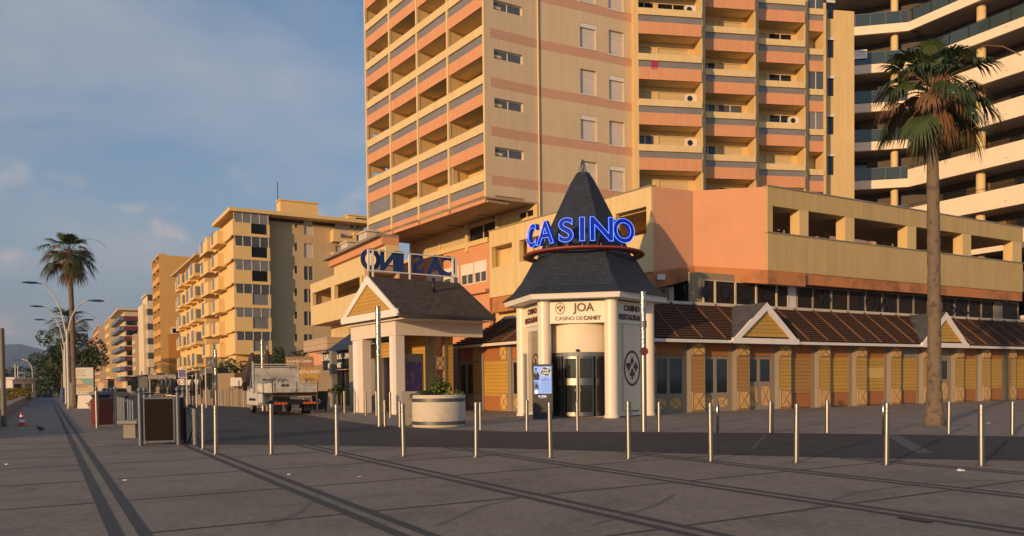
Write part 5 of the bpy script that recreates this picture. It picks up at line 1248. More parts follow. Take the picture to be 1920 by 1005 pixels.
def bush(name, label, cat, p, r, h, n, seed, mt=None, group=None, size=.14):
    f = Fr(name, label, cat, (p.x, p.y, 0), (1, 0, 0), group); leaves('foliage', mt or m_leaf, f, (0, 0, h), r, n, seed, size, .75)
    MB().tube([(0, 0, 0), (0.05, 0, h)], .06, 6).build('stem', m_trunk, f); return f
p = atY(19, 735, 100); f = Fr('hedge', 'clipped yellow green hedge by the beach bar on the left', 'hedge', (p.x-1.5, p.y, 0), (1, .2, 0))
mb = MB(); rh = random.Random(4)
for _ in range(2600):
    q = V((rh.uniform(0, 3.4), rh.uniform(0, 1), rh.uniform(.1, 1.6))); a = V((rh.gauss(0, 1), rh.gauss(0, 1), rh.gauss(0, 1))).normalized()*.1; b = a.orthogonal()*.5; mb.add([q-a, q+b, q+a, q-b], [(0, 1, 2, 3)])
mb.build('foliage', mat('yellow_hedge_leaf', (.30, .20, .03), .7, var=.4), f)
for i, x in enumerate((29, 34, 38, 42, 46)):
    Y = 150+i*22; p = atY(x, 715, Y); f = Fr('flagpole', 'thin white flagpole standing by the beach far left', 'flagpole', (p.x, p.y, 0), (1, 0, 0), 'flagpoles by the beach')
    zt = atY(x, 683+i*4, Y).z; MB().tube([(0, 0, 0), (0, 0, zt)], [.13, .08], 6).build('mast', m_white, f)

# ================================================================== palms, trees
def palm(label, base, top, r, seed, trunk_r=.26, nf=44, nd=30, group=None, fans=20, lean=(0, 0), flare=1.5):
    f = Fr('palm_tree', label, 'palm tree', base, (1, 0, 0), group); rg_ = random.Random(seed); H = top-base.z
    pts = []; rr = []
    for i in range(56):
        t = i/55; pts.append((lean[0]*t*t, lean[1]*t, H*t)); rr.append(trunk_r*((flare-1)*math.exp(-t*H*1.9)+1.0-.22*t)*(1+.055*rg_.uniform(-1, 1)))
    MB().tube(pts, rr, 14).build('trunk', m_trunk, f)
    g = MB(); dd = MB(); c0 = V(pts[-1])
    def frond(mb, az, el, lp, lf, droop, w, n, spread=80):
        dr = V((math.cos(az)*math.cos(el), math.sin(az)*math.cos(el), math.sin(el))); c = c0+V((dr.x*.12, dr.y*.12, -.1+.3*math.sin(el)))
        e = c+dr*lp+V((0, 0, -lp*.12)); mid = c+dr*lp*.5+V((0, 0, lp*.03)); mb.tube([c, mid, e], [.03, .022, .015], 4, False)
        tdir = (e-mid).normalized(); s = tdir.cross(V((0, 0, 1)))
        s = s.normalized() if s.length > .05 else V((1, 0, 0)); up = s.cross(tdir)
        for j in range(n):
            a = math.radians(-spread+2*spread*(j+.5)/n+rg_.uniform(-3, 3)); l = lf*(.72+.28*math.cos(a))*rg_.uniform(.82, 1.08)
            d = tdir*math.cos(a)+s*math.sin(a); q = d.cross(up).normalized()*w; cup = up*(abs(math.sin(a))*.16*l)
            p1 = e+d*l*.40+cup-V((0, 0, droop*l*.06)); p2 = e+d*l*.75+cup-V((0, 0, droop*l*.28)); p3 = e+d*l*.97+cup*.6-V((0, 0, droop*l*.62))
            mb.add([e-q*.25, e+q*.25, p1+q, p1-q, p2+q*.7, p2-q*.7, p3], [(0, 1, 2, 3), (3, 2, 4, 5), (5, 4, 6)])
    for i in range(nf):
        t = (i+.5)/nf; el = math.radians(86-122*t**1.0+rg_.uniform(-12, 12)); az = i*2.399+rg_.uniform(-.3, .3); sc = rg_.uniform(.85, 1.1)
        frond(g, az, el, r*.58*sc*(1 if t > .2 else .55), r*.50*sc, .35+.9*t, .026*r/2+.008, fans, 74)
    for i in range(nd):
        t = (i+.5)/nd; el = math.radians(32-100*t+rg_.uniform(-14, 14)); az = i*2.399+1+rg_.uniform(-.5, .5); sc = rg_.uniform(.55, 1.0)
        frond(dd, az, el, r*.50*sc, r*.46*sc, 1.25, .022*r/2+.006, max(8, fans-7), 55)
    for i in range(2):      # bare arching flower stalks
        az = rg_.uniform(0, 6.3); dx_ = V((math.cos(az), math.sin(az), 0)); q = [c0+dx_*r*k/5*1.25+V((0, 0, .55*math.sin(k/5*2.6)*r)) for k in range(6)]; dd.tube(q, [.02]*6, 3, False)
    g.build('crown', m_frond, f); dd.build('dry_fronds', m_dead, f); return f
pr_ = gz(1752, 798); topR = atY(1746, 168, pr_.y).z
lr = atY(1746, 215, pr_.y).x-pr_.x
palm('tall fan palm with shaggy crown standing on the sidewalk before the white building', V((pr_.x, pr_.y, 0)), topR, 2.0, 5, trunk_r=.225, nf=36, nd=30, fans=30, lean=(lr, 0), flare=1.6)
pl_ = gz(141, 764); topL = atY(124, 474, pl_.y).z
palm('tall fan palm with brown skirt standing beside the promenade street lamps', V((pl_.x, pl_.y, 0)), topL, 2.15, 9, trunk_r=.22, nf=34, nd=60, fans=24, lean=(atY(130, 500, pl_.y).x-pl_.x, 0))
for i, (x, yt, Y, r, lab) in enumerate([(131, 606, 92, 2.5, 'shorter palm behind the tall promenade palm'), (120, 655, 135, 3.0, 'third palm in the promenade row behind the street lamps'), (108, 700, 175, 3.2, 'small distant palm at the end of the promenade trees'), (30, 706, 190, 3.6, 'distant palm left of the beach bar roof'), (58, 706, 205, 3.6, 'distant palm behind the lone promenade lamp'), (12, 712, 230, 3.6, 'most distant palm at the left edge above the beach')]):
    p = atY(x, 720, Y); palm(lab, V((p.x, p.y, 0)), atY(x, yt, Y).z, r, 20+i, nf=34, nd=16, fans=14, group='palms along the sea front')
def tree(label, x, yc, Y, r, seed, n=2600, size=.22, ybase=None, group='dark trees along the promenade'):
    p = atY(x, 720, Y); zc = atY(x, yc, Y).z; f = Fr('broadleaf_tree', label, 'tree', (p.x, p.y, 0), (1, 0, 0), group)
    tk = MB(); tk.tube([(0, 0, 0), (.1, 0, zc*.6), (0, .1, zc)], [.2, .14, .06], 8)
    for a in range(5): tk.tube([(.1, 0, zc*.6), (math.cos(a*1.3)*r*.6, math.sin(a*1.3)*r*.6, zc+.2*r*math.sin(a*3))], [.08, .03], 5)
    tk.build('trunk', m_trunk, f); leaves('crown', m_leaf, f, (0, 0, zc), r, n, seed, size, .95); return f
tree('dark tree left of the promenade street lamp masts', 116, 668, 108, 2.2, 31); tree('dark tree right of the tall palm above the poster', 152, 668, 100, 2.6, 32)
tree('dark low tree among the lamp masts beside the promenade', 112, 700, 140, 3.6, 33, 3200, .3); tree('dark tree at the foot of the distant lamp row', 125, 705, 170, 4.6, 34, 3200, .36)
tree('round dark tree beside the far blocks behind the poster', 153, 695, 150, 4., 35, 2600, .33)
for i, (x, y, Y, r, lab) in enumerate([(432, 690, 88, 1.9, 'dark green bush behind the picket fence below the balconies'), (452, 692, 86, 1.7, 'dark bush left of the closed parasols'), (415, 698, 87, 1.3, 'small bush beside the square black sign'), (520, 668, 75, 1.6, 'bushy shrub above the truck headboard'), (545, 672, 76, 1.4, 'shrub right of the truck headboard under the slit windows'), (305, 640+60, 120, 1.6, 'red flowered shrub in front of the orange block')]):
    p = atY(x, 720, Y); bush('bush', lab, 'bush', p, r, max(atY(x, y+12, Y).z, .8), 1500, 50+i, group='bushes behind the fence')
p = atY(20, 731, 300)
# far tree line behind the beach: reads as one mass
mb = MB(); rt = random.Random(8)
for k in range(26):
    q0 = atY(rt.uniform(-60, 150), 722, rt.uniform(330, 480)); 
    for _ in range(160):
        d = V((rt.gauss(0, 4.5), rt.gauss(0, 3), abs(rt.gauss(0, 3)))); a = V((rt.gauss(0, 1), rt.gauss(0, 1), rt.gauss(0, 1))).normalized()*.9; b = a.orthogonal()*.6; c = V((q0.x, q0.y, .5))+d
        mb.add([c-a, c+b, c+a, c-b], [(0, 1, 2, 3)])
tag(mb.build('distant_trees', m_leaf), kind='stuff')

# ================================================================== street lamps
m_lampc = mat('cream_lamp_mast', (.62, .56, .46), .45, streak=.05)
m_lampb = mat('blue_lamp_head', (.015, .09, .17), .4)
lamp0 = None
for i, (Y, lab) in enumerate([(60, 'nearest cream double arm street lamp with flat blue heads behind the tall palm'), (77, 'second double arm street lamp from the tall promenade palm'), (92, 'third double arm street lamp of the promenade row'), (110, 'fourth double arm street lamp of the promenade row'), (129, 'fifth double arm street lamp of the promenade row'), (150, 'sixth double arm street lamp, low among the palm fronds'), (172, 'farthest double arm street lamp of the promenade row')]):
    p = atY(107+(128.5-107)*60/Y, 740, Y); p.z = 0
    if lamp0 is None:
        f = Fr('street_lamp', lab, 'street lamp', p, B, 'double arm street lamps on the promenade'); lamp0 = f.e
        m = MB(); m.tube([(0, 0, 0), (0, 0, .3), (0, 0, 5.0), (.0, 0, 6.0)], [.15, .10, .085, .07], 10); m.build('mast', m_lampc, f)
        for sgn, hx, hz, nm in ((-1, -1.84, 9.35, 'left'), (1, 1.58, 8.2, 'right')):
            q = [(0, 0, 5.2), (sgn*.12, 0, 6.0)]
            for k in range(1, 9): t = k/8; q.append((sgn*(.12+(abs(hx)-.12)*t**1.35), 0, 6.0+(hz-6.0)*math.sin(t*PI/2)**.9))
            MB().tube(q, [.055]*2+[.045]*8, 8).build('arm', m_lampc, f)
            hd = MB(); n = 16; prof = [(.05, .0), (.45, .035), (.60, .09), (.45, .15), (.05, .19)]
            vs = [(hx+sgn*.45+r*math.cos(2*PI*j/n), r*.5*math.sin(2*PI*j/n), hz-.08+z) for r, z in prof for j in range(n)]
            hd.add(vs, [(a*n+j, a*n+(j+1) % n, (a+1)*n+(j+1) % n, (a+1)*n+j) for a in range(4) for j in range(n)]+[tuple(range(n)), tuple(range(4*n, 5*n))], True); hd.build('lamp_head', m_lampb, f)
    else:
        c = copy_tree(lamp0); c.location = p; c['label'] = lab
# lone lamp on the beach side
p = atY(62, 740, 150); f = Fr('street_lamp', 'lone pale double arm lamp standing left on the beach wall side', 'street lamp', (p.x, p.y, 0), B)
zt = atY(62, 676, 150).z; MB().tube([(0, 0, 0), (0, 0, zt*.7)]+[(-.35*k*.6*k/2, 0, zt*.7+(zt*.33)*math.sin(k/4*PI/2)) for k in range(1, 5)], .10, 6).build('mast', m_lampc, f); MB().tube([(0, 0, zt*.7), (1.0, 0, zt*.85), (2, 0, zt*.93)], .08, 6).build('arm', m_lampc, f)
h_ = MB(); h_.box(-3.1, -1.6, -.25, .25, zt, zt+.15); h_.build('lamp_head', m_lampb, f); MB().box(1.9, 3.2, -.25, .25, zt*.93, zt*.93+.15).build('lamp_head', m_lampb, f)

# ================================================================== bollards
def bollard_proto(H, label, collar):
    f = Fr('bollard', label, 'bollard', (0, 0, 0), (1, 0, 0), 'steel bollards')
    if not collar:
        MB().lathe([(.050, .006), (.050, H-.20), (.046, H-.195), (.046, H-.18), (.050, H-.175), (.050, H-.12), (.046, H-.115), (.046, H-.10), (.050, H-.095), (.050, H-.03), (.05, H-.008), (.02, H)], (0, 0), 20).build('post', m_steel, f)
        MB().lathe([(.105, 0), (.105, .012), (.06, .018)], (0, 0), 18).build('base_plate', m_dsteel, f)
    else:
        MB().lathe([(.055, 0), (.055, H*.55), (.066, H*.555), (.066, H*.60), (.055, H*.605), (.055, H*.9), (.064, H*.905), (.064, H*.94), (.055, H*.945), (.046, H-.01), (.03, H)], (0, 0), 16).build('post', m_steel, f)
        MB().lathe([(.09, 0), (.09, .012), (.06, .016)], (0, 0), 14).build('base_plate', m_dsteel, f)
    return f.e
ordn = ['nearest the brown framed bin enclosure', 'second in the front row, standing before the parked truck', 'third in the front row, below the porch gable', 'fourth in the front row, just left of the round planter', 'fifth in the front row, right of the round planter', 'sixth in the front row, before the black advertising screen', 'seventh in the front row, before the round club emblem', 'eighth in the front row, before the glazed arcade doors', 'ninth in the front row, below the first grey dormer', 'tenth in the front row, left of the tall palm trunk', 'last in the front row, right of the tall palm trunk']
rowA = [(405, 852, 760), (509, 852, 757), (632, 853, 758), (757, 855, 756), (893, 857, 754), (1032, 858, 754), (1179, 860, 752), (1333, 865, 755), (1493, 867, 757), (1662, 871, 755), (1840, 873, 758)]
b0 = bollard_proto(1.12, 'x', False); used = False
for (x, y, yt), s in zip(rowA, ordn):
    p = gz(x, y); o = b0 if not used else copy_tree(b0); used = True; h = atY(x, yt, p.y).z
    o.location = p; o.scale = (1, 1, h/1.12); o['label'] = 'steel bollard '+s; o.rotation_euler = (random.uniform(-.012, .012), random.uniform(-.012, .012), random.uniform(0, 6))
o = copy_tree(b0); p = gz(381, 842); o.location = p; o['label'] = 'steel bollard between the bin enclosure and its nearest front row neighbour'; o.scale = (.9, .9, atY(381, 757, p.y).z/1.12)
rowB = [(988, 808, 750, 'beside the foot of the advertising screen'), (1083, 808, 752, 'before the curved glass entrance doors'), (1236, 810, 753, 'just right of the tall speckled pole'), (1444, 812, 751, 'below the first dormer across the road'), (1551, 812, 749, 'before the second boarded bay across the road'), (1779, 814, 752, 'just right of the palm foot across the road'), (1898, 815, 752, 'at the far right across the road'), (1180, 809, 752, 'behind the seventh front row bollard across the road'), (901, 807, 754, 'close behind the fifth front row bollard'), (750, 801, 752, 'between the tall pole and the planter'), (722, 800, 750, 'touching the foot of the tall pole left of the planter'), (732, 784, 735, 'right of the near porch pillar foot'), (706, 780, 733, 'before the purple poster doors'), (686, 779, 733, 'between the two porch pillars'), (665, 776, 733, 'before the far porch pillar'), (646, 775, 733, 'before the restaurant pillar'), (628, 772, 731, 'before the dark restaurant front'), (607, 772, 731, 'left end before the restaurant, beside the dark bin'), (594, 775, 738, 'beside the rear wheel of the truck')]
b1 = bollard_proto(.97, 'x', True); used = False
for x, y, yt, s in rowB:
    p = gz(x, y); o = b1 if not used else copy_tree(b1); used = True; h = min(max(atY(x, yt, p.y).z, .8), 1.25)
    o.location = p; o.scale = (1, 1, h/.97); o['label'] = 'ringed steel bollard '+s; o.rotation_euler = (random.uniform(-.014, .014), random.uniform(-.014, .014), random.uniform(0, 6))
m_speck = mat('speckled_polished_steel', (.42, .38, .32), .22, metal=1., var=.5, scale=7, fine=.4, bump=.6)
def pole(x, yb, yt, r, label, mt=m_speck, Y=None, name='pole', parts=True):
    p = gz(x, yb) if Y is None else atY(x, 720, Y); f = Fr(name, label, 'pole', (p.x, p.y, 0), (1, 0, 0)); H = atY(x, yt, p.y).z
    MB().lathe([(r, 0), (r, H*.58)], (0, 0), 18).build('lower_tube', m_steel if mt is m_speck else mt, f); MB().lathe([(r, H*.58+.002), (r, H-.02), (r*.6, H)], (0, 0), 18).build('upper_tube', mt, f)
    MB().lathe([(r*1.6, 0), (r*1.6, .015), (r, .02)], (0, 0), 18).build('base_plate', m_dsteel, f); return f, H
f, H = pole(1207.5, 810, 546, .095, 'tall speckled steel pole standing right of the entrance before the right column')
o = MB().lathe([(.13, -.012), (.13, .012)], (0, 0), 24).build('round_plaque', m_burg, f); o.rotation_euler = (PI/2, 0, 0); o.location = (0, -.115, atY(1207, 659, f.O.y).z)
MB().lathe([(.11, H*.74), (.11, H*.79)], (0, 0), 18).build('collar_band', m_galv, f)
pole(712, 800, 574, .10, 'tall speckled steel pole standing before the white porch')
pole(8, 800, 615, .10, 'lone dark based pole at the left edge of the picture', mat('pole_pale_top', (.16, .14, .10), .6))
p = gz(8, 800); 
pole(494, 770, 636, .11, 'speckled pole rising behind the truck between the closed parasols')
pole(405, 0, 656, .10, 'slender pole beside the square black sign', Y=52)
for i, (x, yt, Y) in enumerate([(350, 699, 60), (368, 699, 59), (386, 690, 58)]):
    pole(x, 0, yt, .05, ['thin pale post left of three by the picket fence', 'thin pale post in the middle of three by the picket fence', 'thin grey post right of three by the picket fence'][i], m_lampc, Y=Y)

# bike hoops
m_chr = mat('polished_hoop_steel', (.65, .62, .58), .18, metal=1., var=.05)
hoop0 = None
for x, y, lab in ((1345, 812, 'polished bike hoop seen edge on before the arcade glazed doors'), (1447, 812, 'polished bike hoop seen edge on by the dormer bay'), (1656, 815, 'polished bike hoop seen edge on before the boarded bays'), (1072, 812, 'x')):
    if lab == 'x': continue
    p = gz(x, y)
    if hoop0 is None:
        f = Fr('bike_hoop', lab, 'bike stand', p, B, 'bike hoops on the sidewalk'); hoop0 = f.e
        q = [(0, 0, 0), (0, 0, .8)]+[(0, .32-.32*math.cos(a*PI/8), .8+.16*math.sin(a*PI/8)) for a in range(1, 8)]+[(0, .64, .8), (0, .64, 0)]
        MB().tube(q, .026, 8).build('hoop', m_chr, f)
        f.e.rotation_euler = (0, 0, math.atan2(p.y, p.x)-PI/2-.06)
    else: c = copy_tree(hoop0); c.location = p; c['label'] = lab; c.rotation_euler = (0, 0, math.atan2(p.y, p.x)-PI/2-.06)

# ================================================================== planter and concrete block
pa, pb_ = gz(773, 800), gz(872, 802); pc = (pa+pb_)/2+V((0, .35, 0)); R = (pb_-pa).length/2*.85
PLN = Fr('planter', 'large round cream concrete planter with two steel bands holding a green shrub', 'planter', (pc.x, pc.y, 0), (1, 0, 0))
zt = 1.18
MB().lathe([(R-.04, 0), (R-.01, .03), (R, .06), (R, zt-.03), (R-.02, zt), (R-.12, zt), (R-.14, zt-.25), (0.01, zt-.25)], (0, 0), 56).build('tub', m_plant, PLN)
for z in (.10, .93): MB().lathe([(R+.004, z), (R+.014, z+.005), (R+.014, z+.125), (R+.004, z+.13)], (0, 0), 56).build('steel_band', mat('worn_steel_band', (.13, .12, .12), .5, metal=.6, var=.3, scale=1.5), PLN)
MB().lathe([(R-.15, zt-.24), (.01, zt-.12)], (0, 0), 32).build('soil', m_ceil, PLN)
sh = Fr('shrub', 'round green shrub with small yellow flowers growing in the concrete planter', 'shrub', (pc.x, pc.y+.1, 0), (1, 0, 0))
mb = leaves('foliage', mat('shrub_leaf', (.07, .10, .02), .55, var=.4), sh, (.12, 0, zt+.08), .50, 2600, 71, .055, .75)
leaves('trailing_leaves', m_leaf, sh, (-.45, 0, zt), .42, 900, 72, .05, .5)
leaves('flowers', mat('yellow_flower', (.55, .42, .06), .6), sh, (.0, 0, zt+.12), .52, 150, 73, .03, .75)
p = gz(762, 800); f = Fr('concrete_block', 'grey concrete block standing behind the left side of the round planter', 'concrete block', p+V((0, .9, 0)), (1, 0, 0)); Hb = atY(762, 734, f.O.y).z
MB().box(-.28, .55, 0, .5, 0, Hb).build('block', m_conc, f, bevel=.015)
MB().box(.0, .16, -.012, -.001, .35, .375).build('slot', m_black, f); o = MB().lathe([(.025, -.006), (.025, .0)], (0, 0), 10).build('anchor_hole', m_black, f); o.rotation_euler = (PI/2, 0, 0); o.location = (.02, -.002, Hb*.78)

# ================================================================== advertising screen
p = gz(1019, 786); SK = Fr('advertising_screen', 'black upright digital advertising screen standing left of the entrance doors', 'screen', p, (1, -.16, 0))
x0, x1 = SK.X(998.5, 0, 730), SK.X(1036.5, 0, 730); Hs = SK.L(1018, 683)[1]
MB().box(x0, x1, 0, .22, 0, Hs).build('casing', m_black, SK, bevel=.012)
sx0, sx1 = SK.L(1001, 710)[0], SK.L(1034, 710)[0]; sz1, sz0 = SK.L(1018, 687)[1], SK.L(1018, 738)[1]
sc_ = MB().box(sx0, sx1, -.006, -.001, sz0, sz1).build('display', mat('lit_display_blue', (.22, .38, .85), .3, var=.12, scale=3, emit=.42), SK)
m_lw = mat('lit_display_white', (.75, .82, 1.), .3, var=0, emit=.5); m_ld = mat('lit_display_dark', (.012, .018, .045), .3, var=0, emit=.1); m_ly = mat('lit_display_yellow', (.50, .45, .16), .3, var=0, emit=.25); m_lm = mat('lit_display_mid', (.10, .2, .5), .3, var=0, emit=.25)
W_, H_ = sx1-sx0, sz1-sz0
def dsp(name, poly, mt, lay=1): return MB().prism([(sx0+W_*a, sz0+H_*b) for a, b in poly], -.006-.0022*lay, -.0055-.0022*(lay-1)).build(name, mt, sc_)
circ = lambda cx, cy, rx_, ry_, n=20: [(cx+rx_*math.cos(2*PI*j/n), cy+ry_*math.sin(2*PI*j/n)) for j in range(n)]
dsp('printed_man', [(.02, .50), (.30, .50), (.32, .68), (.27, .76), (.17, .80), (.16, .84), (.08, .84), (.07, .80), (.0, .75), (.0, .6)], m_ld, 1)
dsp('printed_head', circ(.12, .885, .065, .045), m_lm, 2); dsp('printed_hair', [(.055, .90), (.185, .90), (.18, .94), (.12, .955), (.06, .94)], m_ld, 3); dsp('printed_shirt', [(.10, .80), (.15, .80), (.125, .70)], m_lw, 2)
dsp('round_badge', circ(.68, .80, .30, .17), m_ly, 1); dsp('badge_face', circ(.68, .81, .255, .145), m_ld, 2)
for q in range(8):
    a = q*PI/4+.4; dsp('badge_chip', circ(.68+.265*math.cos(a), .81+.15*math.sin(a), .035, .02, 8), m_lw if q % 2 else m_ld, 3)
for txt_, yy, s, mt_ in (('25 JUIN', .87, .085, m_lw), ('SOIREE', .81, .085, m_ly), ('CANET', .745, .095, m_lw)): text(txt_, s, sc_, (sx0+W_*.68, -.0135, sz0+H_*yy), mt=mt_, ext=.001, off=.002)
dsp('small_print_block', [(.0, .0), (.27, .0), (.30, .2), (.22, .42), (.10, .47), (.0, .40)], m_lm, 1); dsp('print_figure', [(.04, 0), (.24, 0), (.24, .14), (.04, .14)], m_lw, 2); dsp('print_figure', [(.06, .22), (.26, .2), (.22, .33), (.1, .35)], m_ld, 2)
for k, (w_, yy) in enumerate(((.5, .56), (.62, .51), (.55, .47))): text(['BUFFET', 'CINEMA EN PLEIN AIR', 'MACHINES A SOUS'][k], (.045, .045, .04)[k], sc_, (sx0+W_*.66, -.0095, sz0+H_*(.575-.05*k)), mt=m_ld, ext=.001, off=.001)
for k in range(9): dsp('text_line', [(.42-.02*(k % 3), .40-.042*k), (.92+.02*(k % 2), .40-.042*k), (.92+.02*(k % 2), .41-.042*k), (.42-.02*(k % 3), .41-.042*k)], m_lm, 1)
text('JOA', .12, SK, ((x0+x1)/2+.06, -.004, (sz0-.12)), mt=m_lw, ext=.003, off=.004)
MB().lathe([(.04, -.004), (.04, 0)], (0, 0), 12).build('club_mark', m_lw, SK).matrix_basis = Matrix.Translation(((x0+x1)/2-.14, -.003, sz0-.12)) @ Matrix.Rotation(PI/2, 4, 'X')
MB().box((x0+x1)/2-.16, (x0+x1)/2+.18, -.004, -.001, sz0-.215, sz0-.20).build('text_line', m_lm, SK)

# ================================================================== bin enclosures, bench, poster, hoops on the left
def post(mb, x, y, H, r=.05, ball=True):
    mb.lathe([(r, 0), (r, H), (r*.6, H+.01)]+([(r*.6, H+.03), (r*1.15, H+.07), (r*1.2, H+.10), (r*.9, H+.15), (r*.3, H+.17)] if ball else []), (x, y), 12)
pL_, pR_ = gz(264, 836), gz(335, 834); BE = Fr('bin_enclosure', 'large bin enclosure of brown panels in a grey steel frame beside the road', 'bin enclosure', pL_, (pR_-pL_)); W_ = (pR_-pL_).length
Hp = 1.42
for x, y in ((0, 0), (W_, 0), (-.05, .95), (W_, 1.0)):
    mb = MB(); post(mb, x, y, Hp, .055); mb.build('post', m_galv, BE)
z1, z0 = BE.L(300, 746)[1], .10
m_bpan = mat('brown_mesh_panel', (.013, .008, .005), .8, spec=.2, kind='planks', period=.045, col2=(.02, .01, .006), fine=.2)
MB().box(.12, W_-.12, -.02, .02, z0+.03, z1-.03).build('front_panel', m_bpan, BE)
fr_ = MB(); fr_.box(.08, W_-.08, -.035, .03, z1-.03, z1+.01); fr_.box(.08, W_-.08, -.035, .03, z0-.01, z0+.03); fr_.box(.08, .12, -.034, .03, z0+.03, z1-.03); fr_.box(W_-.12, W_-.08, -.034, .03, z0+.03, z1-.03); fr_.build('panel_frame', m_galv, BE)
MB().box(-.055, -.015, .08, .88, z0, z1).build('side_panel', m_bpan, BE); MB().box(W_-.02, W_+.02, .08, .9, z0, z1).build('side_panel', m_bpan, BE)
MB().tube([(0, 0, Hp-.02), (-.05, .95, Hp-.02), (W_, 1.0, Hp-.02)], .025, 6).build('top_rail', m_galv, BE)
pL_, pR_ = gz(182, 803), gz(217, 801); RB = Fr('red_bin_stand', 'dark red panelled bin stand between two pale steel posts left of the bench', 'bin stand', pL_, (pR_-pL_)); W_ = (pR_-pL_).length
Hp = RB.L(182, 733)[1]
for x in (0, W_): mb = MB(); post(mb, x, 0, Hp, .05, True); mb.build('post', m_steel, RB)
zr1 = RB.L(200, 748)[1]; MB().box(.10, W_-.10, -.02, .55, .12, zr1).build('red_panel', m_red, RB); MB().box(.06, W_-.06, -.04, -.001, zr1-.0, zr1+.04).build('panel_rim', m_galv, RB)
MB().box(.05, W_-.05, -.06, .6, RB.L(200, 740)[1], RB.L(200, 734)[1]).build('lid', mat('grey_blue_lid', (.16, .18, .22), .6), RB); MB().box(.15, W_-.15, .1, .4, zr1+.04, RB.L(200, 740)[1]).build('bin_bag', m_black, RB)
pL_ = gz(226, 822); BN = Fr('bench', 'grey concrete bench standing left of the brown bin enclosure', 'bench', pL_, (1, -.12, 0)); zt = BN.L(232, 789)[1]
MB().box(-.12, .55, 0, 1.6, zt-.10, zt).build('seat', m_conc, BN, bevel=.015); MB().box(.0, .40, .15, .35, 0, zt-.10).build('leg', m_conc, BN); MB().box(.0, .40, 1.2, 1.4, 0, zt-.10).build('leg', m_conc, BN)
pL_ = gz(158, 768); BN2 = Fr('bench', 'second concrete bench beyond the red bin stand by the poster', 'bench', pL_, (1, 0, 0)); zt = .5
MB().box(.1, 1.4, 0, .6, zt-.10, zt).build('seat', m_conc, BN2); MB().box(.3, .5, .1, .5, 0, zt-.1).build('leg', m_conc, BN2)
MB().box(1.0, 1.2, .1, .5, 0, zt-.1).build('leg', m_conc, BN2)
# poster on curved foot
p = gz(158, 766); PS = Fr('poster_stand', 'tourist poster of a beach and rocks on a curved white foot behind the palm', 'poster stand', p, (1, -.1, 0))
x0, x1 = PS.X(141, 0, 715), PS.X(176.5, 0, 715); z1, z0 = PS.L(160, 688)[1], PS.L(160, 741)[1]
MB().box(x0, x1, 0, .12, z0, z1).build('frame', m_black, PS, bevel=.03)
po = MB().box(x0+.06, x1-.06, -.008, -.001, z0+.06, z1-.06).build('poster', mat('poster_paper', (.50, .46, .40), .6), PS); w, h = x1-x0-.12, z1-z0-.12
def pst(name, poly, mt, lay): return MB().prism([(x0+.06+w*a, z0+.06+h*b) for a, b in poly], -.008-.003*lay, -.0075-.003*(lay-1)).build(name, mt, po)
pst('printed_sea', [(0, .12), (1, .12), (1, .6), (0, .6)], mat('poster_sea', (.06, .20, .20), .5), 1); pst('printed_sand', [(0, .12), (1, .12), (1, .28), (.85, .34), (.3, .36), (0, .3)], mat('poster_sand', (.45, .30, .16), .6), 2)
pst('printed_rock', [(.0, .28), (.1, .34), (.0, .55), (.2, .57), (.42, .42), (.8, .36), (.6, .26), (.2, .24)], mat('poster_rock', (.34, .22, .12), .7), 3); pst('printed_cliff', [(0, .40), (.12, .57), (.27, .55), (.45, .40)], mat('poster_cliff', (.52, .36, .24), .7), 4)
for k, s in enumerate(('De la Cote', 'Vermeille', 'au Canigou')): text(s, .17, po, (x0+.12, -.012, z0+.06+h*(.90-.09*k)), mt=m_ceil, ext=.002, align='LEFT')
for k in range(4): pst('sponsor_mark', [(.12+.22*k, .04), (.22+.22*k, .04), (.22+.22*k, .08), (.12+.22*k, .08)], [m_blue, m_ceil, m_red, m_ceil][k], 1)
q = MB(); q.prism([(x0+.1, 0), (x0+1.15, 0), (x0+.95, .25), (x0+1.1, .55), (x0+1.35, .75), (x0+1.2, z0), (x0+.2, z0)], .0, .12); q.build('curved_foot', m_whites, PS)
# cabinets by the lamp foot and blue wrapped bin
p = gz(127, 762); f = Fr('utility_cabinet', 'grey utility cabinet at the foot of the nearest street lamp', 'cabinet', p+V((-.5, 1.2, 0)), (1, 0, 0)); MB().box(0, .55, 0, .5, 0, 2.0).build('body', m_conc, f, bevel=.02); MB().box(.04, .51, -.015, -.001, .1, 1.9).build('door', m_conc, f)
p = atY(119, 752, 88); f = Fr('litter_bin', 'bluish wrapped litter bin left of the lamp foot on the promenade', 'bin', (p.x, p.y, 0), (1, 0, 0)); MB().lathe([(.30, 0), (.36, .1), (.34, 1.0), (.22, 1.5), (.05, 1.6)], (0, 0), 14).build('body', mat('blue_tarp', (.05, .07, .16), .7, var=.3, bump=.4), f); MB().lathe([(.37, .95), (.37, 1.02)], (0, 0), 14).build('band', m_black, f)
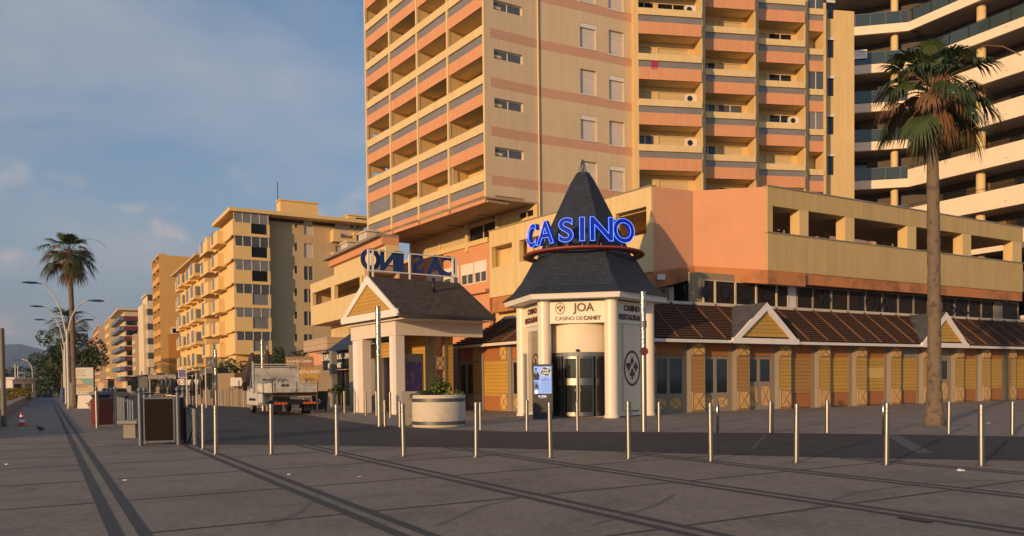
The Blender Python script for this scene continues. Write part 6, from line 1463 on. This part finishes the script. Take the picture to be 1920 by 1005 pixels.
# cone and pigeon
p = gz(41, 798); CN = Fr('traffic_cone', 'small orange and white traffic cone standing on the promenade at left', 'traffic cone', p, (1, 0, 0)); Hc = atY(41, 773, p.y).z
m_or = mat('cone_orange', (.55, .06, .015), .5); k = Hc/.62
def seg(z0, z1, mt, nm): 
    r = lambda z: .15-.12*z/.62
    MB().lathe([(r(z0), z0*k), (r(z1), z1*k)], (0, 0), 20).build(nm, mt, CN)
MB().box(-.21, .21, -.21, .21, .0, .035).build('base', m_or, CN, bevel=.01); seg(.03, .16, m_or, 'body'); seg(.16, .29, m_white, 'white_band'); seg(.29, .40, m_or, 'body'); seg(.40, .50, m_white, 'white_band'); seg(.50, .62, m_or, 'tip')
p = gz(75, 811); PG = Fr('pigeon', 'dark pigeon standing on the plaza right of the traffic cone', 'pigeon', p, (-1, .3, 0))
bd_ = MB(); n = 10; body = [(-.20, .10, .012), (-.13, .12, .035), (-.05, .145, .062), (.03, .16, .06), (.09, .19, .04), (.115, .225, .026), (.135, .245, .026), (.16, .245, .012)]
bd_.add([(x, r*math.cos(2*PI*j/n), z+r*1.1*math.sin(2*PI*j/n)) for x, z, r in body for j in range(n)], [(a*n+j, a*n+(j+1) % n, (a+1)*n+(j+1) % n, (a+1)*n+j) for a in range(len(body)-1) for j in range(n)]+[tuple(range(n)), tuple(range((len(body)-1)*n, len(body)*n))], True); bd_.build('body', mat('pigeon_grey', (.06, .055, .06), .7), PG)
MB().tube([(.155, 0, .245), (.19, 0, .238)], [.008, .002], 6).build('beak', m_black, PG); 
for s in (-.022, .022): MB().tube([(0, s, .11), (.005, s, .03), (.0, s, 0), (.03, s, .003)], [.01, .006, .006, .004], 5).build('leg', m_red, PG)
for s in (-1, 1): MB().hull([(-.16, s*.03, .13), (.05, s*.065, .14), (.06, s*.066, .185), (-.06, s*.06, .19)], [(-.16, s*.036, .13), (.05, s*.071, .14), (.06, s*.072, .185), (-.06, s*.066, .19)]).build('wing', mat('pigeon_wing', (.035, .033, .036), .7), PG)
# black hoop rack and short post by the road
p = gz(350, 832); BK = Fr('bike_rack', 'black looped bike rack beside the bin enclosure', 'bike rack', p, (1, .1, 0)); 
hq = atY(355, 764, p.y).z
MB().tube([(-.02, 0, 0), (-.02, 0, hq), (.1, 0, hq+.05), (.26, .0, hq), (.30, 0, hq-.25), (.14, 0, .30), (.05, .0, .02)], .022, 8).build('loop', m_black, BK); MB().box(-.06, .0, -.03, .03, 0, hq).build('upright', m_black, BK); MB().tube([(.05, .02, hq), (.30, .02, .12)], .02, 6).build('brace', m_dsteel, BK)
p = gz(366, 834); f = Fr('short_post', 'short weathered post with two collars right of the black bike rack', 'post', p, (1, 0, 0)); h = atY(366, 766, p.y).z
MB().lathe([(.055, 0), (.055, h*.28), (.07, h*.29), (.07, h*.33), (.055, h*.34), (.055, h*.82), (.072, h*.83), (.072, h*.88), (.055, h*.89), (.06, h)], (0, 0), 14).build('post', m_conc, f); MB().lathe([(.05, h+.001), (.03, h+.02)], (0, 0), 14).build('cap', m_black, f)
# grey balustrade behind the bench
pA_, pB2 = gz(223, 790), gz(250, 802); f = Fr('balustrade', 'row of grey posts and rails behind the bench beside the road', 'railing', atY(222, 780, 40), (atY(250, 780, 28)-atY(222, 780, 40))); f.O.z = 0; f.e.location = f.O; LB = (atY(250, 780, 28)-atY(222, 780, 40)).xy.length
for k in range(9): mb = MB(); post(mb, LB*k/8, 0, 1.12, .045, False); mb.build('post', m_galv, f)
MB().tube([(0, 0, 1.0), (LB, 0, 1.0)], .02, 6).build('rail', m_galv, f)

# ================================================================== fence, signs, parasols across the road
fa, fb = gz(497, 767), gz(337, 758); FN = Fr('picket_fence', 'weathered uneven wooden picket fence along the far side of the road', 'fence', fb, fa-fb); LF_ = (fa-fb).length; rf_ = random.Random(5)
m_pk = [mat('picket_wood_%d' % i, c, .9, var=.2) for i, c in enumerate([(.34, .26, .17), (.24, .17, .12), (.42, .34, .24)])]
rl = MB(); rl.box(0, LF_, .05, .1, .35, .42); rl.box(0, LF_, .05, .1, 1.0, 1.07); rl.build('rail', m_pk[1], FN)
n = 62
for k in range(n):
    x = LF_*k/n; w = LF_/n*rf_.uniform(.62, .8); MB().box(x, x+w, 0, .045, .05, rf_.uniform(1.25, 1.5)).build('picket', m_pk[rf_.randrange(3)], FN)
p = atY(396, 720, 51.5); f = Fr('square_sign', 'square black sign with a white hand drawn m above the picket fence', 'sign', (p.x, p.y, 0), (1, 0, 0)); x0, x1 = f.X(386, 0, 680), f.X(404, 0, 680); z1, z0 = f.L(395, 669)[1], f.L(395, 688)[1]
MB().box(x0, x1, 0, .06, z0, z1).build('panel', m_black, f); s = z1-z0; c = (x0+x1)/2; zc_ = (z0+z1)/2
MB().tube([(c-.3*s, -.01, zc_-.28*s), (c-.12*s, -.01, zc_-.05*s), (c-.02*s, -.01, zc_+.28*s), (c-.03*s, -.01, zc_-.12*s), (c+.08*s, -.01, zc_-.16*s), (c+.22*s, -.01, zc_+.3*s), (c+.2*s, -.01, zc_-.1*s), (c+.33*s, -.01, zc_-.3*s)], .022, 5).build('painted_mark', m_white, f)
MB().tube([(c+.1, .08, 0), (c+.1, .08, z1)], .05, 6).build('post', m_galv, f)
p = atY(341, 720, 50); f = Fr('road_sign', 'blue and magenta picture sign above a small round prohibition sign', 'sign', (p.x, p.y, 0), (1, 0, 0)); x0, x1 = f.X(334, 0, 700), f.X(349.5, 0, 700); z1, z0 = f.L(341, 692)[1], f.L(341, 708)[1]
MB().box(x0, x1, 0, .04, z0, z1).build('border', m_white, f); MB().box(x0+.03, x1-.03, -.006, -.001, z0+.03, z1-.03).build('picture', mat('sign_picture_blue', (.02, .03, .16), .5, kind='patch', col2=(.30, .03, .16), period=5), f)
zc_ = f.L(341, 716)[1]; MB().box(x0+.08, x1-.14, 0, .03, zc_-.19, zc_+.19).build('small_panel', m_wfr, f); o = MB().lathe([(.14, -.006), (.14, .0)], (0, 0), 20).build('red_disc', mat('sign_red', (.5, .05, .03), .5), f); o.matrix_basis = Matrix.Translation(((x0+x1)/2-.03, -.001, zc_)) @ Matrix.Rotation(PI/2, 4, 'X'); o = MB().lathe([(.085, -.006), (.085, .0)], (0, 0), 20).build('white_disc', m_white, f); o.matrix_basis = Matrix.Translation(((x0+x1)/2-.03, -.008, zc_)) @ Matrix.Rotation(PI/2, 4, 'X')
MB().tube([((x0+x1)/2, .06, 0), ((x0+x1)/2, .06, z1)], .03, 6).build('post', m_galv, f)
m_para = mat('dark_taupe_parasol', (.055, .042, .038), .9, var=.2)
for x, yt, yb, Y, r, lab in ((474, 656, 722, 56, .78, 'large closed dark parasol left of the speckled pole behind the truck cab'), (502, 650, 690, 58, .62, 'closed dark parasol right of the speckled pole behind the truck')):
    p = atY(x, 720, Y); closed_parasol('parasol', lab, p, .2, atY(x, yt, Y).z, r, m_para)
for i, (x, Y) in enumerate([(312, 70), (320, 68), (329, 66), (340, 64), (361, 62), (304, 72), (376, 66)]):
    p = atY(x, 722, Y); closed_parasol('small_parasol', 'small dark closed parasol, number %s from the left in the terrace row' % ['two', 'three', 'four', 'five', 'six', 'one', 'seven'][i], p, .1, atY(x, 703+i % 3*2, Y).z, .34, m_black, 'small closed parasols on the terraces')
# terrace canopies behind the fence
for i, (x0, x1, y0, y1, Y, lab, mt_) in enumerate([(278, 330, 703, 711, 74, 'grey terrace roof left of the picture sign', m_conc), (348, 372, 712, 722, 66, 'pale tarpaulin screen between the thin posts', m_whites), (376, 405, 690, 700, 68, 'dark terrace canopy below the square black sign', m_black), (405, 440, 700, 730, 66, 'brown boarded kiosk behind the picket fence', m_ceil), (432, 458, 708, 724, 62, 'white corrugated panel screen behind the fence left of the truck', m_whites)]):
    p = atY(x0, 720, Y); q = atY(x1, 720, Y); f = Fr('terrace_shelter', lab, 'shelter', (p.x, p.y, 0), (1, 0, 0)); w = q.x-p.x; zt = atY(x0, y0, Y).z; zb_ = max(atY(x0, y1, Y).z, .2)
    MB().box(0, w, 0, .1 if i in (1, 4) else 3, zb_, zt).build('panel', mt_, f)
    for k in (0, 1): MB().box(k*(w-.12), k*(w-.12)+.12, .15, .27, 0, zb_-.001).build('post', m_galv, f)
# hoardings by the restaurant
for i, (x0, x1, y0, y1, Y, lab, ln) in enumerate([(536, 588, 669, 688, 54, 'brown restaurant hoarding above the truck bed', ('Le Jardin Catalan', 'GRILLADES')), (563, 598, 689, 722, 52, 'lower orange menu board right of the truck headboard', ('RESTAURANT', 'MENU'))]):
    p = atY(x0, 720, Y); q = atY(x1, 720, Y); f = Fr('hoarding', lab, 'sign', (p.x, p.y, 0), (1, 0, 0)); w = q.x-p.x; zt = atY(x0, y0, Y).z; zb_ = atY(x0, y1, Y).z
    MB().box(0, w, 0, .1, zb_, zt).build('board', mat('hoarding_brown_%d' % i, [(.28, .15, .07), (.38, .20, .05)][i], .8, kind='patch', col2=[(.20, .10, .06), (.42, .28, .04)][i], period=1.2), f)
    for k, s in enumerate(ln): text(s, .30, f, (w/2, -.01, zt-.3-.5*k), mt=[m_white, m_black][i] if 0 else (m_white if k == 0 else m_black), ext=.004, sx=.8)
    for k in (.1, w-.2): MB().box(k, k+.1, .1, .2, 0, zt).build('post', m_conc, f)
p = atY(599, 760, 47); f = Fr('wheelie_bin', 'dark green wheelie bin with a white ring mark right of the truck', 'bin', (p.x-.45, p.y, 0), (1, 0, 0)); MB().hull([(.05, 0, .12), (.75, 0, .12), (.75, .6, .12), (.05, .6, .12)], [(0, -.05, 1.15), (.82, -.05, 1.15), (.82, .7, 1.15), (0, .7, 1.15)]).build('body', mat('bin_green', (.018, .03, .028), .5), f); MB().box(-.03, .85, -.1, .73, 1.151, 1.22).build('lid', m_black, f)
o = MB().lathe([(.15, -.004), (.15, 0)], (0, 0), 16).build('ring_mark', m_white, f); o.matrix_basis = Matrix.Translation((.38, -.035, .62)) @ Matrix.Rotation(PI/2, 4, 'X'); o = MB().lathe([(.09, -.004), (.09, 0)], (0, 0), 16).build('ring_centre', m_black, f); o.matrix_basis = Matrix.Translation((.38, -.041, .62)) @ Matrix.Rotation(PI/2, 4, 'X')
for k in (.1, .65):
    o = MB().lathe([(.1, -.03), (.1, .03)], (0, 0), 12).build('wheel', m_black, f); o.matrix_basis = Matrix.Translation((k, .55, .1)) @ Matrix.Rotation(PI/2, 4, 'Y')
# potted plants before the restaurant
p = atY(658, 765, 53); bush('potted_plant', 'leafy potted plant beside the restaurant pillar left of the porch', 'plant', p, .55, .95, 700, 91, size=.1); p = atY(640, 755, 56); bush('potted_plant', 'dark potted plant before the restaurant doors left of its pillar', 'plant', p, .5, 1.2, 600, 92, size=.1)

# ================================================================== parked cars far down the road
def car(label, p, rz, mt, group='cars parked far down the road'):
    f = Fr('parked_car', label, 'car', (p.x, p.y, 0), (math.cos(rz), math.sin(rz), 0), group)
    b = MB(); prof = [(-.85, .25), (.85, .25), (.88, .6), (.84, .85), (-.84, .85), (-.88, .6)]
    b.hull([(x, -2.1, z) for x, z in prof], [(x, 2.1, z) for x, z in prof]); b.hull([(-.80, -1.9, .85), (.80, -1.9, .85), (.80, 1.1, .85), (-.80, 1.1, .85)], [(-.62, -1.4, 1.42), (.62, -1.4, 1.42), (.62, .35, 1.42), (-.62, .35, 1.42)])
    b.build('body', mt, f, bevel=.05)
    MB().hull([(-.68, -1.885, .92), (.68, -1.885, .92), (.60, -1.48, 1.36), (-.60, -1.48, 1.36)], [(-.68, -1.90, .93), (.68, -1.90, .93), (.60, -1.495, 1.37), (-.60, -1.495, 1.37)]).build('rear_window', m_glass, f)
    for x in (-.8, .8):
        for y in (-1.3, 1.3):
            o = MB().lathe([(.31, -.1), (.31, .1)], (0, 0), 16).build('wheel', m_black, f); o.matrix_basis = Matrix.Translation((x, y, .31)) @ Matrix.Rotation(PI/2, 4, 'Y')
        MB().box(x-.12 if x > 0 else x-.02, x+.02 if x > 0 else x+.12, -2.13, -2.101, .6, .78).build('tail_light', m_red, f)
    return f
m_cw = mat('car_white_paint', (.55, .55, .56), .25); m_cg = mat('car_grey_paint', (.10, .11, .13), .25)
ra = math.atan2(A.y, A.x)-PI/2
for i, (x, Y, mt_, lab) in enumerate([(199, 150, m_cw, 'white car parked far down the road, leftmost of the group'), (207, 144, m_cw, 'white car parked far down the road beside a grey one'), (215, 138, m_cg, 'dark grey car parked far down the road'), (226, 118, m_cg, 'dark car half hidden behind the red bin stand'), (88, 260, m_cw, 'white car at the far end of the promenade'), (102, 235, m_cg, 'grey car at the far end of the promenade beside the trees')]):
    car(lab, atY(x, 722, Y), ra, mt_)

# ================================================================== tipper truck
m_tw = mat('dirty_white_truck_paint', (.56, .52, .45), .55, kind='patch', col2=(.30, .25, .20), period=2.2, streak=.12)
m_tc = mat('white_cab_paint', (.58, .56, .54), .3, streak=.06)
tO = atY(512, 760, 42.); tO.z = 0; TR = Fr('tipper_truck', 'dirty white tipper truck parked on the road with a perforated headboard', 'truck', tO, B)
w = 2.35
zg1, zg0 = 1.74, 1.20
MB().box(.35, w-.35, .3, 5.3, .55, .78).build('chassis', m_black, TR)
MB().box(0, w, .02, 3.6, 1.06, 1.19).build('bed_floor', m_black, TR)
tg = MB(); tg.box(0, w, -.06, .0, zg0, zg1); tg_ = tg.build('tailgate', m_tw, TR)
rb_ = MB()
for z in (zg0+.02, zg0+.20, zg1-.05): rb_.box(.0, w, -.085, -.061, z, z+.035)
for x in (.0, w/2-.03, w-.06): rb_.box(x, x+.06, -.095, -.0855, zg0, zg1+.05)
rb_.build('rib', m_tw, tg_); text('80 50', .17, tg_, (.62, -.088, zg0+.38), mt=m_black, ext=.003, off=.006)
MB().tube([(-.03, -.03, zg0-.1), (-.03, -.03, zg1+.12)], .03, 6).build('hinge_post', m_rib, TR); MB().tube([(w+.03, -.03, zg0-.1), (w+.03, -.03, zg1+.12)], .03, 6).build('hinge_post', m_rib, TR)
for s in (0, w-.05): MB().box(s, s+.05, .02, 3.6, zg0, zg1-.04).build('side_board', m_tw, TR)
lo_ = MB(); rq = random.Random(3)
for k in range(60):
    c = V((rq.uniform(.2, w-.2), rq.uniform(.3, 3.2), rq.uniform(1.35, 1.68))); a = V((rq.gauss(0, 1), rq.gauss(0, 1), rq.gauss(0, 1))).normalized()*rq.uniform(.12, .3); b = a.orthogonal().normalized()*rq.uniform(.1, .22); d = a.cross(b).normalized()*.06; lo_.hull([c-a-b, c+a-b, c+a+b, c-a+b], [c-a-b+d, c+a-b+d*.5, c+a+b+d, c-a+b+d*.7])
tag(lo_.build('load_of_bags', mat('pale_rubble_bags', (.42, .40, .42), .8, var=.4), TR), 'pile of pale rubble bags')
# headboard with diagonal perforations (black lozenges laid on the solid board, painting the dark of open slots)
hz0, hz1 = 1.25, 2.82; hy = 3.45; hw0, hw1 = -.28, w-.02
MB().box(hw0, hw1, hy, hy+.06, hz0, hz1-.22).build('headboard', m_tw, TR)
hb = MB(); hb.box(hw0, hw1, hy-.03, hy+.08, hz1-.06, hz1); hb.box(hw0, hw1, hy-.03, hy+.08, hz1-.17, hz1-.13); 
for x in (hw0, hw1-.07): hb.box(x, x+.07, hy-.035, hy+.085, hz0, hz1+.12)
hb.box(hw0+.07, hw1-.07, hy-.03, hy-.001, hz1-.5, hz1-.46); hb.build('headboard_frame', m_tw, TR)
ho = MB()
for r_ in range(7):
    for q in range(30):
        x = hw0+.22+q*.072+(r_ % 2)*.036; z = hz0+.42+r_*.085
        if x < hw1-.2 and not (r_ in (2, 3) and .35 < x < 1.6): ho.hull([(x-.026, hy-.004, z-.02), (x-.006, hy-.004, z-.02), (x+.026, hy-.004, z+.024), (x+.006, hy-.004, z+.024)], [(x-.026, hy-.001, z-.02), (x-.006, hy-.001, z-.02), (x+.026, hy-.001, z+.024), (x+.006, hy-.001, z+.024)])
tag(ho.build('perforations', m_black, TR), None, None, None, 'stuff'); text('FRAGO  Auvio', .22, TR, (.95, hy-.008, hz0+.64), mt=m_black, ext=.003, off=.004, shear=.2)
# cab
cb = MB(); x0, x1 = .02, w-.35; x0 = -.02
cab = [(3.6, .45), (3.6, 2.45), (4.75, 2.50), (5.45, 1.55), (6.25, 1.28), (6.35, .45)]
cb.hull([(x0, y, z) for y, z in cab], [(x1+.3, y, z) for y, z in cab]); cb.build('cab', m_tc, TR, bevel=.06)
MB().hull([(x0-.012, 4.1, 1.45), (x0-.012, 5.30, 1.45), (x0-.012, 4.75, 2.25), (x0-.012, 4.1, 2.25)], [(x0-.001, 4.1, 1.45), (x0-.001, 5.30, 1.45), (x0-.001, 4.75, 2.25), (x0-.001, 4.1, 2.25)]).build('side_window', m_glass, TR)
MB().box(x0-.012, x0-.001, 3.95, 5.6, .72, .86).build('trim_strip', m_black, TR); MB().box(x0-.03, x0-.001, 4.15, 4.3, 1.15, 1.3).build('door_handle', m_black, TR)
mr = MB(); mr.tube([(x0, 5.35, 1.6), (x0-.25, 5.4, 1.75), (x0-.25, 5.4, 1.35), (x0, 5.35, 1.45)], .02, 5); mr.box(x0-.38, x0-.14, 5.34, 5.46, 1.3, 1.8); mr.build('mirror', m_black, TR)
MB().box(x0-.02, .5, 2.2, 3.55, .62, 1.15).build('tool_locker', m_tw, TR); MB().lathe([(.16, 1.2), (.2, 1.55), (.19, 1.56)], (.15, 2.9), 16).build('bucket', m_whites, TR)
rl = MB(); rl.box(.05, w-.05, -.02, .12, .56, .70); bar = rl.build('light_bar', m_black, TR)
m_chev = mat('orange_chevron', (.75, .16, .02), .4); m_lred = mat('red_lamp_lens', (.45, .02, .01), .3)
for x in (.08, w-.74): 
    o = MB().box(x, x+.66, -.04, -.021, .57, .69).build('tail_light', m_chev, bar)
    for k in range(3): MB().hull([(x+.06+k*.2, -.045, .575), (x+.14+k*.2, -.045, .575), (x+.20+k*.2, -.045, .685), (x+.12+k*.2, -.045, .685)], [(x+.06+k*.2, -.041, .575), (x+.14+k*.2, -.041, .575), (x+.20+k*.2, -.041, .685), (x+.12+k*.2, -.041, .685)]).build('stripe', m_lred, o)
np_ = MB().box(w/2-.26, w/2+.26, -.02, .0, .86, .98).build('number_plate', mat('old_plate', (.40, .38, .33), .5), TR); text('8587 XW 66', .10, np_, (w/2, -.024, .92), mt=m_black, ext=.002, off=.003, sx=.85)
MB().box(.0, w, .05, .3, 1.0, 1.059).build('rear_beam', m_rib, TR)
for x in (.12, w-.6): MB().box(x, x+.45, .35, .38, .18, .55).build('mud_flap', m_black, TR)
def wheel(x, y, r=.36, wd=.24):
    o = MB().lathe([(r-.05, -wd/2), (r, -wd/2+.04), (r, wd/2-.04), (r-.05, wd/2)], (0, 0), 28).build('wheel', m_black, TR); o.matrix_basis = Matrix.Translation((x, y, r+.005)) @ Matrix.Rotation(PI/2, 4, 'Y')
    h = MB().lathe([(r*.55, -wd/2-.012), (r*.45, -wd/2+.03), (.05, -wd/2+.01)], (0, 0), 20).build('rim', m_conc, o)
for x in (.16, w-.16): wheel(x, 5.35)
for x in (.12, .40, w-.40, w-.12): wheel(x, 1.35)

# ================================================================== haze
hz = MB().box(-7200, 7200, -300, 9300, -20, 900).build('haze', None)
tag(hz, kind='stuff')
hm = bpy.data.materials.new('sea_haze'); hm.use_nodes = True; t = hm.node_tree; t.nodes.clear()
pv = t.nodes.new('ShaderNodeVolumePrincipled'); pv.inputs['Color'].default_value = (.62, .78, 1, 1); pv.inputs['Density'].default_value = .00012; pv.inputs['Anisotropy'].default_value = 0
oo = t.nodes.new('ShaderNodeOutputMaterial'); t.links.new(pv.outputs[0], oo.inputs['Volume']); hz.data.materials.clear(); hz.data.materials.append(hm)
